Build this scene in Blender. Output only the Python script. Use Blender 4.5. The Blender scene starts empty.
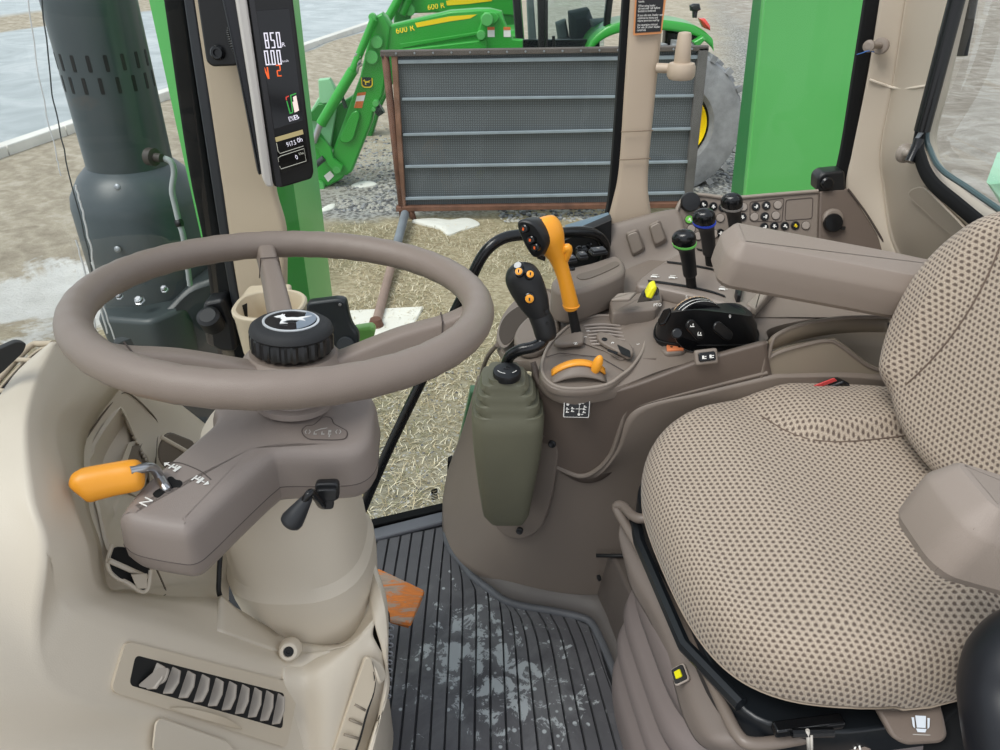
import bpy, bmesh, math, random
from mathutils import Vector, Matrix, noise
V = Vector
PI = math.pi
random.seed(7)
SC = bpy.context.scene
COL = SC.collection

# ------------------------------------------------------------------ camera
FPX = 750.0; PITCH = math.radians(31.5); CH = 1.17
cP, sP = math.cos(PITCH), math.sin(PITCH)
EYE = V((0, 0, CH)); CR = V((1, 0, 0)); CF = V((0, cP, -sP)); CU = V((0, sP, cP))

def P(px, py, y=None, z=None, x=None, k=None):
    """photo direction -> a point of the cab at a known depth y, height z, station x or range k"""
    r = CR * ((px - 500) / FPX) + CU * ((375 - py) / FPX) + CF
    if k is None:
        if y is not None: k = y / r.y
        elif z is not None: k = (z - CH) / r.z
        else: k = x / r.x
    return EYE + r * k

def PY(pts):   # list of (px,py,y)
    return [P(a, b, y=c) for a, b, c in pts]
def PZ(pts, z):
    return [P(a, b, z=z) for a, b in pts]

# ------------------------------------------------------------------ materials
def lin(c):
    if isinstance(c, str):
        c = c.lstrip('#'); c = [int(c[i:i+2], 16) / 255 for i in (0, 2, 4)]
    return tuple((v / 12.92 if v <= .04045 else ((v + .055) / 1.055) ** 2.4) for v in c) + (1.0,)

class NT:
    def __init__(s, m):
        s.t = m.node_tree; s.b = s.t.nodes['Principled BSDF']
    def n(s, typ, **kw):
        nd = s.t.nodes.new(typ)
        for k_, v_ in kw.items():
            if k_ in nd.inputs: nd.inputs[k_].default_value = v_
            else: setattr(nd, k_, v_)
        return nd
    def l(s, a, b): s.t.links.new(a, b)
    def math(s, op, a, b=None):
        nd = s.t.nodes.new('ShaderNodeMath'); nd.operation = op
        for i, v_ in enumerate((a, b)):
            if v_ is None: continue
            if hasattr(v_, 'is_output'): s.l(v_, nd.inputs[i])
            else: nd.inputs[i].default_value = v_
        return nd.outputs[0]
    def ramp(s, fac, stops, interp='LINEAR'):
        nd = s.t.nodes.new('ShaderNodeValToRGB'); nd.color_ramp.interpolation = interp
        e = nd.color_ramp.elements
        while len(e) < len(stops): e.new(.5)
        for el, (p_, c_) in zip(e, stops):
            el.position = p_; el.color = lin(c_) if not (isinstance(c_, tuple) and len(c_) == 4) else c_
        s.l(fac, nd.inputs[0]); return nd.outputs[0]
    def mix(s, fac, a, b):
        nd = s.t.nodes.new('ShaderNodeMixRGB')
        for i, v_ in enumerate((fac, a, b)):
            if hasattr(v_, 'is_output'): s.l(v_, nd.inputs[i])
            elif i == 0: nd.inputs[0].default_value = v_
            else: nd.inputs[i].default_value = lin(v_)
        return nd.outputs[0]
    def noise(s, scale, detail=4, rough=.55, vec=None, out=0, dist=0):
        nd = s.n('ShaderNodeTexNoise'); nd.inputs['Scale'].default_value = scale
        nd.inputs['Detail'].default_value = detail; nd.inputs['Roughness'].default_value = rough
        nd.inputs['Distortion'].default_value = dist
        if vec is not None: s.l(vec, nd.inputs['Vector'])
        return nd.outputs[out]
    def pos(s):
        return s.n('ShaderNodeNewGeometry').outputs['Position']
    def bump(s, h, strength, dist=.002):
        nd = s.n('ShaderNodeBump'); nd.inputs['Strength'].default_value = strength
        nd.inputs['Distance'].default_value = dist
        s.l(h, nd.inputs['Height']); s.l(nd.outputs[0], s.b.inputs['Normal']); return nd

MATS = {}
def mat(name, col='#888888', rough=.5, metal=0., grain=0., gscale=900., var=0., vscale=6., coat=0., spec=.5):
    if name in MATS: return MATS[name]
    m = bpy.data.materials.new(name); m.use_nodes = True
    t = NT(m); b = t.b
    b.inputs['Base Color'].default_value = lin(col); b.inputs['Roughness'].default_value = rough
    b.inputs['Metallic'].default_value = metal; b.inputs['Specular IOR Level'].default_value = spec
    if coat: b.inputs['Coat Weight'].default_value = coat; b.inputs['Coat Roughness'].default_value = .12
    if grain:
        t.bump(t.noise(gscale, 2, vec=t.pos()), grain, .0006)
    if var:
        c0 = lin(col)
        f = t.noise(vscale, 5, .6, vec=t.pos())
        lo = tuple(max(0, v_ * (1 - var)) for v_ in c0[:3]) + (1,)
        hi = tuple(min(1, v_ * (1 + var)) for v_ in c0[:3]) + (1,)
        t.l(t.ramp(f, [(.3, lo), (.7, hi)]), b.inputs['Base Color'])
    MATS[name] = m
    return m

def emat(name, col, strength):
    m = bpy.data.materials.new(name); m.use_nodes = True
    b = m.node_tree.nodes['Principled BSDF']
    b.inputs['Base Color'].default_value = (0, 0, 0, 1)
    b.inputs['Emission Color'].default_value = lin(col); b.inputs['Emission Strength'].default_value = strength
    MATS[name] = m
    return m

# ------------------------------------------------------------------ geometry
def cr(p0, p1, p2, p3, t):
    return .5 * ((2 * p1) + (p2 - p0) * t + (2 * p0 - 5 * p1 + 4 * p2 - p3) * t * t + (3 * p1 - p0 - 3 * p2 + p3) * t ** 3)

def spline(pts, n=8, closed=False):
    """Catmull-Rom through pts, n steps per span"""
    pts = [V(p) for p in pts]; m = len(pts); out = []
    spans = m if closed else m - 1
    for i in range(spans):
        if closed: a, b, c_, d = pts[i - 1], pts[i], pts[(i + 1) % m], pts[(i + 2) % m]
        else: a, b, c_, d = pts[max(i - 1, 0)], pts[i], pts[i + 1], pts[min(i + 2, m - 1)]
        for j in range(n): out.append(cr(a, b, c_, d, j / n))
    if not closed: out.append(pts[-1])
    return out

def resample(pts, n, closed=False):
    pts = [V(p) for p in pts]
    if closed: pts = pts + [pts[0]]
    L = [0]
    for a, b in zip(pts, pts[1:]): L.append(L[-1] + (b - a).length)
    out = []; tot = L[-1]; cnt = n if closed else n - 1
    j = 0
    for i in range(n):
        s = tot * i / cnt
        while j < len(L) - 2 and L[j + 1] < s: j += 1
        f = (s - L[j]) / max(1e-9, L[j + 1] - L[j])
        out.append(pts[j].lerp(pts[j + 1], min(1, max(0, f))))
    return out

def rpoly(pts, r, n=5):
    """round the corners of a closed 3d polygon (coplanar), r a number or list"""
    pts = [V(p) for p in pts]; m = len(pts); out = []
    for i in range(m):
        a, b, c_ = pts[i - 1], pts[i], pts[(i + 1) % m]
        rr = r[i] if isinstance(r, (list, tuple)) else r
        d1 = (a - b); d2 = (c_ - b)
        k = min(rr, d1.length * .49, d2.length * .49)
        if k < 1e-6: out.append(b); continue
        p, q = b + d1.normalized() * k, b + d2.normalized() * k
        for j in range(n + 1):
            t = j / n
            out.append(p * (1 - t) ** 2 + b * 2 * t * (1 - t) + q * t * t)
    return out

class MB:
    """collects shapes into one mesh; several material slots possible"""
    def __init__(s): s.bm = bmesh.new(); s.mi = 0; s.uv = None
    def face(s, vs):
        try:
            f = s.bm.faces.new(vs); f.material_index = s.mi; f.smooth = True; return f
        except ValueError: return None
    def vert(s, p): return s.bm.verts.new(p)
    def grid(s, rows, closed_u=False, closed_v=False, uvs=None):
        vs = [[s.vert(p) for p in r] for r in rows]
        nu = len(rows[0]); nv = len(rows)
        if uvs is not None and s.uv is None: s.uv = s.bm.loops.layers.uv.new('UVMap')
        for i in range(nv if closed_v else nv - 1):
            for j in range(nu if closed_u else nu - 1):
                i2, j2 = (i + 1) % nv, (j + 1) % nu
                f = s.face([vs[i][j], vs[i][j2], vs[i2][j2], vs[i2][j]])
                if f and uvs is not None:
                    for lp, (a, b) in zip(f.loops, ((i, j), (i, j2), (i2, j2), (i2, j))): lp[s.uv].uv = uvs[a][b]
        return vs
    def ngon(s, pts): return s.face([s.vert(p) for p in pts])
    def fan(s, ring, c=None):
        """cap a ring of BMVerts with a fan"""
        c = s.vert(c if c is not None else sum((v.co for v in ring), V()) / len(ring))
        for a, b in zip(ring, ring[1:] + ring[:1]): s.face([a, b, c])
    def cap(s, ring):
        f = s.face(ring)
        if f is None: s.fan(ring)
        else: f.smooth = False
    def loft(s, rings, cap0=True, cap1=True):
        vs = s.grid(rings, closed_u=True)
        if cap0: s.cap(vs[0][::-1])
        if cap1: s.cap(vs[-1])
        return vs
    def prism(s, outline, vec, inset=0., edge=0., both=True):
        """extrude a closed planar outline along vec; edge > 0 chamfers/rounds its rims"""
        o = [V(p) for p in outline]; vec = V(vec); n = vec.normalized()
        if edge <= 0:
            return s.loft([o, [p + vec for p in o]])
        def off(e):
            c_ = []
            m = len(o)
            for i in range(m):
                a, b, d = o[i - 1], o[i], o[(i + 1) % m]
                t1 = (b - a); t2 = (d - b)
                t1 = t1.normalized() if t1.length > 1e-9 else t2.normalized()
                t2 = t2.normalized() if t2.length > 1e-9 else t1
                t = (t1 + t2)
                t = t.normalized() if t.length > 1e-6 else t1
                nn = n.cross(t) * s.sgn
                c_.append(b + nn * e)
            return c_
        # orientation
        area = V()
        for a, b in zip(o, o[1:] + o[:1]): area += a.cross(b)
        s.sgn = 1 if area.dot(n) > 0 else -1
        L = vec.length; e = edge; rings = []
        steps = ((0, 1), (.3, .45), (.65, .13), (1, 0))
        if both:
            for h, i_ in steps: rings.append([p + n * (h * e) for p in off(i_ * e)])
        else: rings.append(o)
        for h, i_ in reversed(steps): rings.append([p + n * (L - h * e) for p in off(i_ * e)])
        return s.loft(rings)
    def box(s, c, size, rot=None, edge=0.):
        x, y, z = [v / 2 for v in size]
        M = Matrix.Translation(V(c)) @ (rot.to_4x4() if rot is not None else Matrix())
        o = [M @ V(p) for p in ((-x, -y, -z), (x, -y, -z), (x, y, -z), (-x, y, -z))]
        up = (M.to_3x3() @ V((0, 0, 1))).normalized() * (2 * z)
        if edge: o = rpoly(o, edge * 1.5, 3)
        s.prism(o, up, edge=edge)
    def tube(s, path, r, seg=12, cap=True, closed=False, flat=None):
        """round tube along path; r number or list; flat=(a,b) scales the section"""
        p = [V(q) for q in path]; m = len(p); rings = []
        t0 = (p[1] - p[0]).normalized()
        a = V((0, 0, 1)) if abs(t0.z) < .9 else V((0, 1, 0))
        u = (a - t0 * a.dot(t0)).normalized()
        for i in range(m):
            if closed: t = (p[(i + 1) % m] - p[i - 1])
            else: t = p[min(i + 1, m - 1)] - p[max(i - 1, 0)]
            t = t.normalized() if t.length > 1e-9 else t0
            u = (u - t * u.dot(t)); u = u.normalized()
            w = t.cross(u)
            rr = r[i] if isinstance(r, (list, tuple)) else r
            fa, fb = flat or (1, 1)
            rings.append([p[i] + (u * math.cos(2 * PI * k / seg) * fa + w * math.sin(2 * PI * k / seg) * fb) * rr for k in range(seg)])
        if closed: s.grid(rings, closed_u=True, closed_v=True)
        else: s.loft(rings, cap, cap)
    def lathe(s, prof, o, axis=(0, 0, 1), seg=32, ref=None, cap=True, mod=None):
        """prof: list of (radius, height) along axis from o"""
        ax = V(axis).normalized(); o = V(o)
        a = V(ref) if ref is not None else (V((1, 0, 0)) if abs(ax.x) < .9 else V((0, 1, 0)))
        u = (a - ax * a.dot(ax)).normalized(); w = ax.cross(u)
        rings = []
        for r, h in prof:
            rings.append([o + ax * h + (u * math.cos(2 * PI * k / seg) + w * math.sin(2 * PI * k / seg)) * (r * (mod(k, h) if mod else 1)) for k in range(seg)])
        s.loft(rings, cap, cap)
    def ball(s, c, r, seg=20, scale=(1, 1, 1), rot=None):
        c = V(c); rings = []
        R_ = rot if rot is not None else Matrix.Identity(3)
        nr = seg // 2
        for i in range(1, nr):
            ph = PI * i / nr
            rings.append([c + R_ @ V((r * scale[0] * math.sin(ph) * math.cos(2 * PI * k / seg), r * scale[1] * math.sin(ph) * math.sin(2 * PI * k / seg), -r * scale[2] * math.cos(ph))) for k in range(seg)])
        vs = s.grid(rings, closed_u=True)
        s.fan(vs[0][::-1], c + R_ @ V((0, 0, -r * scale[2]))); s.fan(vs[-1], c + R_ @ V((0, 0, r * scale[2])))
    def text(s, body, M, size, extrude=.0004, align='CENTER'):
        cu = bpy.data.curves.new('txt', 'FONT'); cu.body = body; cu.size = size; cu.extrude = extrude
        cu.align_x = align; cu.align_y = 'CENTER'; cu.resolution_u = 3
        ob = bpy.data.objects.new('txt', cu); COL.objects.link(ob)
        me = bpy.data.meshes.new_from_object(ob.evaluated_get(bpy.context.evaluated_depsgraph_get()))
        bpy.data.objects.remove(ob); bpy.data.curves.remove(cu)
        me.transform(M)
        n0 = len(s.bm.faces); s.bm.from_mesh(me); bpy.data.meshes.remove(me)
        s.bm.faces.ensure_lookup_table()
        for f in s.bm.faces[n0:]: f.material_index = s.mi; f.smooth = False
    def patch(s, rows, nu=6, nv=6, lin_u=False, lin_v=False, uvscale=None):
        """smooth surface through a net of points"""
        R1 = [spline(r, nu) if not lin_u else resample_lin(r, nu) for r in rows]
        cols = list(zip(*R1))
        C1 = [spline(c_, nv) if not lin_v else resample_lin(c_, nv) for c_ in cols]
        g = [list(r) for r in zip(*C1)]
        s.grid(g); return g

def resample_lin(r, n):
    out = []
    for a, b in zip(r, r[1:]):
        for j in range(n): out.append(V(a).lerp(V(b), j / n))
    out.append(V(r[-1])); return out

ORG = {}
def thing(name, label, cat, loc, group=None):
    o = bpy.data.objects.new(name, None); COL.objects.link(o)
    o.empty_display_size = .02
    o.location = loc; ORG[o] = V(loc); tag(o, label, cat, group); return o

def tag(o, label=None, cat=None, group=None, kind=None):
    if label: o['label'] = label
    if cat: o['category'] = cat
    if group: o['group'] = group
    if kind: o['kind'] = kind
    return o

def obj(name, mb, m, parent=None, label=None, cat=None, group=None, kind=None, flat=False, bevel=0., subsurf=0, solid=0., solid_off=-1., autosmooth=38, weld=True):
    bm = mb.bm
    if weld: bmesh.ops.remove_doubles(bm, verts=bm.verts, dist=1e-6)
    if not solid:
        bmesh.ops.recalc_face_normals(bm, faces=bm.faces)
    me = bpy.data.meshes.new(name)
    if flat:
        for f in bm.faces: f.smooth = False
    elif autosmooth:
        lim = math.radians(autosmooth)
        for e in bm.edges:
            if len(e.link_faces) == 2 and e.calc_face_angle(0) > lim: e.smooth = False
    bm.to_mesh(me); bm.free()
    ms = m if isinstance(m, (list, tuple)) else [m]
    for q in ms: me.materials.append(q)
    o = bpy.data.objects.new(name, me); COL.objects.link(o)
    if parent is not None:
        o.parent = parent; org = ORG[parent]
    else:
        vs = [v.co for v in me.vertices]
        org = V((sum(v.x for v in vs) / len(vs), sum(v.y for v in vs) / len(vs), min(v.z for v in vs)))
        o.location = org
    ORG[o] = org
    me.transform(Matrix.Translation(-org))
    if solid:
        md = o.modifiers.new('thick', 'SOLIDIFY'); md.thickness = solid; md.offset = solid_off
    if bevel:
        md = o.modifiers.new('bev', 'BEVEL'); md.width = bevel; md.segments = 3; md.limit_method = 'ANGLE'; md.angle_limit = math.radians(35)
    if subsurf:
        md = o.modifiers.new('sub', 'SUBSURF'); md.levels = subsurf; md.render_levels = subsurf
    return tag(o, label, cat, group, kind)

def copy_tree(o, loc, label=None, rot=None):
    def rec(a, par):
        c_ = a.copy(); COL.objects.link(c_); c_.parent = par
        for k_ in [q for q in a.children]: rec(k_, c_)
        return c_
    r = rec(o, None); r.location = loc
    if rot is not None: r.rotation_euler = rot
    if label: r['label'] = label
    ORG[r] = V(loc)
    return r

def frame(o, xdir, ydir):
    """matrix whose x runs along xdir, y near ydir, z = normal"""
    x = V(xdir).normalized(); y = V(ydir); y = (y - x * y.dot(x)).normalized(); z = x.cross(y)
    M = Matrix((x, y, z)).transposed().to_4x4(); M.translation = V(o); return M

def facing_up(mb_grid_rows, ref):
    pass
# ------------------------------------------------------------------ view, light
cd = bpy.data.cameras.new('camera'); cam = bpy.data.objects.new('camera', cd); COL.objects.link(cam)
cam.location = EYE; cam.rotation_euler = (PI / 2 - PITCH, 0, 0)
cd.sensor_fit = 'HORIZONTAL'; cd.sensor_width = 36; cd.lens = 36 * FPX / 1000; cd.clip_start = .02; cd.clip_end = 400
SC.camera = cam
vs_ = SC.view_settings; vs_.view_transform = 'Standard'; vs_.look = 'None'; vs_.gamma = 1; vs_.use_curve_mapping = False
vs_.exposure = 0.15
w = bpy.data.worlds.new('World'); SC.world = w; w.use_nodes = True
t = w.node_tree; bg = t.nodes['Background']
tc = t.nodes.new('ShaderNodeTexCoord'); sx = t.nodes.new('ShaderNodeSeparateXYZ'); rp = t.nodes.new('ShaderNodeValToRGB')
t.links.new(tc.outputs['Generated'], sx.inputs[0]); t.links.new(sx.outputs[2], rp.inputs[0])
rp.color_ramp.elements[0].position = 0.0; rp.color_ramp.elements[0].color = (.93, .95, 1.0, 1)
rp.color_ramp.elements[1].position = .8; rp.color_ramp.elements[1].color = (.80, .88, 1.0, 1)
t.links.new(rp.outputs[0], bg.inputs[0]); bg.inputs[1].default_value = .88
sd = bpy.data.lights.new('sun', 'SUN'); sd.energy = 2.3; sd.angle = math.radians(30); sd.color = (1, .97, .92)
so = bpy.data.objects.new('sun', sd); COL.objects.link(so)
so.rotation_euler = V((.55, -.25, -.8)).to_track_quat('-Z', 'Y').to_euler() if False else V((.45, .35, -.82)).to_track_quat('-Z', 'Y').to_euler()

GZ = -1.2
# ------------------------------------------------------------------ materials
tan = mat('tan plastic', '#d0c5b3', .5, grain=.25)
tan2 = mat('tan pillar trim', '#c4b49c', .55, grain=.25)
taupe = mat('taupe plastic', '#7f746a', .5, grain=.35)
taupe_d = mat('dark taupe plastic', '#665a51', .52, grain=.35)
taupe_p = mat('pillar taupe', '#a3978a', .55, grain=.3)
wheelm = mat('wheel urethane', '#84776d', .42, grain=.5, gscale=1400)
armm = mat('armrest vinyl', '#8f8379', .5, grain=.6, gscale=1500)
black = mat('black plastic', '#17181a', .42, grain=.2)
blackm = mat('black matt', '#0d0e0f', .6)
blackg = mat('black gloss', '#101113', .22)
gasket = mat('rubber gasket', '#08090a', .75, spec=.25)
orange = mat('orange plastic', '#f2a22c', .35)
orange_d = mat('orange pedal', '#e87f1e', .4)
green = mat('green paint', '#2f9c3c', .3, coat=.3)
green_l = mat('bright green paint', '#5cb85f', .3, coat=.2, var=.06, vscale=1.2)
yellow = mat('yellow paint', '#f3d417', .4)
white = mat('white print', '#eceae4', .6)
grey_l = mat('light grey print', '#b9b6b0', .5)
steel = mat('bright steel', '#b8b9bb', .28, metal=1.)
steel_d = mat('dull galvanised', '#9a9fa4', .45, metal=.7)
red = mat('red plastic', '#d0281e', .4)
olive = mat('olive rubber', '#696856', .55, grain=.3, var=.06, vscale=9)

# ------------------------------------------------------------------ outside ground
def line_sd(t, pos, a, b, wob=0., wscale=1.):
    """signed distance (left of a->b positive) from a ground line, with a wobble"""
    d = (b - a); d.z = 0; d.normalize(); n = V((-d.y, d.x, 0)); c_ = n.dot(a)
    dp = t.n('ShaderNodeVectorMath', operation='DOT_PRODUCT'); t.l(pos, dp.inputs[0]); dp.inputs[1].default_value = n
    v = t.math('SUBTRACT', dp.outputs['Value'], c_)
    if wob: v = t.math('ADD', v, t.math('MULTIPLY', t.math('SUBTRACT', t.noise(wscale, 4, .6, vec=pos), .5), wob))
    return v
def step(t, v, e0, e1):
    nd = t.n('ShaderNodeMapRange'); nd.inputs[1].default_value = e0; nd.inputs[2].default_value = e1
    t.l(v, nd.inputs[0]); return nd.outputs[0]

def ground_mat():
    m = bpy.data.materials.new('yard ground'); m.use_nodes = True; t = NT(m); pos = t.pos()
    G = lambda x_, y_: P(x_, y_, z=GZ)
    # straw grass
    st = t.n('ShaderNodeMapping'); st.inputs['Scale'].default_value = (1, 2.2, 1); st.inputs['Rotation'].default_value = (0, 0, .5)
    t.l(pos, st.inputs[0])
    n1 = t.noise(22, 6, .75, vec=st.outputs[0], dist=.8)
    grass = t.ramp(n1, [(.3, '#7d7159'), (.45, '#ab9d7f'), (.58, '#c6ba9c'), (.72, '#e0d8c0')])
    patch = step(t, t.noise(1.1, 4, .6, vec=pos), .46, .62)
    grass = t.mix(t.math('MULTIPLY', patch, .55), grass, '#7d7a5c')
    # grey gravel
    vo = t.n('ShaderNodeTexVoronoi'); vo.inputs['Scale'].default_value = 24; t.l(pos, vo.inputs['Vector'])
    grav = t.ramp(t.math('ADD', t.math('MULTIPLY', vo.outputs['Distance'], .7), t.math('MULTIPLY', t.noise(60, 5, .7, vec=pos), .5)), [(.2, '#454544'), (.5, '#767572'), (.72, '#b0afaa')])
    # brown dirt with tracks
    tr = t.n('ShaderNodeTexWave', wave_type='BANDS', bands_direction='DIAGONAL'); tr.inputs['Scale'].default_value = 1.6; tr.inputs['Distortion'].default_value = 9; tr.inputs['Detail'].default_value = 4; tr.inputs['Detail Scale'].default_value = 2.4
    t.l(pos, tr.inputs['Vector'])
    dn = t.math('ADD', t.math('MULTIPLY', t.noise(2.2, 8, .72, vec=pos, dist=.6), .6), t.math('MULTIPLY', t.noise(14, 6, .7, vec=pos, dist=.4), .4))
    dirt = t.ramp(t.math('ADD', t.math('MULTIPLY', dn, .8), t.math('MULTIPLY', tr.outputs['Fac'], .12)), [(.32, '#9d9281'), (.5, '#b9ae9b'), (.66, '#d2cabb')])
    road = t.ramp(t.noise(.9, 6, .6, vec=pos, dist=1.5), [(.3, '#aeb6b8'), (.55, '#c3cacc'), (.75, '#d6dadb')])
    yard = t.ramp(t.noise(1.4, 7, .72, vec=pos, dist=2.), [(.33, '#8d8478'), (.52, '#aaa297'), (.7, '#c8c3ba')])
    snow = t.ramp(t.noise(4, 5, .6, vec=pos), [(.3, '#d9d9d5'), (.7, '#f1f1ee')])
    c_ = grass
    # dirt to the front-left of the cab, gravel past the mesh panel, yard to the right
    gl = line_sd(t, pos, G(60, 330), G(345, 225), 1.0, 1.3)
    c_ = t.mix(step(t, gl, -.1, .5), c_, dirt)
    far = line_sd(t, pos, G(690, 208), G(330, 222), .7, 2.0)     # beyond the panel's foot
    far = line_sd(t, pos, G(330, 224), G(690, 204), .7, 2.0)
    gv = t.math('MULTIPLY', step(t, far, .0, .25), t.math('SUBTRACT', 1., step(t, gl, .4, 1.6)))
    c_ = t.mix(gv, c_, grav)
    yd = line_sd(t, pos, G(300, 130), G(760, 95), 1.5, .6)
    c_ = t.mix(step(t, yd, -.3, .8), c_, dirt)
    rt = line_sd(t, pos, G(760, 60), G(700, 190), 1.0, 1.0)
    rt = t.math('MULTIPLY', step(t, t.math('MULTIPLY', line_sd(t, pos, G(720, 190), G(712, 30), .8, 1.), -1.), -.2, .6), step(t, far, 0., .4))
    c_ = t.mix(rt, c_, grav)
    rr = t.math('MULTIPLY', line_sd(t, pos, V((3.2, 3, 0)), V((4.4, 12, 0)), 1.0, 1.), -1.)
    c_ = t.mix(step(t, rr, 0., .8), c_, yard)
    # stones strewn by the door
    dr = t.math('MULTIPLY', line_sd(t, pos, G(350, 400), G(470, 370), .6, 2.5), -1.)
    c_ = t.mix(t.math('MULTIPLY', step(t, t.math('MULTIPLY', t.math('ADD', dr, .6), step(t, n1, .35, .6)), .1, .9), .35), c_, grav)
    # melting snow flats
    sd_ = t.n('ShaderNodeVectorMath', operation='DISTANCE'); t.l(pos, sd_.inputs[0]); sd_.inputs[1].default_value = G(20, 310)
    sm = step(t, t.math('ADD', t.noise(1.1, 7, .68, vec=pos, dist=.8), t.math('MULTIPLY', step(t, sd_.outputs['Value'], 1.1, .2), .22)), .60, .67)
    sm = t.math('MULTIPLY', sm, step(t, sd_.outputs['Value'], 1.4, .9))
    c_ = t.mix(t.math('MULTIPLY', sm, .8), c_, snow)
    cu = line_sd(t, pos, G(0, 158), G(372, 30), .25, 1.2)
    far_c = line_sd(t, pos, G(0, 33), G(142, 12), .6, .6)
    c_ = t.mix(step(t, cu, .0, .12), c_, road)
    c_ = t.mix(t.math('MULTIPLY', step(t, far_c, .0, .3), 1.), c_, dirt)
    c_ = t.mix(t.math('MULTIPLY', step(t, far_c, 2.5, 3.2), 1.), c_, road)
    t.l(c_, t.b.inputs['Base Color']); t.b.inputs['Roughness'].default_value = .9; t.b.inputs['Specular IOR Level'].default_value = .2
    t.bump(t.math('ADD', n1, t.math('MULTIPLY', dn, .6)), .7, .05)
    return m
mb = MB()
xs = [-60, -40, -26] + [-18 + i * .6 for i in range(61)] + [24, 34, 50, 70]
ys = [-6, -2, 1] + [1.6 + i * .5 for i in range(40)] + [23, 28, 36, 48, 70, 110, 160]
def gz(x_, y_):
    if y_ < 2.2 or y_ > 40: return GZ
    return GZ + .05 * noise.noise(V((x_ * .35, y_ * .35, 0))) + .025 * noise.noise(V((x_ * 1.1, y_ * 1.1, 3)))
mb.grid([[V((x_, y_, gz(x_, y_))) for x_ in xs] for y_ in ys])
obj('ground', mb, ground_mat(), kind='structure', label='yard ground of dry grass, gravel and dirt outside the cab')

# dry grass blades
mb = MB(); rg = random.Random(3)
for i in range(26000):
    p = V((rg.uniform(-1.5, 1.45), rg.uniform(2.2, 6.5), GZ)); q_ = p - EYE; dp_ = q_.dot(CF); px = 500 + FPX * q_.x / dp_
    if not 300 < px < 660 or (px > 560 and p.y < 4): continue
    if p.y > 6.4 and rg.random() < .9: continue
    if noise.noise(V((p.x * .9, p.y * .9, 5))) < -.28: continue
    p.z = gz(p.x, p.y)
    a = rg.uniform(0, 2 * PI); L = rg.uniform(.025, .075); h = rg.uniform(.0, .45) * L + .004
    d = V((math.cos(a), math.sin(a), 0)); n = V((-d.y, d.x, 0)) * rg.uniform(.001, .0026)
    mb.mi = rg.choice((0, 0, 1, 1, 2, 3))
    m_ = p + d * L * .55 + V((0, 0, h)); e = p + d * L + V((0, 0, h * .7))
    v = [mb.vert(q) for q in (p - n, p + n, m_ + n * .8, m_ - n * .8, e)]
    mb.face([v[0], v[1], v[2], v[3]]); mb.face([v[3], v[2], v[4]])
obj('dry_grass', mb, [mat('straw pale', '#e0d6ba', .8), mat('straw', '#c2b392', .8), mat('straw brown', '#968663', .8), mat('straw olive', '#8d8a68', .8)], kind='stuff', weld=False, label='dry straw coloured grass covering the yard', autosmooth=0)

# gravel stones along the yard
mb = MB()
def stone(p, r):
    rot = Matrix.Rotation(rg.uniform(0, 6), 3, 'Z')
    ring = []
    for h, f in ((-.3, .8), (.15, 1.), (.5, .6)):
        ring.append([p + rot @ V((r * f * math.cos(2 * PI * k / 6) * rg.uniform(.8, 1.2), r * .8 * f * math.sin(2 * PI * k / 6), r * h)) for k in range(6)])
    mb.loft(ring, False, True)
for i in range(2600):
    sel = rg.random()
    if sel < .45: px, py = rg.uniform(335, 395) , 120 + 92 * rg.random() ** .7
    elif sel < .65: px, py = rg.uniform(695, 740), rg.uniform(120, 196)
    elif sel < .8: px, py = rg.uniform(500, 610), rg.uniform(205, 222)
    else: px, py = rg.uniform(370, 480), rg.uniform(370, 530)
    p = P(px, py, z=GZ); p.z = gz(p.x, p.y)
    mb.mi = rg.choice((0, 1, 2, 2)); stone(p, rg.uniform(.008, .022) * (1.3 if p.y > 6 else .5))
obj('gravel', mb, [mat('stone dark', '#5e5f60', .8), mat('stone grey', '#8e8f90', .8), mat('stone pale', '#a9a69d', .8)], kind='stuff', weld=False, label='loose grey gravel scattered on the yard')

# curb along the road
mb = MB()
c0, c1 = P(-260, 248, z=GZ), P(470, -8, z=GZ)
d = (c1 - c0).normalized(); n = V((-d.y, d.x, 0))
for i in range(26):
    a = c0.lerp(c1, i / 26); b = c0.lerp(c1, (i + 1) / 26) - d * .02
    o_ = [a - n * .09, b - n * .09, b + n * .09, a + n * .09]
    mb.prism([V((q.x, q.y, GZ - .05)) for q in o_], V((0, 0, .17)), edge=.015)
obj('trim_1', mb, mat('pale curb', '#d8d6cf', .8, var=.12, vscale=1.5), kind='structure', label='pale concrete curb along the road')

# concrete pad and snow lumps
mb = MB()
mb.prism([V((q.x, q.y, GZ - .06)) for q in PZ([(296, 318), (424, 311), (402, 352), (330, 362), (296, 360)], GZ)], V((0, 0, .10)), edge=.012)
tag(obj('concrete_pad', mb, mat('pale concrete', '#dedbcf', .85, var=.08, vscale=3)), 'pale concrete pad on the ground under the rusty pipe foot', 'concrete pad')
def blob_patch(name, pts, h, label, seed):
    r_ = random.Random(seed)
    ring = spline([P(a, b, z=GZ) for a, b in pts], 5, closed=True)
    c_ = sum(ring, V()) / len(ring); mb = MB(); rows = []
    for f, hh in ((1, -.03), (.96, h * .6), (.8, h), (.45, h * 1.1), (.12, h)):
        rows.append([V((c_.x + (q.x - c_.x) * f, c_.y + (q.y - c_.y) * f, gz(q.x, q.y) + hh + .012 * noise.noise(q * 4 + V((seed, 0, 0))))) for q in ring])
    mb.loft(rows, False, True)
    return tag(obj(name, mb, mat('old snow', '#dcdbd2', .8, var=.06, vscale=5)), label, 'snow')
blob_patch('snow_patch', [(411, 222), (430, 219), (452, 221), (470, 219), (481, 225), (462, 231), (448, 236), (440, 230), (424, 226)], .025, 'melting snow patch on the grass in front of the mesh panel', 1)
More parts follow.
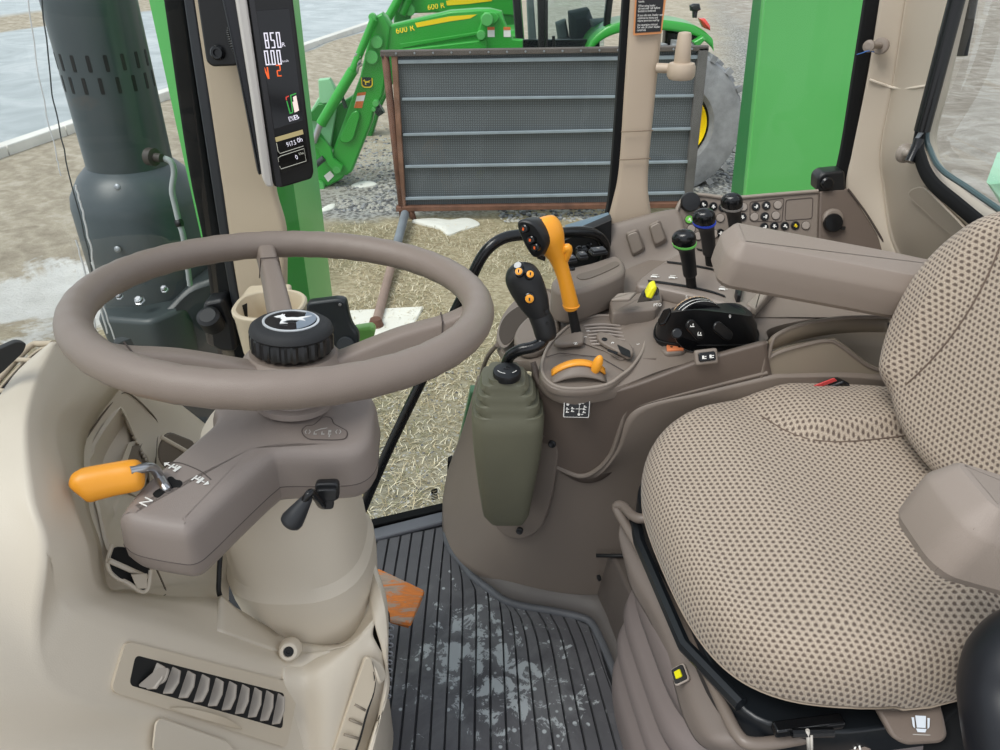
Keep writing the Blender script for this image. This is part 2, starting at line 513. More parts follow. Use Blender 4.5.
blob_patch('snow_patch', [(351, 184), (362, 181), (373, 182), (377, 185), (366, 187), (354, 187)], .015, 'small snow patch on the gravel beside the loader foot', 2)
blob_patch('snow_patch', [(318, 212), (327, 206), (335, 204), (333, 209), (322, 213)], .015, 'thin sliver of snow on dark dirt left of the mesh panel', 3)
# ------------------------------------------------------------------ helpers for sheet-metal shapes standing at a depth y
def slab(mb, pts, y, th, edge=.008, r=0.):
    o = [P(a, b, y=y) for a, b in pts]
    if r: o = rpoly(o, r, 4)
    mb.prism(o, V((0, th, 0)), edge=edge)
def disc(mb, px, py, y, r, th=.03, seg=20):
    c = P(px, py, y=y)
    mb.lathe([(r * .9, -th), (r, -th * .8), (r, th), ], c, (0, 1, 0), seg)
def rod(mb, a, b, r, seg=12):
    mb.tube([P(*a[:2], y=a[2]), P(*b[:2], y=b[2])], r, seg)

# ------------------------------------------------------------------ mesh panel
def mesh_panel():
    Y = 6.6
    A, B, C_, D = P(391, 53, y=Y), P(700, 49, y=Y), P(688, 205, y=Y), P(402, 209, y=Y)
    root = thing('mesh_gate', 'black mesh gate in a rusty frame standing on the dry grass', 'gate', (P(404, 232, z=GZ)))
    rust = mat('rusty steel', '#6b4a3a', .8, var=.35, vscale=7)
    dk = mat('frame dark steel', '#57504b', .7, var=.2, vscale=5)
    rail = mat('rail galvanised', '#8b969d', .5, var=.1, vscale=6)
    # woven mesh
    m = bpy.data.materials.new('dark mesh cloth'); m.use_nodes = True; t = NT(m)
    wv = t.n('ShaderNodeTexWave', wave_type='BANDS', bands_direction='X'); wv.inputs['Scale'].default_value = 16; wv.inputs['Distortion'].default_value = 0
    wz = t.n('ShaderNodeTexWave', wave_type='BANDS', bands_direction='Z'); wz.inputs['Scale'].default_value = 16; wz.inputs['Distortion'].default_value = 0
    ps = t.pos(); t.l(ps, wv.inputs['Vector']); t.l(ps, wz.inputs['Vector'])
    f = t.math('MULTIPLY', wv.outputs['Fac'], wz.outputs['Fac'])
    col = t.ramp(f, [(0, '#4b5053'), (.5, '#5d6366'), (1, '#72787b')])
    col = t.mix(t.math('MULTIPLY', step(t, t.noise(1.3, 4, .6, vec=ps), .4, .7), .3), col, '#6d7275')
    t.l(col, t.b.inputs['Base Color']); t.b.inputs['Roughness'].default_value = .7
    mb = MB(); off = V((0, .03, 0))
    mb.prism([A + off, B + off, C_ + off, D + off], V((0, .012, 0)))
    obj('mesh_sheet', mb, m, root)
    mb = MB(); rod(mb, (385, 54, Y), (404, 226, Y), .032, 4); obj('end_post', mb, rust, root)
    mb = MB(); slab(mb, [(391, 55), (397, 55), (406, 210), (401, 211)], Y - .02, .05); obj('side_rail', mb, mat('rust light', '#7a5a48', .8, var=.3, vscale=9), root)
    mb = MB(); slab(mb, [(380, 51), (709, 46), (709, 51), (380, 57)], Y - .03, .07); obj('top_rail', mb, dk, root)
    mb = MB(); slab(mb, [(396, 207), (691, 203), (691, 208), (396, 212)], Y - .03, .07); obj('bottom_rail', mb, rust, root)
    mb = MB(); slab(mb, [(699, 48), (709, 47), (692, 206), (684, 206)], Y - .03, .07); obj('end_post', mb, mat('frame edge', '#5e5c5a', .7, var=.2, vscale=5), root)
    for (a, b) in (((398, 62), (702, 57)), ((402, 99.5), (697, 96)), ((403, 135), (694, 129)), ((405, 167), (690, 162)), ((405, 199), (688, 193))):
        mb = MB(); w_ = 1.3 if a[1] > 70 else 2.0
        slab(mb, [(a[0], a[1] - w_), (b[0], b[1] - w_), (b[0], b[1] + w_), (a[0], a[1] + w_)], Y - .01, .03, .004)
        obj('cross_rail', mb, rail, root)
    mb = MB(); g = P(412, 226, z=GZ); tp = P(410, 208, y=Y); mb.tube([V((g.x, Y, gz(g.x, Y) - .03)), tp], .03, 4); obj('leg', mb, rust, root)
    mb = MB(); g = P(678, 216, y=Y); mb.tube([V((g.x, Y, GZ - .03)), P(679, 205, y=Y)], .03, 4); obj('leg', mb, rust, root)
    for i in range(17):
        mb = MB(); c = P(396 + i * 18.5, 53.5 - i * .28, y=Y - .035); mb.lathe([(.009, 0), (.006, -.008)], c, (0, 1, 0), 8); obj('rivet', mb, steel_d, root)
    # propping pipe
    mb = MB(); f_ = P(376, 324, z=GZ + .05); hi = P(405, 214, y=Y - .1); mid = f_.lerp(hi, .55)
    mb.tube([f_, mid], .033, 12); obj('prop_pipe', mb, mat('pipe rust', '#8f7a6e', .7, var=.2, vscale=4), root)
    mb = MB(); mb.tube([mid - (hi - f_) * .03, hi], .038, 12); obj('prop_sleeve', mb, mat('pipe paint', '#777d83', .6, var=.2, vscale=4), root)
    mb = MB(); mb.lathe([(.05, 0), (.055, .03), (.036, .09)], f_ - V((0, 0, .05)), (0, 0, 1), 14); obj('pipe_foot', mb, rust, root)
mesh_panel()

# ------------------------------------------------------------------ deer emblem outline (unit box)
DEER = [(-.98, .18), (-.82, .30), (-.70, .34), (-.62, .52), (-.58, .38), (-.50, .50), (-.48, .34), (-.40, .22), (-.28, .10), (0, .14), (.30, .12), (.55, .22), (.98, .34), (.66, .10), (.60, -.02), (.80, -.18), (.52, -.10), (.34, -.14), (.05, -.12), (-.15, -.18), (-.34, -.42), (-.02, -.50), (-.42, -.54), (-.46, -.30), (-.42, -.14), (-.56, -.02), (-.60, .12), (-.78, .10)]
def deer(mb, M, s, th=.0005, sy=1.):
    mb.prism([M @ V((a * s, b * s * sy, 0)) for a, b in DEER], M.to_3x3() @ V((0, 0, th)))

# ------------------------------------------------------------------ tractor with loader behind the panel
def loader_tractor():
    Y = 7.6
    root = thing('loader_tractor', 'green tractor with a front loader parked behind the black mesh gate', 'tractor', V((P(560, 120, y=8.4).x, 8.4, GZ)))
    gp = mat('loader green', '#2f9e35', .35, coat=.25, var=.08, vscale=1.5)
    gd = mat('loader green deep', '#217a2b', .45)
    bm_ = MB()
    slab(bm_, [(375, 18), (381, 13), (386, 17), (391, 25), (450, 11), (478, 9), (490, 9), (502, 12), (506, 26), (512, 40), (523, 42), (523, 54), (383, 56), (381, 40)], Y, .16, .02)
    boom = obj('boom_arm', bm_, gp, root)
    mb = MB(); slab(mb, [(415, 23), (450, 16.3), (477, 14.5), (470, 18.5), (450, 21.3), (417, 27.5)], Y - .004, .01, 0); obj('yellow_stripe', mb, yellow, boom, label='yellow stripe along the boom')
    mb = MB(); mb.text('600 R', frame(P(405, 29.5, y=Y - .004), P(414, 28, y=Y) - P(396, 31.5, y=Y), V((0, .3, 1))), .075, .002); obj('lettering', mb, yellow, boom)
    mb = MB(); slab(mb, [(400, 44), (478, 32), (479, 34.5), (402, 48)], Y - .02, .05, .004); slab(mb, [(398, 50), (486, 40), (487, 50), (398, 56)], Y - .06, .1, .01); obj('lift_cylinder', mb, gp, root)
    mb = MB(); slab(mb, [(484, 13), (494, 12), (500, 18), (494, 25), (483, 24), (479, 19)], Y - .05, .06, .008, .03); obj('mast_plate', mb, gp, root)
    for (a, b, r_) in ((377, 42, .055), (372, 57, .06), (372.5, 17, .035), (487, 19.5, .055), (481, 35, .04), (313.5, 141, .035), (337, 169, .04), (376, 103, .03), (374, 109, .02), (320, 186, .05)):
        mb = MB(); disc(mb, a, b, Y - .06, r_, .03); obj('pivot_pin', mb, mat('pin steel green', '#58b05c', .35), root)
    # elbow and lower leg
    mb = MB(); slab(mb, [(372, 18), (382, 13), (390, 26), (387, 60), (385, 84), (383, 96), (374, 112), (372, 122), (352, 172), (346, 176), (330, 172), (333, 150), (345, 117), (360, 76), (364, 58), (368, 40)], Y - .03, .12, .02); leg = obj('lower_arm', mb, gp, root)
    mb = MB(); o_ = rpoly([P(a, b, y=Y - .034) for a, b in ((352, 112), (358, 109), (361, 115), (354, 139), (348, 143), (340, 141), (341, 134))], .05, 4); mb.prism(o_, V((0, -.035, 0)), edge=.012)
    for k in range(3):
        slab(mb, [(349 - k * 3 + 3, 118 + 4), (351 - k * 3 + 3, 118 + 4), (346 - k * 3 + 3, 137), (344 - k * 3 + 3, 137)], Y - .062, .012, .004)
    obj('cover_plate', mb, gp, leg)
    mb = MB(); slab(mb, [(357.5, 93), (366, 92), (362, 108), (354, 108)], Y - .036, .006, 0); wl = obj('warning_label', mb, white, leg)
    mb = MB(); slab(mb, [(357.5, 93), (366, 92), (365.3, 95), (356.7, 96)], Y - .038, .006, 0); slab(mb, [(355.8, 101.5), (363.6, 101), (362, 108), (354, 108)], Y - .038, .006, 0); obj('warning_print', mb, mat('label orange', '#d9743a', .6), wl)
    M = frame(P(367, 82, y=Y - .036), V((1, 0, 0)), V((0, .3, 1)))
    mb = MB(); mb.prism(rpoly([M @ V((a * .055, b * .052, 0)) for a, b in ((-1, -.6), (-.6, -1), (.6, -1), (1, -.6), (1, .8), (.8, 1), (-.8, 1), (-1, .8))], .015, 3), M.to_3x3() @ V((0, 0, .004))); em = obj('emblem', mb, yellow, leg)
    mb = MB(); mb.prism(rpoly([M @ V((a * .045, b * .042, .005)) for a, b in ((-1, -.6), (-.6, -1), (.6, -1), (1, -.6), (1, .8), (.8, 1), (-.8, 1), (-1, .8))], .012, 3), M.to_3x3() @ V((0, 0, .003))); obj('emblem_field', mb, mat('emblem dark', '#12251a', .4), em)
    mb = MB(); deer(mb, M @ Matrix.Translation((0, 0, .009)), .038, .003, 1.3); obj('leaping_deer', mb, yellow, em)
    # bucket cylinder
    mb = MB(); rod(mb, (374, 19, Y - .1), (352, 72, Y - .1), .036); rod(mb, (353, 70, Y - .1), (321, 124, Y - .1), .05)
    cy = obj('bucket_cylinder', mb, gp, root)
    mb = MB(); rod(mb, (321, 122, Y - .1), (314, 142, Y - .1), .03); obj('chrome_rod', mb, steel, cy, label='chrome rod')
    mb = MB()
    for k in range(4): mb.tube([P(360 + k * .6, 52 + k * 4, y=Y - .12), P(356 + k * .6, 55 + k * 4, y=Y - .12), P(357, 61 + k * 4, y=Y - .1)], .014, 6)
    obj('hose', mb, steel, root)
    # carrier at the foot
    mb = MB(); slab(mb, [(311, 134), (318, 134), (331, 148), (333, 158), (343, 166), (341, 173), (336, 174), (322, 160), (318, 150), (311, 145)], Y - .09, .05, .01); obj('link_plate', mb, gp, root)
    mb = MB(); slab(mb, [(309, 140), (316, 136), (336, 162), (346, 174), (341, 180), (322, 190), (304, 192), (300, 180), (307, 165)], Y - .02, .22, .02); ca = obj('carrier', mb, gp, root)
    mb = MB(); slab(mb, [(324, 176), (330, 171), (334, 176), (328, 182)], Y - .03, .02, 0); obj('white_tag', mb, white, ca)
    mb = MB(); slab(mb, [(318, 80), (329, 79), (336, 91), (331, 103), (322, 104), (319, 100)], Y + .1, .1, .01); slab(mb, [(318, 98), (331, 100), (336, 110), (330, 150), (318, 166), (308, 160), (304, 122)], Y + .16, .1, .01)
    obj('bracket', mb, mat('bracket pale green', '#8fc79a', .4), root)
    mb = MB(); slab(mb, [(304, 120), (318, 104), (326, 104), (330, 112), (322, 122)], Y + .1, .08, .01); slab(mb, [(330, 110), (352, 96), (356, 104), (344, 128), (330, 160), (322, 150)], Y + .2, .1, .01)
    obj('far_arm', mb, gd, root)
    for q in (((340, 92, Y + .05), (346, 108, Y + .05), .02), ((312, 168, Y - .1), (324, 158, Y - .1), .03), ((376, 112, Y), (382, 108, Y), .05)):
        mb = MB(); rod(mb, *q); obj('hydraulic_coupler', mb, mat('coupler dark', '#3f4a46', .4, metal=.5), root)
    # mast (the loader tower next to the cab) and its stickers
    mb = MB(); slab(mb, [(484, 12), (500, 12), (507, 26), (513, 39), (523, 40), (523, 60), (478, 60), (478, 30)], Y - .02, .1, .015); ms_ = obj('mast', mb, gp, root)
    for x0 in (487.5, 503.5):
        mb = MB(); slab(mb, [(x0, 27), (x0 + 7, 27), (x0 + 7.2, 37), (x0 + .2, 37)], Y - .026, .006, 0); q = obj('sticker', mb, white, ms_)
        mb = MB(); slab(mb, [(x0, 27), (x0 + 7, 27), (x0 + 7, 30), (x0, 30)], Y - .029, .004, 0); obj('sticker_band', mb, MATS['label orange'], q)
    # cab of that tractor
    yb = 8.3
    cabg = mat('cab black', '#141617', .35)
    mb = MB(); slab(mb, [(508, -60), (516, -60), (525, 60), (517, 60)], yb - .2, .12, .02); obj('cab_post', mb, cabg, root)
    mb = MB(); slab(mb, [(536, -60), (546, -60), (546, 60), (539, 60)], yb - .3, .12, .02); obj('cab_post', mb, cabg, root)
    mb = MB(); slab(mb, [(612, -60), (620, -60), (610, 30), (604, 30)], yb - .2, .12, .02); obj('cab_post', mb, cabg, root)
    mb = MB(); slab(mb, [(500, -78), (640, -80), (644, -58), (500, -58)], yb - .4, 1.6, .05); obj('cab_roof', mb, gp, root)
    mb = MB(); slab(mb, [(521, 40), (600, 40), (600, 70), (521, 70)], yb - .1, .1, .02); obj('cab_floor', mb, cabg, root)
    mb = MB(); slab(mb, [(546, 0), (548, 0), (548, 60), (546, 60)], yb - .33, .03, .008); slab(mb, [(552, 36), (555, 36), (556, 50), (553, 50)], yb - .33, .03, .008); obj('door_handle', mb, cabg, root)
    mb = MB(); slab(mb, [(570, 14), (590, 10), (596, 26), (590, 48), (572, 48)], yb + .4, .4, .08); slab(mb, [(560, 44), (592, 40), (594, 60), (560, 60)], yb + .2, .5, .08); obj('cab_seat', mb, mat('seat charcoal', '#3c4445', .8), root)
    mb = MB(); slab(mb, [(526, -10), (533, -10), (537, 46), (529, 46)], yb + .5, .1, .02); slab(mb, [(556, 24), (566, 20), (570, 40), (560, 50)], yb + .6, .2, .03); slab(mb, [(592, 22), (614, 20), (612, 28), (594, 30)], yb + .1, .3, .03); obj('cab_console', mb, mat('cab interior grey', '#767b78', .7), root)
    glass_o = window_glass('cab glass', (.82, .9, .92), .8)
    mb = MB(); slab(mb, [(524, -58), (606, -58), (604, 46), (528, 46)], yb - .12, .01, 0); obj('cab_pane', mb, glass_o, root)
    # bonnet / chassis hidden behind the panel, fender, lamp, wheel
    mb = MB(); slab(mb, [(440, 40), (520, 30), (525, 150), (440, 150)], yb + .2, .6, .08); obj('bonnet', mb, gp, root)
    fe = MB(); yf = 8.0
    rows = []
    for dy, sh in ((-.01, 10), (0, 1), (.08, 0), (.5, 0), (.58, 3)):
        rows.append([P(a, b + sh, y=yf) + V((0, dy, 0)) for a, b in ((583, 60), (590, 42), (602, 30), (618, 23), (640, 20), (664, 20), (690, 24), (703, 30), (712, 38), (713, 41))])
    fe.patch(rows, 4, 3); fo = obj('fender', fe, gp, root, solid=.02)
    mb = MB(); slab(mb, [(700, 19), (706, 19), (711, 26), (711, 31), (704, 28)], yf - .02, .14, .03); obj('tail_lamp', mb, mat('lamp red', '#e0483a', .25), root, label='red tail lamp')
    mb = MB(); slab(mb, [(690.5, 6), (694, 4), (700, 4), (701.5, 10), (697, 12), (691, 11)], yf, .08, .02); slab(mb, [(693, 11), (698, 11), (697, 18), (693, 18)], yf + .02, .05, .008); obj('work_lamp', mb, cabg, root)
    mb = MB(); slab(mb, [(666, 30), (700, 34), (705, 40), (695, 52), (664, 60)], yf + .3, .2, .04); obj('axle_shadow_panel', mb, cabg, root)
    mb = MB(); slab(mb, [(693, 42), (703, 36), (706, 40), (697, 49)], yf - .1, .1, .02); obj('fender_brace', mb, gp, root)
    wh = P(668, 121, y=7.75); R_ = .70
    dust = mat('dusty tyre', '#8f9092', .85, var=.3, vscale=6)
    mb = MB()
    mb.lathe([(.36, -.2), (.40, -.25), (.6, -.27), (.66, -.25), (.68, -.15), (.685, .15), (.66, .25), (.6, .27), (.40, .25), (.36, .2)], wh, (0, 1, 0), 48, cap=False)
    for k in range(22):
        for sgn in (-1, 1):
            a = 2 * PI * (k + (.5 if sgn > 0 else 0)) / 22
            pts = []
            for (aa, yy) in ((-.02, 0.0), (.06, 0.0), (.15, .27), (.07, .27)):
                pts.append((a + aa, yy * sgn))
            ring = [[wh + V((math.cos(q) * rr, -yy, math.sin(q) * rr)) for q, yy in pts] for rr in (.66, .72)]
            mb.loft(ring)
    ty = obj('tyre', mb, dust, root)
    mb = MB(); mb.lathe([(.2, -.08), (.3, -.1), (.30, -.16), (.335, -.22), (.335, -.1), (.3, .02), (.1, 0)], wh, (0, 1, 0), 40); obj('wheel_rim', mb, yellow, root, label='yellow wheel rim')

def window_glass(name, col, refl):
    if name in MATS: return MATS[name]
    m = bpy.data.materials.new(name); m.use_nodes = True; nt = m.node_tree
    nt.nodes.remove(nt.nodes['Principled BSDF']); out = nt.nodes['Material Output']
    tr = nt.nodes.new('ShaderNodeBsdfTransparent'); tr.inputs[0].default_value = (*col, 1)
    gl = nt.nodes.new('ShaderNodeBsdfGlossy'); gl.inputs['Roughness'].default_value = .02
    fr = nt.nodes.new('ShaderNodeFresnel'); fr.inputs[0].default_value = 1.45
    mx = nt.nodes.new('ShaderNodeMixShader'); ml = nt.nodes.new('ShaderNodeMath'); ml.operation = 'MULTIPLY'; ml.inputs[1].default_value = refl
    nt.links.new(fr.outputs[0], ml.inputs[0]); nt.links.new(ml.outputs[0], mx.inputs[0])
    nt.links.new(tr.outputs[0], mx.inputs[1]); nt.links.new(gl.outputs[0], mx.inputs[2]); nt.links.new(mx.outputs[0], out.inputs[0])
    MATS[name] = m; return m
loader_tractor()

# second loader further back
def far_loader():
    Y = 9.6
    root = thing('front_loader', 'second green loader boom further back behind the first tractor', 'loader', V((P(450, 60, y=Y).x, Y + .1, GZ)))
    gp = MATS['loader green']
    mb = MB(); slab(mb, [(398, 4), (404, -14), (440, -22), (500, -24), (515, -10), (515, 16), (460, 12), (400, 14)], Y, .16, .02); b = obj('boom_arm', mb, gp, root)
    mb = MB(); slab(mb, [(446, 1), (492, -8), (492, 1), (468, 4), (447, 5.5)], Y - .006, .01, 0); obj('yellow_stripe', mb, yellow, b, label='yellow stripe along the boom')
    mb = MB(); mb.text('600 R', frame(P(436, 6.5, y=Y - .006), P(445, 5, y=Y) - P(427, 7.5, y=Y), V((0, .3, 1))), .085, .002); obj('lettering', mb, yellow, b)
    mb = MB(); rod(mb, (404, -10, Y - .1), (388, 18, Y - .1), .05); rod(mb, (412, -10, Y - .05), (402, 14, Y - .05), .05); obj('cylinder', mb, gp, root)
    mb = MB(); slab(mb, [(395, -4), (404, -10), (412, 6), (404, 60), (380, 110), (368, 150), (352, 150), (366, 100), (392, 50)], Y, .16, .02); obj('lower_arm', mb, MATS['loader green deep'], root)
    mb = MB(); slab(mb, [(500, -24), (520, -20), (530, 110), (490, 110)], Y + .02, .3, .02); obj('mast', mb, MATS['loader green deep'], root)
    mb = MB(); disc(mb, 410, 10, Y - .02, .06); obj('pivot_pin', mb, MATS['pin steel green'], root)
far_loader()

# tall green panel beyond the rear side window
def green_panel():
    root = thing('steel_panel', 'tall bright green sheet metal panel standing outside the right side window', 'panel', P(770, 300, z=GZ))
    Y = 2.55
    f0, f1, f2, f3 = P(765, 0, y=Y), P(884, 0, y=Y), P(862, 235, y=Y), P(742, 235, y=Y)
    up = (f0 - f3).normalized()
    top = [f0 + up * .9, f1 + (f1 - f2).normalized() * .9]; 
    br = f2 + (f2 - f1) * ((GZ - f2.z) / (f2 - f1).z)
    mb = MB(); bl = f3 + (f3 - f0) * ((GZ - f3.z) / (f3 - f0).z)
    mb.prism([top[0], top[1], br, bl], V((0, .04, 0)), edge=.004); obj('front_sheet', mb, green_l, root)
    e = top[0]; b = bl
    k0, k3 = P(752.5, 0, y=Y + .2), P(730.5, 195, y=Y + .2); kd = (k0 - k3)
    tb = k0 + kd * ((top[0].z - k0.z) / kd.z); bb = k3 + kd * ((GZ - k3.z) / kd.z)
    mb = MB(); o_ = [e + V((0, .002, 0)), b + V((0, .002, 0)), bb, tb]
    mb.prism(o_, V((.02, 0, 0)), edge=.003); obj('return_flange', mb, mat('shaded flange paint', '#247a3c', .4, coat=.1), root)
green_panel()
# ------------------------------------------------------------------ cab shell
def band(mb, rows, th, ext=(0, 1, 0)):
    """closed section column through rows of (left px, right px, py, y_left, y_right)"""
    rings = []
    for l, r, py, ya, yb in rows:
        a, b = P(l, py, y=ya), P(r, py, y=yb)
        d = (b - a); n = V((-d.y, d.x, 0)).normalized()
        if n.y < 0: n = -n
        o = rpoly([a, b, b + n * th, a + n * th], min(.014, d.length * .3, th * .4), 4)
        rings.append(o)
    R2 = []
    for c_ in zip(*rings): R2.append(spline(c_, 4))
    mb.loft([list(r) for r in zip(*R2)])
glass = window_glass('cab window glass', (.94, .975, .955), .35)

# front right pillar
mb = MB()
band(mb, [(100, 205, -600, 1.22, 1.22), (146, 232, -300, 1.21, 1.21), (192, 258, 0, 1.2, 1.2), (207, 266, 100, 1.2, 1.2), (217, 272, 165, 1.2, 1.2), (222, 275, 195, 1.2, 1.2), (227, 284, 230, 1.2, 1.195), (233, 285, 270, 1.2, 1.195), (243, 284, 330, 1.2, 1.195), (252, 283, 400, 1.2, 1.195)], .022)
obj('trim_2', mb, tan2, kind='structure', label='tan trim of the front right pillar behind the corner display')
mb = MB(); band(mb, [(75, 103, -600, 1.24, 1.24), (118, 147, -300, 1.23, 1.23), (162, 185, 0, 1.22, 1.22), (186, 209, 165, 1.22, 1.22), (203, 226, 250, 1.22, 1.22), (212, 246, 330, 1.22, 1.21), (222, 256, 400, 1.22, 1.22)], .05)
obj('trim_3', mb, gasket, kind='structure', label='black seal of the windscreen')
mb = MB(); band(mb, [(100, 106, -600, 1.215, 1.215), (143, 150, -300, 1.21, 1.21), (183, 194.5, 0, 1.2, 1.2), (208, 220, 165, 1.2, 1.2), (225, 234, 270, 1.2, 1.2), (236, 246, 330, 1.2, 1.2)], .03)
obj('trim_4', mb, mat('charcoal trim', '#2b2e32', .3), kind='structure', label='charcoal edge strip between pillar and windscreen seal')

# outside green post of the cab frame
mb = MB()
pl = [(78, -600), (149, 0), (185.5, 167), (222, 330), (235, 400)]; pm = [(175, -600), (271, 0), (294, 188), (310, 300), (322, 400)]; pr = [(205, -600), (292, 0), (313, 185), (327, 300), (340, 400)]
rings = []
for a, b, c_ in zip(pl, pm, pr):
    p0, p1, p2 = P(*a, y=1.34), P(*b, y=1.32), P(*c_, y=1.42)
    rings.append([p0, p1, p2, p2 + V((0, .05, 0)), p0 + V((0, .12, 0))])
mb.loft(rings)
obj('trim_5', mb, green_l, kind='structure', label='green outer frame post at the front right corner')

# middle pillar and its seal
mb = MB(); band(mb, [(668, 702, -600, 1.52, 1.52), (648, 684, -300, 1.49, 1.49), (629.5, 665.5, 0, 1.45, 1.45), (622, 656, 100, 1.44, 1.44), (619, 651, 150, 1.435, 1.435), (616.5, 649, 180, 1.43, 1.43), (613, 650, 200, 1.425, 1.425), (607, 655, 226, 1.42, 1.42), (603, 662, 250, 1.42, 1.42)], .06)
obj('trim_6', mb, mat('mid pillar tan', '#b5a490', .55, grain=.25), kind='structure', label='tan middle pillar of the right side with a warning label')
mb = MB(); band(mb, [(622, 632, 133.5, 1.436, 1.436), (618.2, 650.5, 159.5, 1.432, 1.431)], .002) if False else None
for py in (131, 159):
    f_ = (py / 226)
    a, b = 629.5 - .06 * py, 665.5 - .093 * py
    mb.tube([P(a - .6, py + .8, y=1.437 - .00008 * py), P(b, py - .6, y=1.437 - .00008 * py)], .0012, 6)
obj('trim_7', mb, mat('seam shadow', '#8c7c69', .7), kind='structure', label='seams across the middle pillar')
mb = MB(); band(mb, [(662, 669, -600, 1.53, 1.53), (641, 649, -300, 1.5, 1.5), (623.5, 630.5, 0, 1.455, 1.455), (611, 619.5, 180, 1.435, 1.435), (606, 612, 218, 1.43, 1.43)], .03)
obj('trim_8', mb, gasket, kind='structure', label='black seal along the middle pillar')

REAR_OFF = 1
# rear pillar and rear corner panel
mb = MB()
net = [[(985, -600, 1.5), (1010, -600, 1.5), (1075, -600, 1.40)], [(897, -100, 1.47), (924, -100, 1.465), (968, -100, 1.29)], [(881, 0, 1.45), (906, 0, 1.445), (948, 0, 1.27)], [(867, 80, 1.45), (893, 85, 1.435), (930, 83, 1.26)],
       [(853, 150, 1.44), (881, 150, 1.425), (917, 140, 1.25)], [(846, 190, 1.43), (884, 190, 1.41), (928, 180, 1.20)], [(848, 240, 1.42), (892, 240, 1.37), (962, 213, 1.11)], [(865, 300, 1.41), (915, 290, 1.31), (1015, 244, 1.00)], [(880, 420, 1.38), (950, 400, 1.2), (1090, 310, .92)]]
net = [[r[0], tuple(a * .14 + b * .86 for a, b in zip(r[0], r[1])), r[1], tuple(a * .14 + b * .86 for a, b in zip(r[2], r[1])), r[2]] for r in net]
rear_pts = [p for r in mb.patch([PY(r) for r in net], 8, 8) for p in r]
obj('trim_9', mb, mat('rear pillar tan', '#bbb0a0', .55, grain=.25), kind='structure', label='pale rear corner pillar', solid=.03, solid_off=REAR_OFF)
def on_rear(px, py):
    def dst(p):
        q = p - EYE; d = q.dot(CF); return (500 + FPX * q.x / d - px) ** 2 + (375 - FPX * q.dot(CU) / d - py) ** 2
    near = sorted(rear_pts, key=dst)[:4]; w = [1 / (dst(p) + .5) for p in near]
    return P(px, py, y=sum(p.y * k for p, k in zip(near, w)) / sum(w))
mb = MB(); mb.tube(spline([on_rear(a, b) + V((-.001, -.004, 0)) for a, b in ((869, 79), (880, 83), (892, 87), (903, 88), (915, 87), (927, 85))], 5), .0022, 6); obj('trim_10', mb, mat('seam pale', '#d9cfbf', .6), kind='structure', label='seam across the rear pillar')
mb = MB(); band(mb, [(966, 985, -600, 1.52, 1.51), (882, 898, -100, 1.48, 1.475), (866, 881.5, 0, 1.46, 1.455), (854, 868, 75, 1.455, 1.45), (842, 854.5, 150, 1.45, 1.445), (835, 849, 192, 1.44, 1.44)], .03)
obj('trim_11', mb, gasket, kind='structure', label='black seal along the rear pillar')
mb = MB(); mb.prism(rpoly(PY([(818, 178, 1.42), (824, 173, 1.42), (845, 171, 1.42), (846, 192, 1.42), (817, 192, 1.42)]), .006, 4), V((0, .04, 0)), edge=.004)
lt = thing('window_latch', 'black latch at the lower corner of the rear side window by the pale pillar', 'latch', P(832, 192, y=1.44))
obj('latch_body', mb, black, lt)
mb = MB(); mb.lathe([(.012, 0), (.012, .008), (.009, .011)], P(826, 183, y=1.42), (0, -1, .2), 20); obj('latch_knob', mb, blackg, lt)
# pill shaped blanking cover on the rear corner
mb = MB()
def pill(a, b, r, n=10):
    a, b = V(a), V(b); d = (b - a).normalized(); p = V((-d.y, d.x)); o = []
    for c_, s_ in ((a, 1), (b, -1)):
        for i in range(n + 1):
            an = PI / 2 + PI * i / n
            o.append(c_ + (d * math.cos(an) + p * math.sin(an)) * r * s_)
    return [(q.x, q.y) for q in o]
ot = [(917, 188), (925, 187), (935, 195), (968, 228), (969, 234), (964, 238), (956, 237), (948, 231), (913, 199), (911, 192)]
def rear_y(px, py): # depth of the rear corner skin
    return 1.325 - (px - 917) * .00255 + (py - 190) * .0008
ring = spline([on_rear(a, b) for a, b in ot], 4, closed=True)
nrm = V((-.72, -.66, .2)).normalized()
mb.prism([q + nrm * .002 for q in ring], nrm * .009, edge=.002)
obj('trim_12', mb, MATS['rear pillar tan'], kind='structure', label='pill shaped cover set in the rear corner')

# rear window: seal, frame and pane
gpath = [(970, -80, 1.30), (951, 0, 1.28), (936, 70, 1.265), (919, 138, 1.24), (921, 160, 1.21), (932, 182, 1.16), (958, 205, 1.08), (1000, 240, .99), (1060, 292, .90)]
mb = MB(); pp = spline(PY(gpath), 6); mb.tube(pp, .011, 10, flat=(1.0, .7)); obj('trim_13', mb, gasket, kind='structure', label='black seal of the rear window')
mb = MB(); pp2 = spline(PY([(978, -80, 1.31), (958, 0, 1.295), (943, 70, 1.28), (927, 130, 1.255), (931, 152, 1.23), (942, 170, 1.18), (968, 188, 1.11), (1008, 216, 1.03), (1070, 262, .95)]), 6); mb.tube(pp2, .0045, 8); obj('trim_14', mb, mat('rear frame blue grey', '#4c5f62', .3), kind='structure', label='edge of the rear window glass')
mb = MB()
q = pp2
mb.grid([[v for v in q], [V((v.x + .02, -.2, v.z)) for v in q]])
obj('window_4', mb, window_glass('rear glass', (.95, .98, .96), .15), kind='structure', label='rear window pane')
mb = MB(); mb.prism(PY([(986, 183, 1.9), (1040, 176, 1.9), (1060, 260, 1.9), (1000, 205, 1.9)]), V((.2, .3, 0)), edge=.01)
obj('trim_26', mb, mat('fender pale green', '#9ed3b0', .35), kind='structure', label='pale green fender corner low behind the rear window')

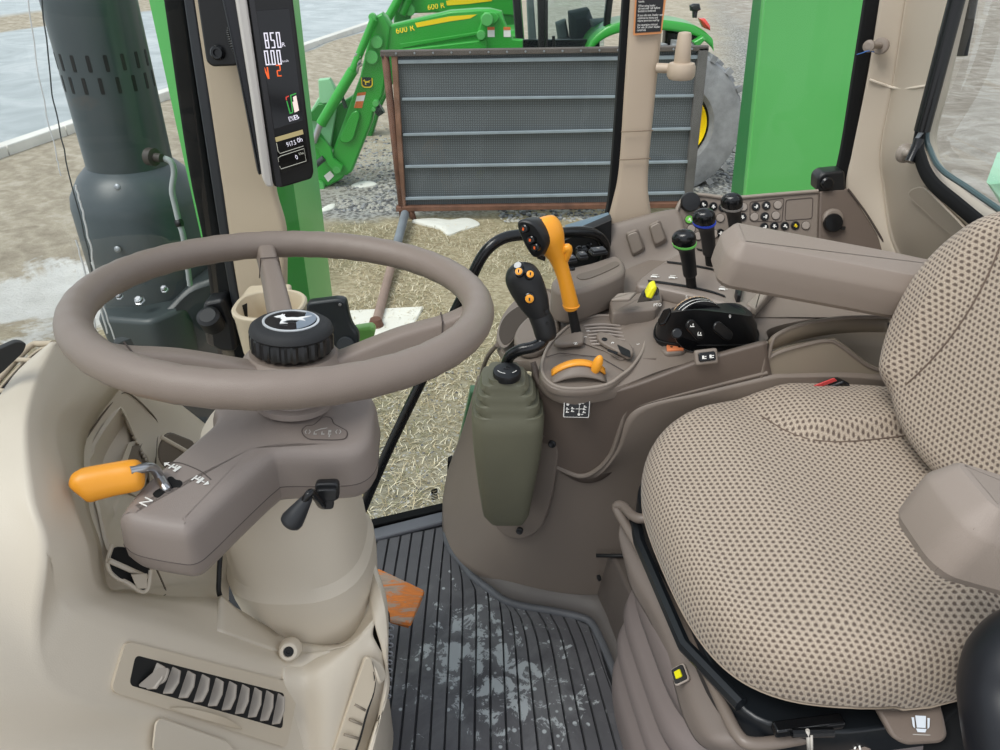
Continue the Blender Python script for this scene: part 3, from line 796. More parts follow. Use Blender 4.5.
# side panes
def gy(x, z): return 1.365 + .35 * x + .075 * z
mb = MB()
def gp_(px, py):  # point on the slanted front side pane
    r = P(px, py, y=1) - EYE; r = r / 1.0
    k = (1.365 + .075 * CH) / (r.y - .35 * r.x - .075 * r.z); return EYE + r * k
g00, g10 = gp_(340, 545), gp_(480, 520)
mb.grid([[V((x_, gy(x_, z_), z_)) for x_ in (-.46, -.1, .24)] for z_ in (.0, .8, 1.7)])
obj('window_2', mb, glass, kind='structure', label='tall side pane between front and middle pillar')
mb = MB(); mb.grid([[V((x_, 1.47 + .06 * (z_ - .7), z_)) for x_ in (.26, .5, .74)] for z_ in (.62, 1.2, 1.7)])
obj('window_3', mb, glass, kind='structure', label='rear side pane')
# windscreen
ws = [(-.455, 1.235), (-.60, 1.0), (-.70, .7), (-.74, .4), (-.74, .0)]
mb = MB(); mb.grid([[V((x_ - .10 * (z_ - .8), y_, z_)) for x_, y_ in spline([(a, b, 0) for a, b in ws], 5) for _ in (0,)] if False else [V((q.x + .08 * (z_ - .8), q.y, z_)) for q in spline([V((a, b, 0)) for a, b in ws], 5)] for z_ in (.2, .7, 1.2, 1.75)])
obj('window_1', mb, glass, kind='structure', label='curved windscreen pane')
# thin pale and dark tubes for the rippled lines down the windscreen
def film(path, r, m, nm):
    mb = MB(); rr = random.Random(len(path) * 7 + int(path[0][0])); pts = []
    for a, b in zip(path, path[1:]):
        for j in range(6): pts.append((a[0] + (b[0] - a[0]) * j / 6 + rr.uniform(-.8, .8), a[1] + (b[1] - a[1]) * j / 6))
    mb.tube(spline([P(a, b, y=1.0) for a, b in pts], 2), r, 5); return obj(nm, mb, m, kind='structure', label='thin rippled line running down the windscreen')
fm = mat('film edge pale', '#d6d9d6', .2); fd = mat('film edge dark', '#3f4545', .3)
film([(40, -20), (52, 95), (66, 160), (88, 250), (106, 335)], .0009, fd, 'trim_15'); film([(25, -20), (38, 75), (56, 155), (62, 180)], .0008, fm, 'trim_16')
film([(75, 185), (83, 212), (91, 250), (99, 300), (108, 340)], .0013, fm, 'trim_17'); film([(76, 240), (88, 285), (98, 340)], .0013, fm, 'trim_18'); film([(92, 262), (104, 310), (117, 345)], .0011, fm, 'trim_19')
# frit band at the foot of the windscreen
mb = MB(); mb.prism(rpoly([P(a, b, y=.62) for a, b in ((-60, 400), (-60, 372), (0, 349), (18, 341), (27, 343), (24, 352), (0, 375))], .008, 4), V((-.01, .01, -.003)), edge=.001)
obj('trim_20', mb, blackm, kind='structure', label='black band at the foot of the windscreen')

# threshold under the side pane
mb = MB(); a, b = gp_(362, 531.5), gp_(452, 509); dn = (b - a).normalized()
a, b = a - dn * .2, b + dn * .4
for p in (a, b): p.z = .0; p.y -= .012
mb.prism([a + V((0, -.006, 0)), b + V((0, -.006, 0)), b + V((0, .02, 0)), a + V((0, .02, 0))], V((0, 0, .012)), edge=.003)
obj('trim_21', mb, gasket, kind='structure', label='black sill seal under the side pane')
# dark box under the side window next to the console
mb = MB(); mb.prism(PY([(556, 243, 1.37), (612, 219, 1.37), (610, 275, 1.37), (560, 285, 1.37)]), V((0, .03, 0)), edge=.003)
obj('trim_22', mb, blackm, kind='structure', label='black lower window frame behind the orange lever')
mb = MB(); mb.prism(PY([(566, 230, 1.40), (610, 217, 1.40), (610, 222, 1.40), (566, 236, 1.40)]), V((0, .03, 0)), edge=.003); obj('trim_23', mb, mat('slate strip', '#5f7684', .4), kind='structure', label='slate edge of the lower window frame')

# green edge of the cab door frame outside, low behind the console
mb = MB(); mb.prism(PY([(470, 392, 1.36), (477, 392, 1.36), (452, 500, 1.33), (446, 500, 1.33)]), V((0, .03, 0)), edge=.003); obj('trim_24', mb, mat('frame green dull', '#4c7a55', .4), kind='structure', label='dull green frame edge outside the pane')
mb = MB(); mb.prism(PY([(447.5, 462, 1.33), (452, 460, 1.33), (451, 488, 1.33), (446.5, 490, 1.33)]), V((0, .02, 0)), edge=.003); obj('trim_25', mb, gasket, kind='structure', label='black clip on the frame edge')

# small emblem printed low on the side pane
mb = MB(); c_ = gp_(434.5, 490) - V((0, .004, 0)); M = frame(c_, V((1, .35, 0)), V((0, 0, 1)))
o_ = rpoly([M @ V((a * .0075, b * .0065, 0)) for a, b in ((-1, -1), (1, -1), (1, 1), (-1, 1))], .002, 3); mb.prism(o_, M.to_3x3() @ V((0, 0, .0006)))
for k in range(4):
    o_ = [M @ V((a * (.008 - .001 * (k % 2)), -.010 - .0045 * k + b * .0012, 0)) for a, b in ((-1, -1), (1, -1), (1, 1), (-1, 1))]; mb.prism(o_, M.to_3x3() @ V((0, 0, .0005)))
gm = tag(obj('glass_mark', mb, mat('mark black', '#20221f', .6)), 'small dark emblem mark printed low on the tall side pane', 'mark')
mb = MB(); deer(mb, M @ Matrix.Translation((0, 0, .0008)), .0055, .0004, 1.2); obj('leaping_deer', mb, mat('mark straw', '#c7bb97', .6), gm)

# ------------------------------------------------------------------ grab rail
mb = MB()
mb.tube(spline(PY([(352, 535, 1.215), (386, 455, 1.235), (440, 343, 1.255), (468, 285, 1.262), (480, 260, 1.265), (490, 247, 1.27), (503, 238.5, 1.28), (520, 235, 1.29), (560, 233, 1.31), (583, 232, 1.33), (598, 236, 1.345), (605, 248, 1.355), (602, 262, 1.365), (592, 270, 1.37)]), 8), .0105, 16)
tag(obj('grab_rail', mb, blackg), 'bent black tube grab rail rising from the door sill to the window frame', 'rail')

# ------------------------------------------------------------------ floor
t_top = [(377, 543), (389, 540.5), (401, 538), (412, 535), (424, 533), (435.5, 530.6), (446, 528), (450, 553), (459, 566), (469, 579), (479, 584), (490, 592), (501, 601), (512, 607), (524, 610), (537, 612), (550, 616), (562, 615.5), (576, 622), (589, 628), (600, 650)]
t_mid = [(367, 600), (379, 600), (391, 600), (403, 600), (415, 600), (427, 600), (439, 600), (451, 600), (463, 600), (476, 601), (489, 601), (501, 610), (513, 625), (525, 635), (537, 640), (550, 640), (563, 645), (576, 650), (589, 655), (600, 660), (612, 690)]
t_bot = [(345, 750), (358, 750), (372, 750), (386, 750), (400, 750), (414, 750), (430, 750), (444.5, 750), (459, 750), (474.5, 750), (491, 750), (507, 750), (522, 750), (538, 750), (554, 750), (570, 750), (585.5, 750), (601, 750), (616, 750), (632, 750), (646, 750)]
def floor_mat_material():
    m = bpy.data.materials.new('ribbed rubber mat'); m.use_nodes = True; t = NT(m); ps = t.pos()
    base = t.ramp(t.noise(5, 6, .65, vec=ps), [(.3, '#4b4b4e'), (.7, '#5f5e61')])
    # dried splashes of pale mud in the middle of the mat
    sp = t.n('ShaderNodeVectorMath', operation='DISTANCE'); t.l(ps, sp.inputs[0]); sp.inputs[1].default_value = P(520, 690, z=0)
    sp2 = t.n('ShaderNodeVectorMath', operation='DISTANCE'); t.l(ps, sp2.inputs[0]); sp2.inputs[1].default_value = P(470, 655, z=0)
    near = t.math('MAXIMUM', step(t, sp.outputs['Value'], .27, .02), t.math('MULTIPLY', step(t, sp2.outputs['Value'], .28, .05), .9))
    n1 = t.noise(27, 7, .7, vec=ps, dist=.5)
    blot = step(t, t.math('ADD', n1, t.math('MULTIPLY', near, .25)), .73, .77)
    n2 = t.noise(7, 6, .7, vec=ps, dist=1.)
    film_ = t.math('MULTIPLY', step(t, t.math('ADD', n2, t.math('MULTIPLY', near, .26)), .62, .86), .30)
    col = t.mix(film_, base, '#9a9c9c')
    vv = t.n('ShaderNodeTexVoronoi'); vv.inputs['Scale'].default_value = 46; t.l(ps, vv.inputs['Vector'])
    spot = t.math('MULTIPLY', step(t, vv.outputs['Distance'], .2, .14), step(t, t.math('ADD', t.noise(11, 3, .6, vec=ps), t.math('MULTIPLY', near, .2)), .60, .64))
    col = t.mix(t.math('MULTIPLY', t.math('MAXIMUM', blot, spot), .85), col, '#b9bfc0')
    t.l(col, t.b.inputs['Base Color']); t.b.inputs['Roughness'].default_value = .55
    t.bump(t.noise(500, 3, vec=ps), .2, .0008); return m
fmat = floor_mat_material()
mb = MB()
fp = [V((-.75, -.1, -.03)), V((.95, -.1, -.03)), V((.95, 1.5, -.03)), V((.5, 1.5, -.03)), V((-.1, 1.318, -.03)), V((-.55, 1.16, -.03)), V((-.75, 1.1, -.03))]
mb.prism(fp, V((0, 0, .03)))
obj('floor', mb, mat('floor base', '#2c2d30', .6), kind='structure', label='dark cab floor')
froot = thing('floor_mat', 'dark grey ribbed rubber floor mat with pale dried mud between dash and seat', 'mat', P(480, 650, z=0))
mb = MB()
lines = []
for a, b, c_ in zip(t_top, t_mid, t_bot):
    B_ = P(*c_, z=.001); A_ = P(*a, z=.001); M_ = P(*b, z=.001)
    ext = B_ + (B_ - M_).normalized() * .5
    lines.append([A_, M_, B_, ext])
for l0, l1 in zip(lines, lines[1:]):
    n0, n1 = resample(spline(l0, 6), 24), resample(spline(l1, 6), 24)
    s0, s1 = [], []
    for a, b in zip(n0, n1):
        d = (b - a); g = min(.0010 / max(d.length, 1e-4), .3); s0.append(a + d * g); s1.append(b - d * g)
    h = V((0, 0, .006)); e0 = [p + (q - p) * .06 + h for p, q in zip(s0, s1)]; e1 = [q + (p - q) * .06 + h for p, q in zip(s0, s1)]
    mb.grid([s0, e0, e1, s1]); mb.face([mb.vert(p) for p in (s0[0], e0[0], e1[0], s1[0])])
obj('ribs', mb, fmat, froot, autosmooth=25)
mb = MB()
a, b = gp_(362, 533), gp_(455, 511)
bd = PZ([(364, 534), (447, 513.5), (455, 512), (462, 540), (448, 524), (364, 545)], .0)
mb.prism([p + V((0, 0, .0005)) for p in PZ([(340, 541), (452, 513), (462, 522), (446, 525), (340, 552)], 0)], V((0, 0, .012)), edge=.003)
obj('flat_border', mb, mat('mat border', '#6c6e74', .5, grain=.2), froot)
mb = MB()   # moulded rim rising along the console and the seat box
rim = spline(PZ([(447, 522), (447, 540), (452, 553), (463, 566), (473, 579), (490, 592), (505, 603), (525, 609), (550, 613), (574, 618), (590, 624), (600, 640), (612, 668), (628, 710), (645, 755), (665, 800)], .0), 5)
mb.tube([p + V((0, 0, .006)) for p in rim], .009, 10); obj('moulded_rim', mb, mat('mat rim', '#54565a', .5, grain=.3, var=.12, vscale=20), froot)
mb = MB(); rows = [[p + V((0, 0, .008)) for p in rim]]
rows.append([p + V((.012, .012, .03)) for p in rim]); rows.append([p + V((.03, .05, .05)) for p in rim]); mb.grid(rows)
obj('raised_flank', mb, mat('mat flank', '#5b5652', .5, grain=.3), froot, solid=.004)

# ------------------------------------------------------------------ exhaust stack outside
def exhaust():
    y = 1.52
    def ctr(py, l, r): return P((l + r) / 2, py, y=y), (P(r, py, y=y) - P(l, py, y=y)).length / 2
    root = thing('exhaust_stack', 'dark grey exhaust stack with slotted shield outside the windscreen', 'exhaust', P(140, 352, y=y))
    dk = mat('stack dark', '#3d4649', .35, var=.12, vscale=4, coat=.1)
    top, r0 = ctr(0, 46, 133); bot, r1 = ctr(163, 90, 170)
    ax = (top - bot).normalized(); L = (top - bot).length
    mb = MB(); mb.lathe([(r1 * .93, -.005), (r1, 0), (r1, L * .3), (r1 * 1.0, L), (r1, L + 1.0)], bot, ax, 48)
    sh = obj('shield', mb, dk, root)
    vx = ax.cross(V((0, -1, 0))).normalized()
    for row, hh in ((0, .150 / .163), (1, 0)):
        pass
    mb = MB()
    ref = V((1, 0, 0)); u = (ref - ax * ref.dot(ax)).normalized(); w_ = ax.cross(u)
    for py, h2 in ((53, .0145), (74, .0145)):
        h = L * (1 - py / 163.)
        for k in range(-4, 5):
            an = -PI / 2 + .12 + k * .36 + (.14 if py > 60 else 0)
            n = u * math.cos(an) + w_ * math.sin(an); tg = ax.cross(n)
            c_ = bot + ax * h + n * (r1 + .0004)
            mb.prism(rpoly([c_ + tg * a + ax * b for a, b in ((-.0035, -h2), (.0035, -h2), (.0035, h2), (-.0035, h2))], .002, 2), -n * .002)
    obj('slot', mb, blackm, sh)
    mb = MB(); c2, r2 = ctr(172, 78, 182); c3, r3 = ctr(196, 73, 197)
    rb = r3 * 1.0; c4 = bot - ax * .30
    hi = bot - ax * .0
    mb.lathe([(rb * .96, -.40), (rb, -.39), (rb, -.075), (rb * .97, -.055), (rb * .80, -.02), (r1 * 1.02, 0), (r1 * .9, .002)], bot, ax, 48)
    can = obj('canister', mb, mat('stack canister', '#434c50', .38, var=.15, vscale=5), root)
    mb = MB()
    for (px, py) in ((118, 187), (118, 249)): mb.lathe([(.006, 0), (.0065, .003), (.003, .005)], P(px, py, y=y - rb - .004), (0, -1, .1), 10)
    obj('bolt', mb, steel_d, can)
    # bracket plate with bolts below, and the dark fairing
    mb = MB(); mb.prism(rpoly(PY([(96, 318, 1.35), (104, 296, 1.45), (128, 283, 1.5), (180, 284, 1.5), (192, 292, 1.46), (188, 306, 1.38), (150, 322, 1.32)]), .02, 4), V((0, .02, -.16)), edge=.01)
    pl_ = obj('bracket_plate', mb, mat('stack plate', '#3a4345', .4), root)
    for (px, py, r_) in ((120, 297, .006), (140, 301, .0085), (165, 290, .006)):
        mb = MB(); mb.lathe([(r_ * 1.3, 0), (r_ * 1.3, .002), (r_, .003), (r_, .009), (r_ * .6, .011)], P(px, py, y=1.36), (0, -.5, .85), 6); obj('bolt_head', mb, steel, pl_)
    mb = MB(); mb.prism(rpoly(PY([(188, 286, 1.40), (214, 278, 1.40), (230, 335, 1.40), (262, 450, 1.40), (120, 450, 1.36), (110, 340, 1.34), (150, 325, 1.34)]), .02, 3), V((0, .2, 0)), edge=.012); obj('fairing', mb, mat('stack fairing', '#2c3437', .4), root)
    mb = MB(); mb.tube(spline(PY([(152, 158, 1.36), (162, 158, 1.36), (171, 162, 1.36), (174, 172, 1.36), (172, 190, 1.36), (175, 205, 1.36), (179, 222, 1.36), (184, 240, 1.36), (190, 285, 1.38)]), 6), .0055, 10)
    ho = tag(obj('sensor_line', mb, mat('line pale grey', '#a7adad', .4)), 'pale grey sensor line looping down beside the exhaust canister', 'hose')
    mb = MB(); c_ = P(153, 157, y=1.36); mb.lathe([(.016, -.01), (.016, .004), (.008, .006), (.0075, .02)], c_, V((1, -.4, 0)), 14); obj('line_fitting', mb, mat('fitting dark', '#3a3530', .5), ho)
    mb = MB(); mb.tube(PY([(176.5, 223.5, 1.357), (182, 222.5, 1.357)]), .0075, 8); obj('cable_tie', mb, black, ho)
exhaust()
mb = MB(); mb.prism(rpoly(PY([(203, 303, 1.18), (222, 299, 1.18), (232, 325, 1.18), (236, 352, 1.18), (222, 352, 1.18), (206, 345, 1.18), (202, 320, 1.18)]), .008, 4), V((0, .04, 0)), edge=.006)
mb.lathe([(.02, 0), (.02, .03), (.014, .034)], P(214, 325, y=1.175), (0, -.5, .8), 18)
tag(obj('wiper_motor', mb, black), 'black wiper motor cover at the foot of the windscreen seal', 'motor cover')
mb = MB(); mb.prism(rpoly(PY([(352, 330, 1.5), (371, 327, 1.5), (375, 331, 1.5), (373, 340, 1.5), (354, 345, 1.5)]), .006, 3), V((0, .03, 0)), edge=.006)
tag(obj('step_bar', mb, mat('step green', '#86b860', .4)), 'short green bar end outside the pane beside the concrete pad', 'bar')
# ------------------------------------------------------------------ dash
dash = thing('dashboard', 'tan moulded dashboard wrapped around the steering column with louvred air vents', 'dashboard', V((-.35, .6, 0)))
# crease lines, each (px, py, depth); the lower face is one flat plane
V0 = P(75, 614, y=.468)
vn = (P(70, 697, y=.425) - V0).cross(P(280, 674, y=.582) - V0).normalized()
if vn.y > 0: vn = -vn
def on_face(px, py, lift=0.):
    r = (P(px, py, y=1.) - EYE); k = (V0 - EYE).dot(vn) / r.dot(vn); return EYE + r * k + vn * lift
def fy(px, py): return (px, py, on_face(px, py).y)
Oo = [(-90, 366, .70), (-110, 400, .62), (-140, 450, .52), (-160, 520, .45), (-170, 590, .39), (-170, 660, .34), (-150, 740, .32), (-100, 800, .32), (0, 850, .34), (120, 880, .36), (240, 900, .38)]
I0 = [(-8, 446, .56), (-8, 470, .53), (-8, 500, .49), (-8, 530, .465), (-8, 580, .43), (-6, 640, .40), (4, 700, .385), (40, 745, .385), (120, 785, .40), (220, 810, .42), (300, 840, .44)]
A_ = [(56, 343, .70), (38, 376, .64), (25, 425, .57), (31, 498, .50), (45, 550, .47), (38, 624, .442), fy(43, 669), fy(70, 697), fy(151, 722), fy(230, 750), fy(300, 780)]
top = [(52, 344, .705), (20, 372, .66), (-6, 408, .61), (-26, 430, .575), (-60, 470, .53), (-100, 540, .46), (-120, 620, .40), (-110, 700, .365), (-60, 780, .345), (60, 840, .318), (200, 880, .295)]
mid1 = [(a[0] * .45 + b[0] * .55, a[1] * .45 + b[1] * .55, a[2] * .45 + b[2] * .55 - .006) for a, b in zip(A_, top)]
A2 = [(56, 343, .70), (38, 376, .64), (25, 425, .57), (31, 498, .50), (46, 552, .472), (55, 593, .468), fy(75, 614), fy(123, 632), fy(200, 653), fy(280, 674), fy(322, 676)]
B_ = [(86, 372, .715), (67, 400, .655), (53, 432, .602), (70, 503, .537), (84, 545, .512), (95, 588, .51), (122, 603, .515), (160, 612, .535), (215, 632, .565), (285, 655, .612), (330, 652, .618)]
C1 = [(142, 368, .83), (118, 388, .78), (84, 440, .715), (86, 503, .635), (98, 545, .585), (106, 588, .556), (130, 592, .553), (165, 598, .565), (222, 603, .615), (290, 640, .642), (340, 645, .645)]
def half(p, q, e=0.): return [(a[0] * .5 + b[0] * .5, a[1] * .5 + b[1] * .5, a[2] * .5 + b[2] * .5 + e) for a, b in zip(p, q)]
NS = 8
cols = {k: spline(PY(v), NS) for k, v in (('t', top), ('m', mid1), ('A', A_), ('A2', A2), ('h', half(A2, B_, -.004)), ('B', B_), ('C', C1))}
cols['A2'][:4 * NS + 1] = [p.copy() for p in cols['A'][:4 * NS + 1]]
rows = []
def soft(pts, r):
    """round the inner joints of a cross-section"""
    out = [pts[0]]
    for a, b, c_ in zip(pts, pts[1:], pts[2:]):
        k = min(r, (a - b).length * .45, (c_ - b).length * .45)
        if k < 2e-4: out.append(b); continue
        p, q = b + (a - b).normalized() * k, b + (c_ - b).normalized() * k
        for j in range(5): t_ = j / 4; out.append(p * (1 - t_) ** 2 + b * 2 * t_ * (1 - t_) + q * t_ * t_)
    out.append(pts[-1]); return out
mb = MB()
for i in range(len(cols['t'])):
    g_ = {k: v[i] for k, v in cols.items()}
    body = spline([g_['t'], g_['m'], g_['A']], 6)
    sec = body[:-1] + [g_['A'], g_['A2'], g_['h'], g_['B'], g_['C']]
    rows.append(resample(soft(body[:-1][-2:] + [g_['A'], g_['A2']], .006)[:-1] , 14) if False else sec)
# crossing sections at a fixed resolution
G = []
for i in range(len(rows)):
    g_ = {k: v[i] for k, v in cols.items()}
    body = spline([g_['t'], g_['m'], g_['A']], 6)
    seg = [p for p in body]
    w_ = (g_['A2'] - g_['A']).length
    lin_ = [g_['A'].lerp(g_['A2'], f) for f in (.06, .2, .5, .8, .94)]
    pl = spline([g_['A2'], g_['h'], g_['B']], 5)
    fl = [g_['B'].lerp(g_['C'], f) for f in (.08, .3, .6, 1.)]
    G.append(seg + lin_ + pl + fl)
for _ in range(0):   # relax across the creases so that they are rounded like moulded plastic
    G = [[r[0]] + [r[j] * .5 + (r[j - 1] + r[j + 1]) * .25 for j in range(1, len(r) - 1)] + [r[-1]] for r in G]
mb.grid(G)
obj('outer_skin', mb, tan, dash, solid=.005, solid_off=0, autosmooth=0)
# upper right flank of the dash running back to the column, with slots
mb = MB()
PKP = [(90, 461), (117, 413), (124, 413), (137, 440), (152, 470), (150, 520), (140, 545), (112, 546), (100, 505)]
def inside(x_, y_, poly):
    c_ = False
    for (x0, y0), (x1, y1) in zip(poly, poly[1:] + poly[:1]):
        if (y0 > y_) != (y1 > y_) and x_ < (x1 - x0) * (y_ - y0) / (y1 - y0) + x0: c_ = not c_
    return c_
def pix(p):
    q = V(p) - EYE; d = q.dot(CF); return 500 + FPX * q.x / d, 375 - FPX * q.dot(CU) / d
Rr = [(170, 396, .90), (209, 427, .92), (232, 450, .90), (238, 500, .84), (238, 540, .76), (234, 568, .70), (230, 580, .68), (229, 590, .66), (229, 600, .64)]
fg = mb.patch([PY(C1[:9]), PY([tuple(a * .6 + b * .4 for a, b in zip(p, q)) for p, q in zip(C1, Rr)]), PY(Rr)], 34, 48)
flank_pts = [p for r in fg for p in r]
gone = [f for f in mb.bm.faces if inside(*pix(f.calc_center_median()), PKP)]
bmesh.ops.delete(mb.bm, geom=gone, context='FACES')
def on_flank(px, py, lift=0.):
    dst = lambda p: (pix(p)[0] - px) ** 2 + (pix(p)[1] - py) ** 2
    near = sorted(flank_pts[::7], key=dst)[:5]; w = [1 / (dst(p) + .3) for p in near]
    return P(px, py, y=sum(p.y * k for p, k in zip(near, w)) / sum(w) - lift)
obj('column_flank', mb, tan, dash, solid=.005, solid_off=-1)
mb = MB()
mb.prism(rpoly(PY([(166, 430, .80), (196, 442, .82), (188, 456, .80), (176, 470, .785), (166, 470, .77), (158, 460, .77), (157, 448, .78)]), .012, 4), V((.004, -.006, .004)), edge=.002); sv = obj('slot_vent', mb, mat('vent shade', '#6f665b', .6), dash)
for k in range(3):
    mb = MB(); mb.tube(spline(PY([(161 + 0 * k, 437 + 11 * k, .785 - .005 * k), (172, 443 + 11 * k, .79 - .004 * k), (195 - 5 * k, 456 + 8 * k, .80 - .006 * k)]), 5), .0028, 8); obj('louvre', mb, tan, sv)
# glove panel with seam and deep pocket
mb = MB()
pan = [(77, 463, .668), (112, 402, .735), (120, 394, .75), (130, 394, .76), (148, 410, .785), (158, 424, .795), (157, 440, .785), (155, 470, .76), (150, 545, .65), (165, 588, .585), (163, 597, .57), (150, 606, .56), (120, 595, .548), (92, 582, .548), (94, 570, .552), (106, 545, .575)]
pc = PY(pan); cen = sum(pc, V()) / len(pc)
nrm = V((.50, -.62, .6)).normalized()
seam = [p + nrm * .004 for p in spline(pc, 3, closed=True)]
seam = spline([on_flank(a, b, .0012) for a, b, _y in pan], 3, closed=True); mb.tube(seam, .0011, 6, closed=True)
obj('panel_seam', mb, mat('seam dark', '#6b6052', .8), dash)
# deep pocket in the panel
rim = spline([on_flank(a, b, .001) for a, b in PKP], 5, closed=True); c_ = sum(rim, V()) / len(rim)
mb = MB(); inn = V((-.35, .75, -.55)).normalized()
r0 = [c_ + (p - c_) * 1.10 - inn * .004 for p in rim]; rim = [p - inn * .0045 for p in rim]; r1 = [c_ + (p - c_) * .985 + inn * .004 for p in rim]; r2 = [c_ + (p - c_) * .80 + inn * .05 for p in rim]
vs_g = mb.grid([r0, rim, r1, r2], closed_u=True); mb.fan(vs_g[-1]); obj('pocket', mb, tan, dash, autosmooth=45)
mb = MB(); bx_ = [p + inn * .022 for p in [on_flank(*q) for q in ((118, 466), (127, 443), (147, 437), (141, 452), (148, 474), (140, 500), (122, 490))]]; mb.prism(bx_, -inn * .014, edge=.002); pk = obj('pocket_box', mb, tan, dash)
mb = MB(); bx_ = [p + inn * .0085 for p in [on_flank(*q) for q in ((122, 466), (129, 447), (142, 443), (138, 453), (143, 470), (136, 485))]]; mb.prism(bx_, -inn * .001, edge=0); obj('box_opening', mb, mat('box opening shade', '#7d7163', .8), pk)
# lower outlet under the column arm
mb = MB(); o_ = rpoly(PY([(112, 545, .57), (150, 552, .585), (148, 588, .555), (140, 591, .55), (118, 577, .545), (107, 566, .548)]), .01, 4)
mb.prism([p + nrm * .003 for p in o_], nrm * .004, edge=.001); lo_ = obj('foot_outlet', mb, blackm, dash)
mb = MB(); rr = [p + nrm * .007 for p in spline(PY([(112, 545, .57), (107, 563, .55), (113, 575, .547), (128, 583, .547), (140, 591, .55), (147, 588, .555), (150, 570, .57)]), 4)]; mb.tube(rr, .0022, 8); obj('outlet_rim', mb, tan, lo_)
mb = MB(); mb.tube([p + nrm * .01 for p in PY([(108, 560, .552), (146, 577, .565)])], .0028, 8); obj('cross_bar', mb, tan, lo_)
mb = MB(); mb.prism([p + nrm * .009 for p in PY([(130, 574, .553), (146, 573, .567), (146, 588, .556), (136, 588, .55)])], nrm * .003, edge=.001); obj('divider', mb, tan, lo_)

# ledge around the column foot
mb = MB()
edge_o = [(215, 632, .565), (285, 655, .612), (304, 660, .616), (330, 652, .62), (352, 645, .625), (374, 622, .65), (385, 600, .68), (376, 572, .72), (366, 540, .77)]
edge_i = [(220, 596, .615), (248, 621, .625), (276, 636, .635), (304, 644, .64), (331, 648, .645), (349, 641, .655), (362, 619, .675), (371, 588, .70), (366, 540, .77)]
mb.patch([PY(edge_o), PY([tuple(a * .5 + b * .5 for a, b in zip(p, q)) for p, q in zip(edge_o, edge_i)]), PY(edge_i)], 6, 4)
obj('foot_ledge', mb, tan, dash, solid=.006, solid_off=0)
mb = MB(); mb.tube(spline(PY([(222, 540, .66), (219, 575, .63), (222, 600, .62), (249, 622, .628), (277, 636.5, .636), (304, 644.5, .642), (331, 648.5, .647), (349.5, 641.5, .657), (363, 619, .677), (372, 587, .703)]), 6), .003, 8); obj('ledge_gap', mb, blackm, dash)
# screw boss
mb = MB(); bc = P(289, 651, y=.605); bn = V((.15, -.75, .65)).normalized(); mb.lathe([(.014, -.016), (.012, .003), (.010, .0055), (.0065, .006), (.006, .001)], bc, bn, 24); bo = obj('screw_boss', mb, tan, dash)
mb = MB(); mb.lathe([(.0058, .001), (.0058, .0035), (.003, .0035), (.0025, .002)], bc, bn, 12); obj('screw', mb, blackm, bo)

# louvred vent in the lower face
fr_o = rpoly([on_face(*p, .003) for p in ((123, 640), (283, 691), (272, 745), (107, 690))], .008, 5)
op = rpoly([on_face(*p, .003) for p in ((133, 655), (283.5, 693), (278, 729), (124, 686))], .006, 5)
fr_i = rpoly([on_face(*p, .004) for p in ((131.5, 654), (281, 692.5), (279, 728), (125, 684))], .006, 5)
fo = rpoly([on_face(*p, .004) for p in ((122, 640), (296, 684), (283, 747), (107, 690))], .008, 5)
mb = MB(); base = [p - vn * .006 for p in fo]
fo = [p + vn * .002 for p in fo]; fr_i = [p + vn * .002 for p in fr_i]
mb.grid([base, fo, fr_i, [p - vn * .007 for p in fr_i]], closed_u=True); vent = obj('air_vent', mb, mat('vent frame tan', '#c9bca7', .5, grain=.2), dash)
mb = MB(); mb.ngon([p - vn * .0005 for p in fr_i]); obj('vent_cavity', mb, blackm, vent)
louv = mat('louvre grey tan', '#a39a8f', .45)
fa, fb = on_face(133, 655, .005), on_face(281, 692, .005); ga, gb = on_face(126, 685, .005), on_face(278, 728, .005)
for k in range(10):
    f = .115 + k * .0925
    a, b = fa.lerp(fb, f), ga.lerp(gb, f - .03); u = (fb - fa).normalized()
    mb = MB(); tw = (u * .45 + vn * .9).normalized()
    L = (b - a); pts0 = []
    prof = [(0.04, .0), (.12, .010), (.5, .0125), (.88, .010), (.97, .0)]
    r0 = [a + L * t - vn * .004 - u * .002 for t, h in prof]; r1 = [a + L * t + tw * h - vn * .001 for t, h in prof]
    th = u * .0022
    mb.loft([r0 + r1[::-1], [p + th for p in r0] + [p + th for p in r1[::-1]]]); obj('louvre', mb, louv, vent, bevel=.0006)
mb = MB(); mb.prism(rpoly([p for p in (fa.lerp(fb, .03) + (ga - fa) * .95 + vn * .002, fa.lerp(fb, .1) + (ga - fa) * .2 + vn * .008, fa.lerp(fb, .145) + (ga - fa) * .12 + vn * .011, fa.lerp(fb, .14) + (ga - fa) * .6 + vn * .011, fa.lerp(fb, .09) + (ga - fa) * .95 + vn * .004)], .004, 3), (fb - fa).normalized() * .003, edge=.0008); obj('vent_flap', mb, louv, vent)
mb = MB(); gl = spline([on_face(165, 706, .009), on_face(185, 707, .009), on_face(215, 715, .013), on_face(237, 727, .009)], 6); gl2 = spline([on_face(165, 707, .008), on_face(186, 714, .009), on_face(213, 722, .009), on_face(237, 728, .008)], 6); gl3 = spline([on_face(165, 707, .007), on_face(185, 710, .0075), on_face(214, 718.5, .0075), on_face(237, 727.5, .007)], 6)
mb.grid([gl3, gl2, gl, gl3]); obj('vent_tab', mb, MATS['vent frame tan'], vent)
# small raised pad under the vent
mb = MB(); q0 = rpoly([on_face(153, 722, .003), on_face(160, 718, .003), on_face(225, 741, .003), on_face(242, 760, .003), on_face(232, 790, .003), on_face(150, 750, .003)], .005, 3)
mb.prism(q0, V((.003, -.004, .008)), edge=.002); obj('raised_pad', mb, tan, dash)

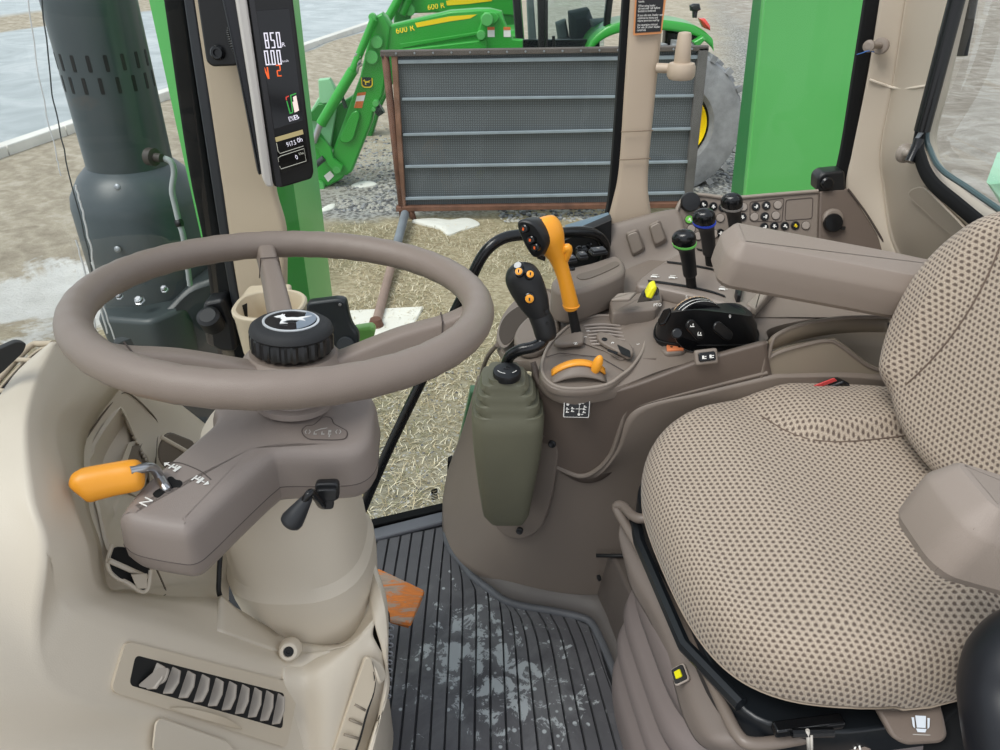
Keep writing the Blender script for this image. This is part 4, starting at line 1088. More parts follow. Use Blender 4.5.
# right end: outer corner, narrow vent strip and the inner flank down to the floor
mb = MB()
e1 = [(282, 676, .580), (303, 680, .587), (322, 672, .593), (345, 655, .61), (372, 634, .64)]
e2 = [(290, 710, .568), (306, 715, .572), (326, 706, .572), (348, 680, .595), (377, 645, .632)]
e3 = [(300, 790, .53), (315, 790, .535), (330, 780, .54), (352, 720, .58), (384, 660, .63)]
e0 = [(285, 655, .612), (304, 660, .616), (330, 652, .62), (352, 645, .625), (374, 622, .65)]
e4 = [(310, 900, .47), (322, 900, .48), (335, 900, .49), (358, 780, .56), (385, 690, .615)]
mb.patch([PY(e0), PY(e1), PY(e2), PY(e3), PY(e4)], 6, 5)
obj('end_corner', mb, tan, dash, solid=.005, solid_off=0)
mb = MB()
f0 = [(366, 540, .77), (376, 571, .72), (385, 600, .68), (387, 640, .645), (384, 686, .615), (373, 755, .56), (362, 830, .52)]
f1 = [(366, 560, .80), (378, 585, .76), (384, 610, .73), (385, 650, .70), (381, 690, .68), (371, 760, .64), (360, 840, .62)]
fm_ = [(360, 560, .76), (368, 590, .705), (374, 622, .65), (383, 655, .63), (388, 690, .61), (370, 745, .555), (345, 830, .51)]
mb.patch([PY(fm_), PY(f0), PY(f1)], 6, 4)
mb.patch([PY(f1), PY([(a - 30, b + 40, c_ + .05) for a, b, c_ in f1])], 6, 2)
obj('end_flank', mb, tan, dash, solid=.004, solid_off=0)
mb = MB(); s_ = rpoly(PY([(363, 655, .612), (369, 656, .612), (374, 675, .603), (372, 690, .60), (352, 752, .56), (330, 752, .552)]), .004, 3); sn = V((.55, -.7, .45)).normalized()
mb.prism([p + sn * .002 for p in s_], sn * .006, edge=.0015); sv = obj('side_vent', mb, MATS['vent frame tan'], dash)
for k in range(6):
    mb = MB(); t_ = k / 6.; a = (362.5 - 5.2 * k, 672 + 15 * k); b = (369.5 - 3.4 * k, 680 + 14 * k)
    yk = .607 - .011 * k
    mb.tube([P(a[0], a[1], y=yk) + sn * .008, P(b[0], b[1], y=yk + .002) + sn * .008], .0017, 6); obj('slat', mb, mat('slat shade', '#8f8475', .6), sv)
mb = MB(); mb.tube([p + sn * .008 for p in spline(PY([(369, 660, .612), (372, 674, .604), (371, 690, .60), (364, 712, .585), (358, 735, .57), (352, 752, .56)]), 4)], .0013, 6); obj('vent_gap', mb, blackm, sv)
mb = MB(); o_ = spline(PY([(366, 656, .618), (374, 658, .622), (381, 666, .62), (382, 676, .612), (376, 681, .604), (371, 670, .607)]), 4, closed=True); mb.prism([p + sn * .004 for p in o_], sn * .008, edge=.003); obj('thumb_wheel', mb, tan, sv)
mb = MB(); o_ = spline(PY([(373, 592, .71), (377, 596, .715), (381, 612, .70), (378, 616, .69), (373, 604, .695)]), 4, closed=True); mb.prism(o_, V((.003, -.006, .002)), edge=.001); obj('end_slot', mb, mat('slot grey', '#7d776f', .6), dash)

# defroster grille along the windscreen
mb = MB()
gr = thing('defroster_grille', 'tan barred defroster grille between dashboard top and windscreen', 'grille', P(20, 372, y=.68))
sk = spline(PY([(54, 345.5, .715), (30, 364, .688), (5, 398, .645), (-20, 430, .60)]), 5); so_ = spline(PY([(30, 345, .74), (2, 375, .70), (-30, 405, .66), (-50, 430, .63)]), 5)
mb.grid([[p - V((0, 0, .012)) for p in sk], [p - V((0, 0, .012)) for p in so_]]); obj('grille_base', mb, mat('grille well', '#262a31', .6), gr, solid=.002)
mb = MB(); mb.tube(spline(PY([(53, 343.5, .735), (40, 344, .745), (32, 345, .745), (18, 358, .725), (0, 378, .70), (-30, 412, .66)]), 6), .0036, 10); obj('outer_bar', mb, tan2, gr)
mb = MB(); mb.tube(spline(PY([(53, 347, .72), (40, 349.5, .735), (22, 364, .715), (2, 386, .69), (-25, 420, .64)]), 6), .0016, 8); obj('inner_bar', mb, tan2, gr)
for (a, b) in (((14, 359.5, .72), (36, 360.5, .694)), ((-6, 390, .69), (9, 391.5, .655)), ((-18, 402, .67), (-2, 412, .63))):
    mb = MB(); mb.tube([P(a[0], a[1], y=a[2]), P(b[0], b[1], y=b[2])], .0028, 8); obj('grille_bar', mb, tan2, gr)
# pedal and the knobbed rubber pad under the dash end
pd = thing('brake_pedal', 'worn orange pedal plate over the rubber mat at the end of the dash', 'pedal', P(395, 640, z=0))
def pedal_mat():
    m = bpy.data.materials.new('worn orange paint'); m.use_nodes = True; t = NT(m); ps = t.pos()
    mp = t.n('ShaderNodeMapping'); mp.inputs['Scale'].default_value = (14, 60, 60); mp.inputs['Rotation'].default_value = (0, 0, .5); t.l(ps, mp.inputs[0])
    f = t.noise(1., 6, .7, vec=mp.outputs[0], dist=.6)
    c_ = t.ramp(f, [(.34, '#ee8a35'), (.46, '#d97f3a'), (.53, '#b59c88'), (.68, '#98897c')])
    t.l(c_, t.b.inputs['Base Color']); t.b.inputs['Roughness'].default_value = .55; t.bump(f, .4, .001); return m
Z = .15
o_ = rpoly(PZ([(368, 578), (379, 572), (425, 594), (411, 627), (386, 622), (360, 612)], Z), .004, 3)
mb = MB(); mb.prism(o_, V((0, 0, .010)), edge=.002); obj('pedal_plate', mb, pedal_mat(), pd)
mb = MB(); mb.tube([P(375, 605, z=Z), P(360, 640, z=.02)], .012, 10); obj('pedal_arm', mb, black, pd)
mb = MB(); o_ = PZ([(386, 623), (409, 628), (408, 626), (386, 620)], Z - .012); mb.prism([p - V((0, 0, .006)) for p in PZ([(370, 615), (408, 626), (412, 620), (380, 606)], Z)], V((0, 0, .006)), edge=.001); obj('pedal_lip', mb, mat('pedal lip', '#9c5a26', .6), pd)
kp = thing('rubber_pad', 'black ringed rubber pad hanging at the dash end above the mat', 'pad', P(388, 690, z=.2))
mb = MB(); mb.prism(rpoly(PY([(376, 600, .69), (391, 612, .69), (392.5, 690, .67), (386, 702, .65), (372, 690, .66)]), .008, 3), V((-.02, .02, 0)), edge=.003); obj('pad_body', mb, blackm, kp)
mb = MB()
for k in range(9):
    for j in range(2):
        c_ = P(386.5 + j * 4 - k * .35, 624 + k * 8.5 + j * 4, y=.684 - k * .004)
        mb.tube([c_ + V((.0042 * math.cos(a * PI / 5), 0, .0042 * math.sin(a * PI / 5))) for a in range(10)], .0012, 5, closed=True)
obj('ring_pattern', mb, mat('pad ring grey', '#8d9096', .5), kp)
# ------------------------------------------------------------------ steering wheel
WC = V((-.223, .716, .823)); WN = V((.0662, .0845, 1)).normalized()
WX = V((0, 1, 0)).cross(WN).normalized(); WY = WN.cross(WX)
def W(a, b, h=0.): return WC + WX * a + WY * b + WN * h
def on_plane(px, py, h=0.):
    r = P(px, py, y=1.) - EYE; o = WC + WN * h; return EYE + r * ((o - EYE).dot(WN) / r.dot(WN))
sw = thing('steering_wheel', 'taupe three spoke steering wheel with ribbed black centre knob', 'steering wheel', W(0, 0, -.12))
mb = MB(); RR = .2005; mb.tube([W(RR * math.cos(2 * PI * k / 120), RR * math.sin(2 * PI * k / 120), .0004 * math.sin(k * 2.1)) for k in range(120)], .0168, 22, closed=True)
obj('rim', mb, wheelm, sw)
HB = -.055   # height of the hub plate under the rim plane
hc = on_plane(293.5, 361, HB)
def spoke(px, py, w0, w1, lowr=.006):
    e = on_plane(px, py, 0); d = (e - WC); d = d - WN * d.dot(WN); dn = d.normalized(); e = WC + dn * RR
    s = WN.cross(dn)
    mb = MB(); rings = []
    dz = lowr
    path = [(hc + dn * .022 - WN * dz, w0 * 1.25, .016), (hc + dn * .04 + WN * (.004 - dz), w0, .014), (hc.lerp(e, .55) - WN * (.003 + dz), (w0 + w1) / 2, .0125), (hc.lerp(e, .82) - WN * (.004 + dz), w1, .012), (e - WN * (.003 + dz * .6), w1 * 1.05, .012)]
    for p, w_, h in path:
        rings.append(rpoly([p - s * w_ - WN * h, p + s * w_ - WN * h, p + s * w_ * .72 + WN * h, p - s * w_ * .72 + WN * h], .006, 3))
    R2 = [spline(c_, 5) for c_ in zip(*rings)]
    mb.loft([list(r) for r in zip(*R2)])
    o = obj('spoke', mb, wheelm, sw)
    mb = MB(); k = .80; p = hc.lerp(e, k); h = .0092; w_ = w1 * 1.0
    c_ = hc.lerp(e, k) - WN * (.004 + lowr); h = .0125
    mb.tube([p_ for p_ in [c_ - s * w_ * 1.01 - WN * h, c_ - s * w_ * .76 + WN * (h + .0003), c_ + s * w_ * .76 + WN * (h + .0003), c_ + s * w_ * 1.01 - WN * h]], .0008, 5); obj('spoke_seam', mb, mat('seam wheel', '#4c423d', .6), o)
spoke(264, 242, .0165, .0135, 0.); spoke(72, 343, .02, .017, .010); spoke(477, 303, .02, .017, .012)
mb = MB(); mb.lathe([(.026, -.026), (.040, -.022), (.054, -.014), (.055, -.005), (.051, .003), (.047, .007), (.044, .012)], hc, WN, 48); obj('hub', mb, wheelm, sw)
kn = on_plane(290.5, 345, HB + .022 + .006)
kn = hc + WN * .0145
mb = MB()
mb.lathe([(.040, 0), (.0425, .003), (.0425, .017), (.0415, .020)], kn, WN, 96, mod=lambda k, h: 1.0 if (k % 4) in (0, 1) else .955)
knob = obj('centre_knob', mb, blackg, sw, autosmooth=25)
mb = MB(); mb.lathe([(.0405, .019), (.0425, .0215), (.041, .026), (.036, .0295), (.030, .031), (.0285, .0312)], kn, WN, 64); obj('knob_cap', mb, mat('knob leather black', '#1b1c1e', .55, grain=.9, gscale=1500), sw)
ebm = MB(); ebm.lathe([(.0285, .0305), (.0285, .0322), (.0262, .0326), (.0258, .0316)], kn, WN, 56); emb = obj('emblem_ring', ebm, mat('emblem silver', '#cfd2d4', .3, metal=.3), sw, label='silver ringed emblem with a leaping deer')
MW = frame(kn + WN * .0316, V((1, -.02, 0)), WY)
mb = MB(); mb.lathe([(.0262, 0), (.0260, .0003)], kn + WN * .0314, WN, 56); obj('emblem_disc', mb, blackg, emb)
mb = MB(); arc = [MW @ V((.0255 * math.cos(a), .0255 * math.sin(a), .0002)) for a in [(-62 + i * 8) * PI / 180 for i in range(17)]]
mb.prism(arc + [MW @ V((.012, .008, .0002)), MW @ V((.007, -.006, .0002))], WN * .0006); obj('emblem_shade', mb, mat('emblem grey blue', '#7d8894', .35), emb)
mb = MB(); deer(mb, MW @ Matrix.Translation((0, .002, .0008)) , .0195, .0008, 1.25); obj('leaping_deer', mb, mat('emblem white', '#f2f2f0', .4), emb)

# ------------------------------------------------------------------ column: tan pedestal and taupe shroud
colr = thing('steering_column', 'steering column with taupe shroud arm on a rounded tan pedestal', 'steering column', V((-.22, .70, .0)))
# pedestal
mb = MB(); rings = []
sect = [(498, 226, 374, .645, .17), (540, 225, 373, .64, .17), (575, 225, 371, .635, .17), (598, 228, 368, .63, .165), (615, 237, 360, .628, .155), (632, 258, 350, .63, .13), (648, 290, 330, .64, .09)]
for zz, (fx, sx_, sy_) in ((.66, (-.012, .079, .07)), (.60, (-.011, .081, .075)), (.54, (-.009, .084, .082)), (.50, (-.007, .0855, .086)), (.472, (-.006, .086, .088)), (.456, (-.005, .092, .095)), (.43, (-.003, .091, .095)), (.39, (0, .086, .09)), (.30, (.0, .082, .086)), (.1, (.0, .08, .085)), (0.0, (.0, .08, .085))):
    c_ = V((-.256 + fx, .726, zz)); ring = []
    for k in range(48):
        a = 2 * PI * k / 48; ca, sa = math.cos(a), math.sin(a); e = 2 / 2.6
        ring.append(c_ + V((sx_ * abs(ca) ** e * (1 if ca > 0 else -1), sy_ * abs(sa) ** e * (1 if sa > 0 else -1), 0)))
    rings.append(ring)
mb.loft(rings); obj('pedestal', mb, tan, colr, autosmooth=20)
# shroud outline on its own sloping top plane, in photo order
SN = V((.10, -.16, 1)).normalized()
SP = P(300, 430, z=.700)
def on_top(px, py, h=0.):
    o = SP + SN * h; r = P(px, py, y=1.) - EYE; return EYE + r * ((o - EYE).dot(SN) / r.dot(SN))
outl = [(120, 509), (146, 478), (190, 441), (213, 420), (212, 408), (222, 394), (250, 385), (300, 380), (350, 384), (374, 396), (375, 420), (372, 440), (358, 452), (330, 455), (282, 455), (268, 461), (232, 493), (203, 520), (188, 531), (172, 531), (135, 524), (121, 517)]
top_ = [on_top(a, b) for a, b in outl]
top_s = spline(top_, 5, closed=True)
cc = sum(top_s, V()) / len(top_s)
def offs(pts, d, n):
    out = []; m = len(pts)
    for i in range(m):
        t = (pts[(i + 2) % m] - pts[i - 2]); t = t - n * t.dot(n); t.normalize(); out.append(pts[i] + t.cross(n) * d)
    return out
sg = 1 if sum((offs(top_s, .01, SN)[i] - cc).length - (top_s[i] - cc).length for i in range(len(top_s))) > 0 else -1
mb = MB(); L = []
for d, h in ((-.016, .0005), (-.009, 0), (-.004, -.003), (-.001, -.008), (0.001, -.016), (.004, -.045)): L.append([p + SN * h for p in offs(top_s, sg * d, SN)])
vs_g = mb.loft(L, False, False); mb.fan(vs_g[0][::-1]); obj('shroud', mb, taupe_p if False else mat('shroud taupe', '#8b8079', .5, grain=.35), colr, autosmooth=60)
mb = MB(); L = []
for d, h in ((.0035, -.0455), (.0035, -.060), (0.0, -.070), (-.005, -.076), (-.008, -.078)): L.append([p + SN * h for p in offs(top_s, sg * d, SN)])
mb.loft(L, False, True); obj('shroud_base', mb, MATS['shroud taupe'], colr, autosmooth=60)
mb = MB(); mb.tube([p + SN * -.0452 for p in offs(top_s, sg * .0036, SN)], .0009, 5, closed=True); obj('shroud_seam', mb, MATS['seam wheel'], colr)
mb = MB(); q = [on_top(179, 456, .0006), on_top(193, 462, .0006), on_top(210, 472, .0006), on_top(216, 482, .0005), on_top(219, 492, -.001), on_top(222, 512, -.022), on_top(224, 522, -.03)]
# cover line across the arm
mb.tube(spline([on_top(a, b, .0004) for a, b in ((166, 463), (180, 463), (200, 471), (211, 480))], 5), .0008, 5); obj('arm_seam', mb, MATS['seam wheel'], colr)
# collar under the wheel
mb = MB(); cb = on_top(295, 399, 0); mb.lathe([(.043, -.004), (.0435, .003), (.041, .005), (.038, .006), (.036, .014), (.026, .016), (.026, .06)], cb, WN, 40); obj('collar', mb, MATS['shroud taupe'], colr)
# trefoil indicator panel
tf = spline([on_top(a, b, .0006) for a, b in ((302, 432), (306, 426.5), (313, 425.5), (319, 421), (324, 417.5), (331, 418.5), (334, 424), (341, 428), (347, 432), (346, 438), (339, 440), (322, 440), (308, 439))], 4, closed=True)
mb = MB(); mb.prism(tf, SN * .0008, edge=.0003); ip = obj('indicator_panel', mb, mat('panel taupe', '#857a73', .4), colr)
mb = MB(); mb.tube([p + SN * .0006 for p in tf], .0006, 5, closed=True); obj('panel_outline', mb, MATS['seam wheel'], ip)
MT = frame(on_top(324, 432, .0016), on_top(334, 432) - on_top(314, 432), V((0, 1, .1)))
mb = MB()
def ic_poly(mb, M, pts, th=.0004): mb.prism([M @ V((a, b, 0)) for a, b in pts], M.to_3x3() @ V((0, 0, th)))
def bar(mb, M, x, y, w_, h): ic_poly(mb, M, [(x - w_ / 2, y - h / 2), (x + w_ / 2, y - h / 2), (x + w_ / 2, y + h / 2), (x - w_ / 2, y + h / 2)])
S_ = .001
for sx_ in (-17, 15): # direction marks
    for d in (-1.6, 1.6): ic_poly(mb, MT, [((sx_ + d) * S_, .0035), ((sx_ + d * 2.0) * S_, .0002), ((sx_ + d) * S_, -.003), ((sx_ + d * .6) * S_, -.003), ((sx_ + d * 1.4) * S_, .0002), ((sx_ + d * .6) * S_, .0035)])
ic_poly(mb, MT, [(-.009, .001), (-.004, .004), (.003, .006), (.003, .0068), (-.004, .005), (-.0095, .0018)])
for x_ in (-9, -1, 6): bar(mb, MT, x_ * S_, -.0035, .0035, .0012); bar(mb, MT, (x_ - 1) * S_, -.0015, .001, .004)
bar(mb, MT, .006, .001, .003, .0035); bar(mb, MT, .006, -.0065, .0012, .003)
bar(mb, MT, .002, .0125, .0025, .003); bar(mb, MT, .005, .0125, .001, .001); bar(mb, MT, .0065, .0125, .001, .001)
obj('indicator_print', mb, grey_l, ip)
# shift gate and its markings
gate = [(154, 495), (157, 491), (166, 486), (168, 482), (169, 478), (173, 477), (177, 480), (182, 481), (183.5, 484), (181, 487.5), (175, 488), (167, 492), (159, 498)]
mb = MB(); mb.prism(spline([on_top(a - 1, b, .0002) for a, b in gate], 3, closed=True), SN * .0008); obj('shift_gate', mb, mat('gate void', '#060606', .9), colr)
mb = MB()
for (x_, y_, mir) in ((174, 467.5, -1), (197, 479, 1)):
    Mi = frame(on_top(x_, y_, .0012), on_top(x_ + 10, y_ + 4.5) - on_top(x_, y_), V((0, 1, 0)))
    k = mir
    bar(mb, Mi, -.003, 0, .0016, .008); bar(mb, Mi, .004, .0, .003, .009); bar(mb, Mi, .0005, 0, .006, .002); bar(mb, Mi, -.0065, .0, .004, .0012) if k < 0 else bar(mb, Mi, .0075, 0, .003, .0012)
    s0 = -.0115 * -k if k < 0 else .0115
    ax_ = -.010 if k < 0 else .0115
    ic_poly(mb, Mi, [(ax_ + (-.0025 if k < 0 else .003), 0), (ax_ + (.0015 if k < 0 else -.001), .0035), (ax_ + (.0015 if k < 0 else -.001), -.0035)])
    bar(mb, Mi, .0005, .003, .0015, .003)
obj('direction_print', mb, white, colr)
mb = MB(); mb.text('N', frame(on_top(146.5, 502, .001), on_top(152, 497.5) - on_top(146, 503), on_top(142, 497) - on_top(148, 503)), .0135, .0003); obj('letter', mb, white, colr)

# orange direction lever
lv = thing('direction_lever', 'orange gripped bent steel lever standing in the shift gate left of the wheel', 'lever', on_top(166, 488))
mb = MB(); pth = [on_top(167, 489, -.01), P(165, 489, y=.570), P(160, 478, y=.573), P(155, 469.5, y=.572), P(149, 467, y=.568), P(142, 468.5, y=.562), P(130, 471, y=.555)]
pth[1] = on_top(166, 488, .002)
mb.tube(spline(pth, 6), .0048, 12); obj('stalk', mb, steel, lv, label='bright bent steel stalk')
mb = MB()
ga, gb = P(144, 474, y=.562), P(70, 485, y=.545)
ax = (gb - ga); gu = V((-.1, .45, .9)); gu = (gu - ax.normalized() * gu.dot(ax.normalized())).normalized(); gv = ax.normalized().cross(gu); rings = []
if gv.y > 0: gv = -gv
for t_, hu, hl, hv in ((0, .006, .006, .004), (.03, .012, .012, .009), (.12, .0155, .0155, .012), (.4, .0155, .0165, .012), (.62, .0150, .018, .0125), (.78, .0145, .019, .0125), (.86, .013, .0135, .012), (.95, .010, .006, .0095), (1., .004, .001, .004)):
    c_ = ga + ax * t_ + V((0, 0, 0)); rings.append([c_ + gu * ((hu if math.sin(a) > 0 else hl) * math.sin(a)) + gv * hv * math.cos(a) for a in [2 * PI * k / 24 for k in range(24)]])
R2 = [spline(c_, 4) for c_ in zip(*rings)]
mb.loft([list(r) for r in zip(*R2)]); obj('grip', mb, orange, lv, label='orange plastic grip')

# black stalk switch on the shroud
st = thing('column_stalk', 'black multifunction stalk with a bulbous grip below the shroud', 'stalk', P(327, 490, y=.60))
mb = MB()
fn = V((.1, -.98, .2)).normalized(); fu = V((0, .2, 1)).normalized(); fx = V((1, .05, 0)).normalized()
def block(mb, px, py, y_, w_, h, d, e=.004, tl=0.):
    c_ = P(px, py, y=y_); o_ = rpoly([c_ + fx * a * w_ + fu * b * h for a, b in ((-.9, -1), (.9, -1), (1, 1), (-1, 1))], e * 1.4, 4); mb.prism(o_, fn * d, edge=e * .5)
block(mb, 328.5, 487, .607, .0125, .0105, .012); obj('stalk_boot', mb, black, st)
mb = MB(); block(mb, 328, 492, .597, .0105, .007, .008, .003); block(mb, 327, 501, .596, .008, .006, .008, .003); obj('stalk_block', mb, black, st)
mb = MB(); mb.tube(spline([P(327, 503, y=.598), P(322, 505, y=.588), P(317, 498, y=.577), P(312.5, 493, y=.572), P(309, 494, y=.568), P(304, 502, y=.566)], 6), [.0042] * 30 + [.004], 12); obj('stalk_rod', mb, blackg, st)
mb = MB(); a, b = P(309, 496, y=.569), P(289, 525, y=.560); d = (b - a); L = d.length
mb.lathe([(.004, 0), (.0055, L * .1), (.0095, L * .55), (.0115, L * .82), (.0108, L * .93), (.0085, L * .985), (.003, L * 1.0)], a, d, 24); obj('stalk_grip', mb, mat('grip satin black', '#26282b', .45, grain=.2), st)
# ------------------------------------------------------------------ right hand console
con = thing('side_console', 'large taupe right hand control console curving around the seat', 'console', V((.35, 1.15, 0)))
# lower wall
bot = [(447, 500, 1.285), (447, 532, 1.235), (455, 556, 1.17), (478, 573, 1.11), (515, 587, 1.07), (560, 595, 1.045), (600, 597, 1.035), (660, 590, 1.03), (760, 560, 1.03), (900, 530, 1.03)]
md1 = [(452, 470, 1.29), (468, 480, 1.225), (486, 500, 1.15), (510, 515, 1.085), (545, 520, 1.04), (585, 518, 1.02), (625, 512, 1.012), (680, 490, 1.01), (770, 465, 1.01), (900, 440, 1.01)]
md2 = [(466, 430, 1.28), (484, 432, 1.225), (500, 445, 1.14), (520, 458, 1.07), (552, 468, 1.025), (592, 474, 1.005), (628, 462, .998), (690, 430, .997), (770, 412, .997), (900, 390, 1.0)]
top = [(482, 375, 1.25), (497, 380, 1.20), (510, 400, 1.12), (528, 430, 1.055), (552, 462, 1.012), (588, 474, .992), (615, 448, .985), (634, 407, .985), (704, 389, .985), (770, 373, .985)]
mb = MB()
mb.patch([PY(bot), PY(md1), PY(md2[:8] + [(770, 400, .99), (900, 380, .995)]), PY(top)], 8, 6)
skin = mat('console side taupe', '#7d7268', .5, grain=.3)
obj('lower_wall', mb, skin, con, solid=.02, solid_off=0)
mb = MB(); mb.tube(spline(PY([(545, 455, 1.014), (556, 466, 1.004), (580, 476, .99), (598, 469, .985), (612, 452, .982), (621, 425, .981), (626, 411, .981), (640, 404, .981), (704, 387.5, .981), (767, 372, .981)]), 6), .0042, 8)
obj('wall_lip', mb, skin, con)
# upper band set back behind the lip
mb = MB()
ub = [(535, 385, 1.02), (545, 450, 1.012), (580, 480, 1.0), (612, 470, .994), (640, 420, .99), (700, 405, .99), (775, 390, .99)]
um = [(534, 372, 1.01), (545, 402, 1.0), (570, 418, .985), (606, 412, .981), (640, 398, .98), (702, 376, .98), (768, 360, .982)]
ut = [(533, 362, 1.01), (542, 384, .995), (566, 396, .98), (604, 392, .976), (640, 382, .977), (700, 360, .978), (766, 341, .98)]
mb.patch([PY(ub), PY(um), PY(ut)], 8, 6)
obj('upper_band', mb, taupe_d, con, solid=.01, solid_off=0)
# top deck
def zt(px, py): return .565
deck = [(533, 363, .556), (541, 383, .551), (566, 395, .548), (604, 391, .550), (632, 382, .556), (660, 371, .562), (700, 359.5, .567), (735, 350, .570), (767, 340.5, .574), (768, 330, .58), (795, 322, .585), (840, 316, .59), (890, 316, .59), (895, 290, .60), (860, 266, .605), (800, 250, .607), (740, 244, .607), (690, 246, .606), (660, 256, .604), (628, 268, .602), (600, 282, .597), (566, 292, .59), (540, 288, .575), (515, 300, .56), (500, 320, .55), (497, 345, .545), (512, 360, .55)]
dk = [P(a, b, z=c_) for a, b, c_ in deck]
mb = MB(); c_ = P(660, 320, z=.588)
ring = spline(dk, 4, closed=True)
def inset(f, dz): return [c_ + (p - c_) * f + V((0, 0, dz)) for p in ring]
mb.loft([inset(.985, -.02), inset(1.0, -.012), inset(1.0, -.004), inset(.995, 0), inset(.97, .0005), inset(.6, .003), inset(.2, .003)], False, True)
obj('deck', mb, taupe, con)
# rear storage bin
mb = MB()
bt = [(768, 341, .981), (775, 334, .985), (800, 325, 1.0), (840, 318, 1.02), (888, 318, 1.03)]
bm = [(768, 350, .985), (776, 346, .99), (802, 338, 1.005), (842, 332, 1.022), (886, 331, 1.03)]
mb.patch([PY(bt), PY(bm)], 6, 2); mb.patch([PY([(a, b, c_ + .05) for a, b, c_ in bm]), PY([(768, 385, 1.04), (790, 380, 1.045), (820, 376, 1.05), (850, 378, 1.06), (888, 388, 1.06)])], 6, 3)
obj('bin_back', mb, mat('bin shade taupe', '#7a6e5e', .55, grain=.2), con, solid=.004)
mb = MB(); w0 = [(763, 358, .982), (780, 350, .985), (826, 341, .99), (838, 343, .992), (868, 366, .995), (886, 372, 1.0)]
w1 = [(755, 400, .99), (780, 400, .992), (826, 400, .995), (840, 402, .997), (868, 404, 1.0), (886, 404, 1.0)]
mb.patch([PY([(a, b, c_ + .02) for a, b, c_ in w0]), PY(w0), PY(w1)], 6, 4, lin_v=True); obj('bin_wall', mb, mat('bin wall taupe', '#8f8474', .5, grain=.3), con, solid=.004)
mb = MB(); mb.tube(spline(PY([(768, 360, .980), (772, 342, .980), (778, 334, .984), (800, 325, .998), (840, 318, 1.018), (888, 317, 1.028)]), 6), .003, 8); obj('bin_rim', mb, taupe, con)
mb = MB(); mb.tube(spline(PY([(764, 361, .980), (780, 352, .982), (812, 343, .986), (826, 341, .988), (838, 344, .99), (868, 366, .993), (888, 372, .998)]), 6), .003, 8); obj('bin_edge', mb, taupe, con)
mb = MB(); mb.prism([V(q) for q in ((.27, 1.06, .1), (.62, 1.06, .1), (.70, 1.28, .1), (.27, 1.30, .1))], V((0, 0, .43)), edge=.005); obj('filler_block', mb, taupe_d, con)  # unseen filler added inside to close a gap and stop light leaking in
# little step at the lip end
mb = MB(); mb.tube(PY([(766, 342, .979), (764, 360, .979), (760, 385, .982)]), .003, 8); obj('corner_edge', mb, skin, con)

# front pocket of the console at its left tip
mb = MB(); pk = spline(PZ([(499, 333), (505, 318), (520, 307), (536, 305), (540, 312), (530, 322), (518, 334), (508, 345), (502, 344)], .560), 4, closed=True); c_ = sum(pk, V()) / len(pk)
mb.grid([[p + V((0, 0, .002)) for p in pk], [c_ + (p - c_) * 1.1 + V((0, 0, .001)) for p in pk]], closed_u=True); obj('pocket_rim', mb, taupe, con)
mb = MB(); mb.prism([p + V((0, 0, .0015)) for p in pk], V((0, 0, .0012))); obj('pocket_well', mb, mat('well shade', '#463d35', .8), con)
mb = MB(); o_ = spline(PZ([(514, 340), (520, 326), (534, 315), (552, 313), (560, 322), (556, 340), (540, 352), (522, 352)], .568), 4, closed=True); mb.prism([p - V((0, 0, .012)) for p in o_], V((0, 0, .018)), edge=.006); obj('pocket_tray', mb, taupe, con)
mb = MB(); tw = spline(PY([(497, 345, 1.10), (488, 356, 1.13), (482, 372, 1.2), (478, 395, 1.22)]), 6); mb.tube(tw, .004, 8); obj('tip_edge', mb, skin, con)

# shift quadrant housing
qz = .572
QN = V((.0, -.12, 1)).normalized(); QO = P(600, 350, z=qz)
def onq(px, py, h=0.):
    r = P(px, py, y=1.) - EYE; o = QO + QN * h; return EYE + r * ((o - EYE).dot(QN) / r.dot(QN))
quad = [(541, 372), (545, 352), (556, 337), (575, 322), (598, 316), (620, 318), (638, 326), (645, 338), (643, 352), (632, 368), (622, 376), (606, 386), (575, 390), (552, 386)]
qs = spline([onq(a, b) for a, b in quad], 4, closed=True)
c_ = sum(qs, V()) / len(qs)
mb = MB(); mb.loft([[c_ + (p - c_) * f + QN * h for p in qs] for f, h in ((1.03, -.010), (1.035, -.005), (1.025, -.001), (1.0, .001), (.97, .0005), (.9, -.0005))], False, True); quado = obj('quadrant_housing', mb, taupe, con)
mb = MB(); mb.tube([c_ + (p - c_) * .985 + QN * .0015 for p in qs], .0026, 8, closed=True); obj('quadrant_rim', mb, mat('rim taupe', '#978c81', .45, grain=.2), quado)
well = spline([onq(a, b, .001) for a, b in ((584, 326), (600, 321), (622, 325), (634, 333), (634, 345), (628, 356), (620, 360), (606, 352), (590, 346), (580, 340))], 4, closed=True)
mb = MB(); mb.prism(well, QN * .0015, edge=.0004); obj('ridged_well', mb, mat('well taupe', '#857a70', .4), quado)
for k in range(7):
    mb = MB(); a0 = onq(584 + 1.2 * k, 326 + 3.1 * k, .003); a1 = onq(620 + 1.2 * k, 326 + 3.6 * k, .003); am = onq(602 + 1.2 * k, 324.5 + 3.2 * k, .0075); mb.tube(spline([a0, am, a1], 6), .0022, 6); obj('ridge', mb, mat('ridge taupe', '#9a8f86', .35), quado)
mb = MB(); o_ = spline([onq(a, b, .006) for a, b in ((596, 338), (601, 335.5), (610, 338), (622, 344), (630, 348), (633, 356), (628, 360), (622, 357), (612, 352), (600, 345))], 3, closed=True); mb.prism(o_, QN * .008, edge=.002); pl = obj('park_plate', mb, taupe, quado)
mb = MB(); o_ = rpoly([onq(a, b, .0145) for a, b in ((617, 344.5), (630, 351), (631, 358), (621, 354))], .003, 3); mb.prism(o_, QN * .0008); o_ = rpoly([onq(a, b, .0145) for a, b in ((608, 350), (618, 353), (617, 355.5), (607, 351.5))], .002, 3); obj('slot', mb, blackm, pl)
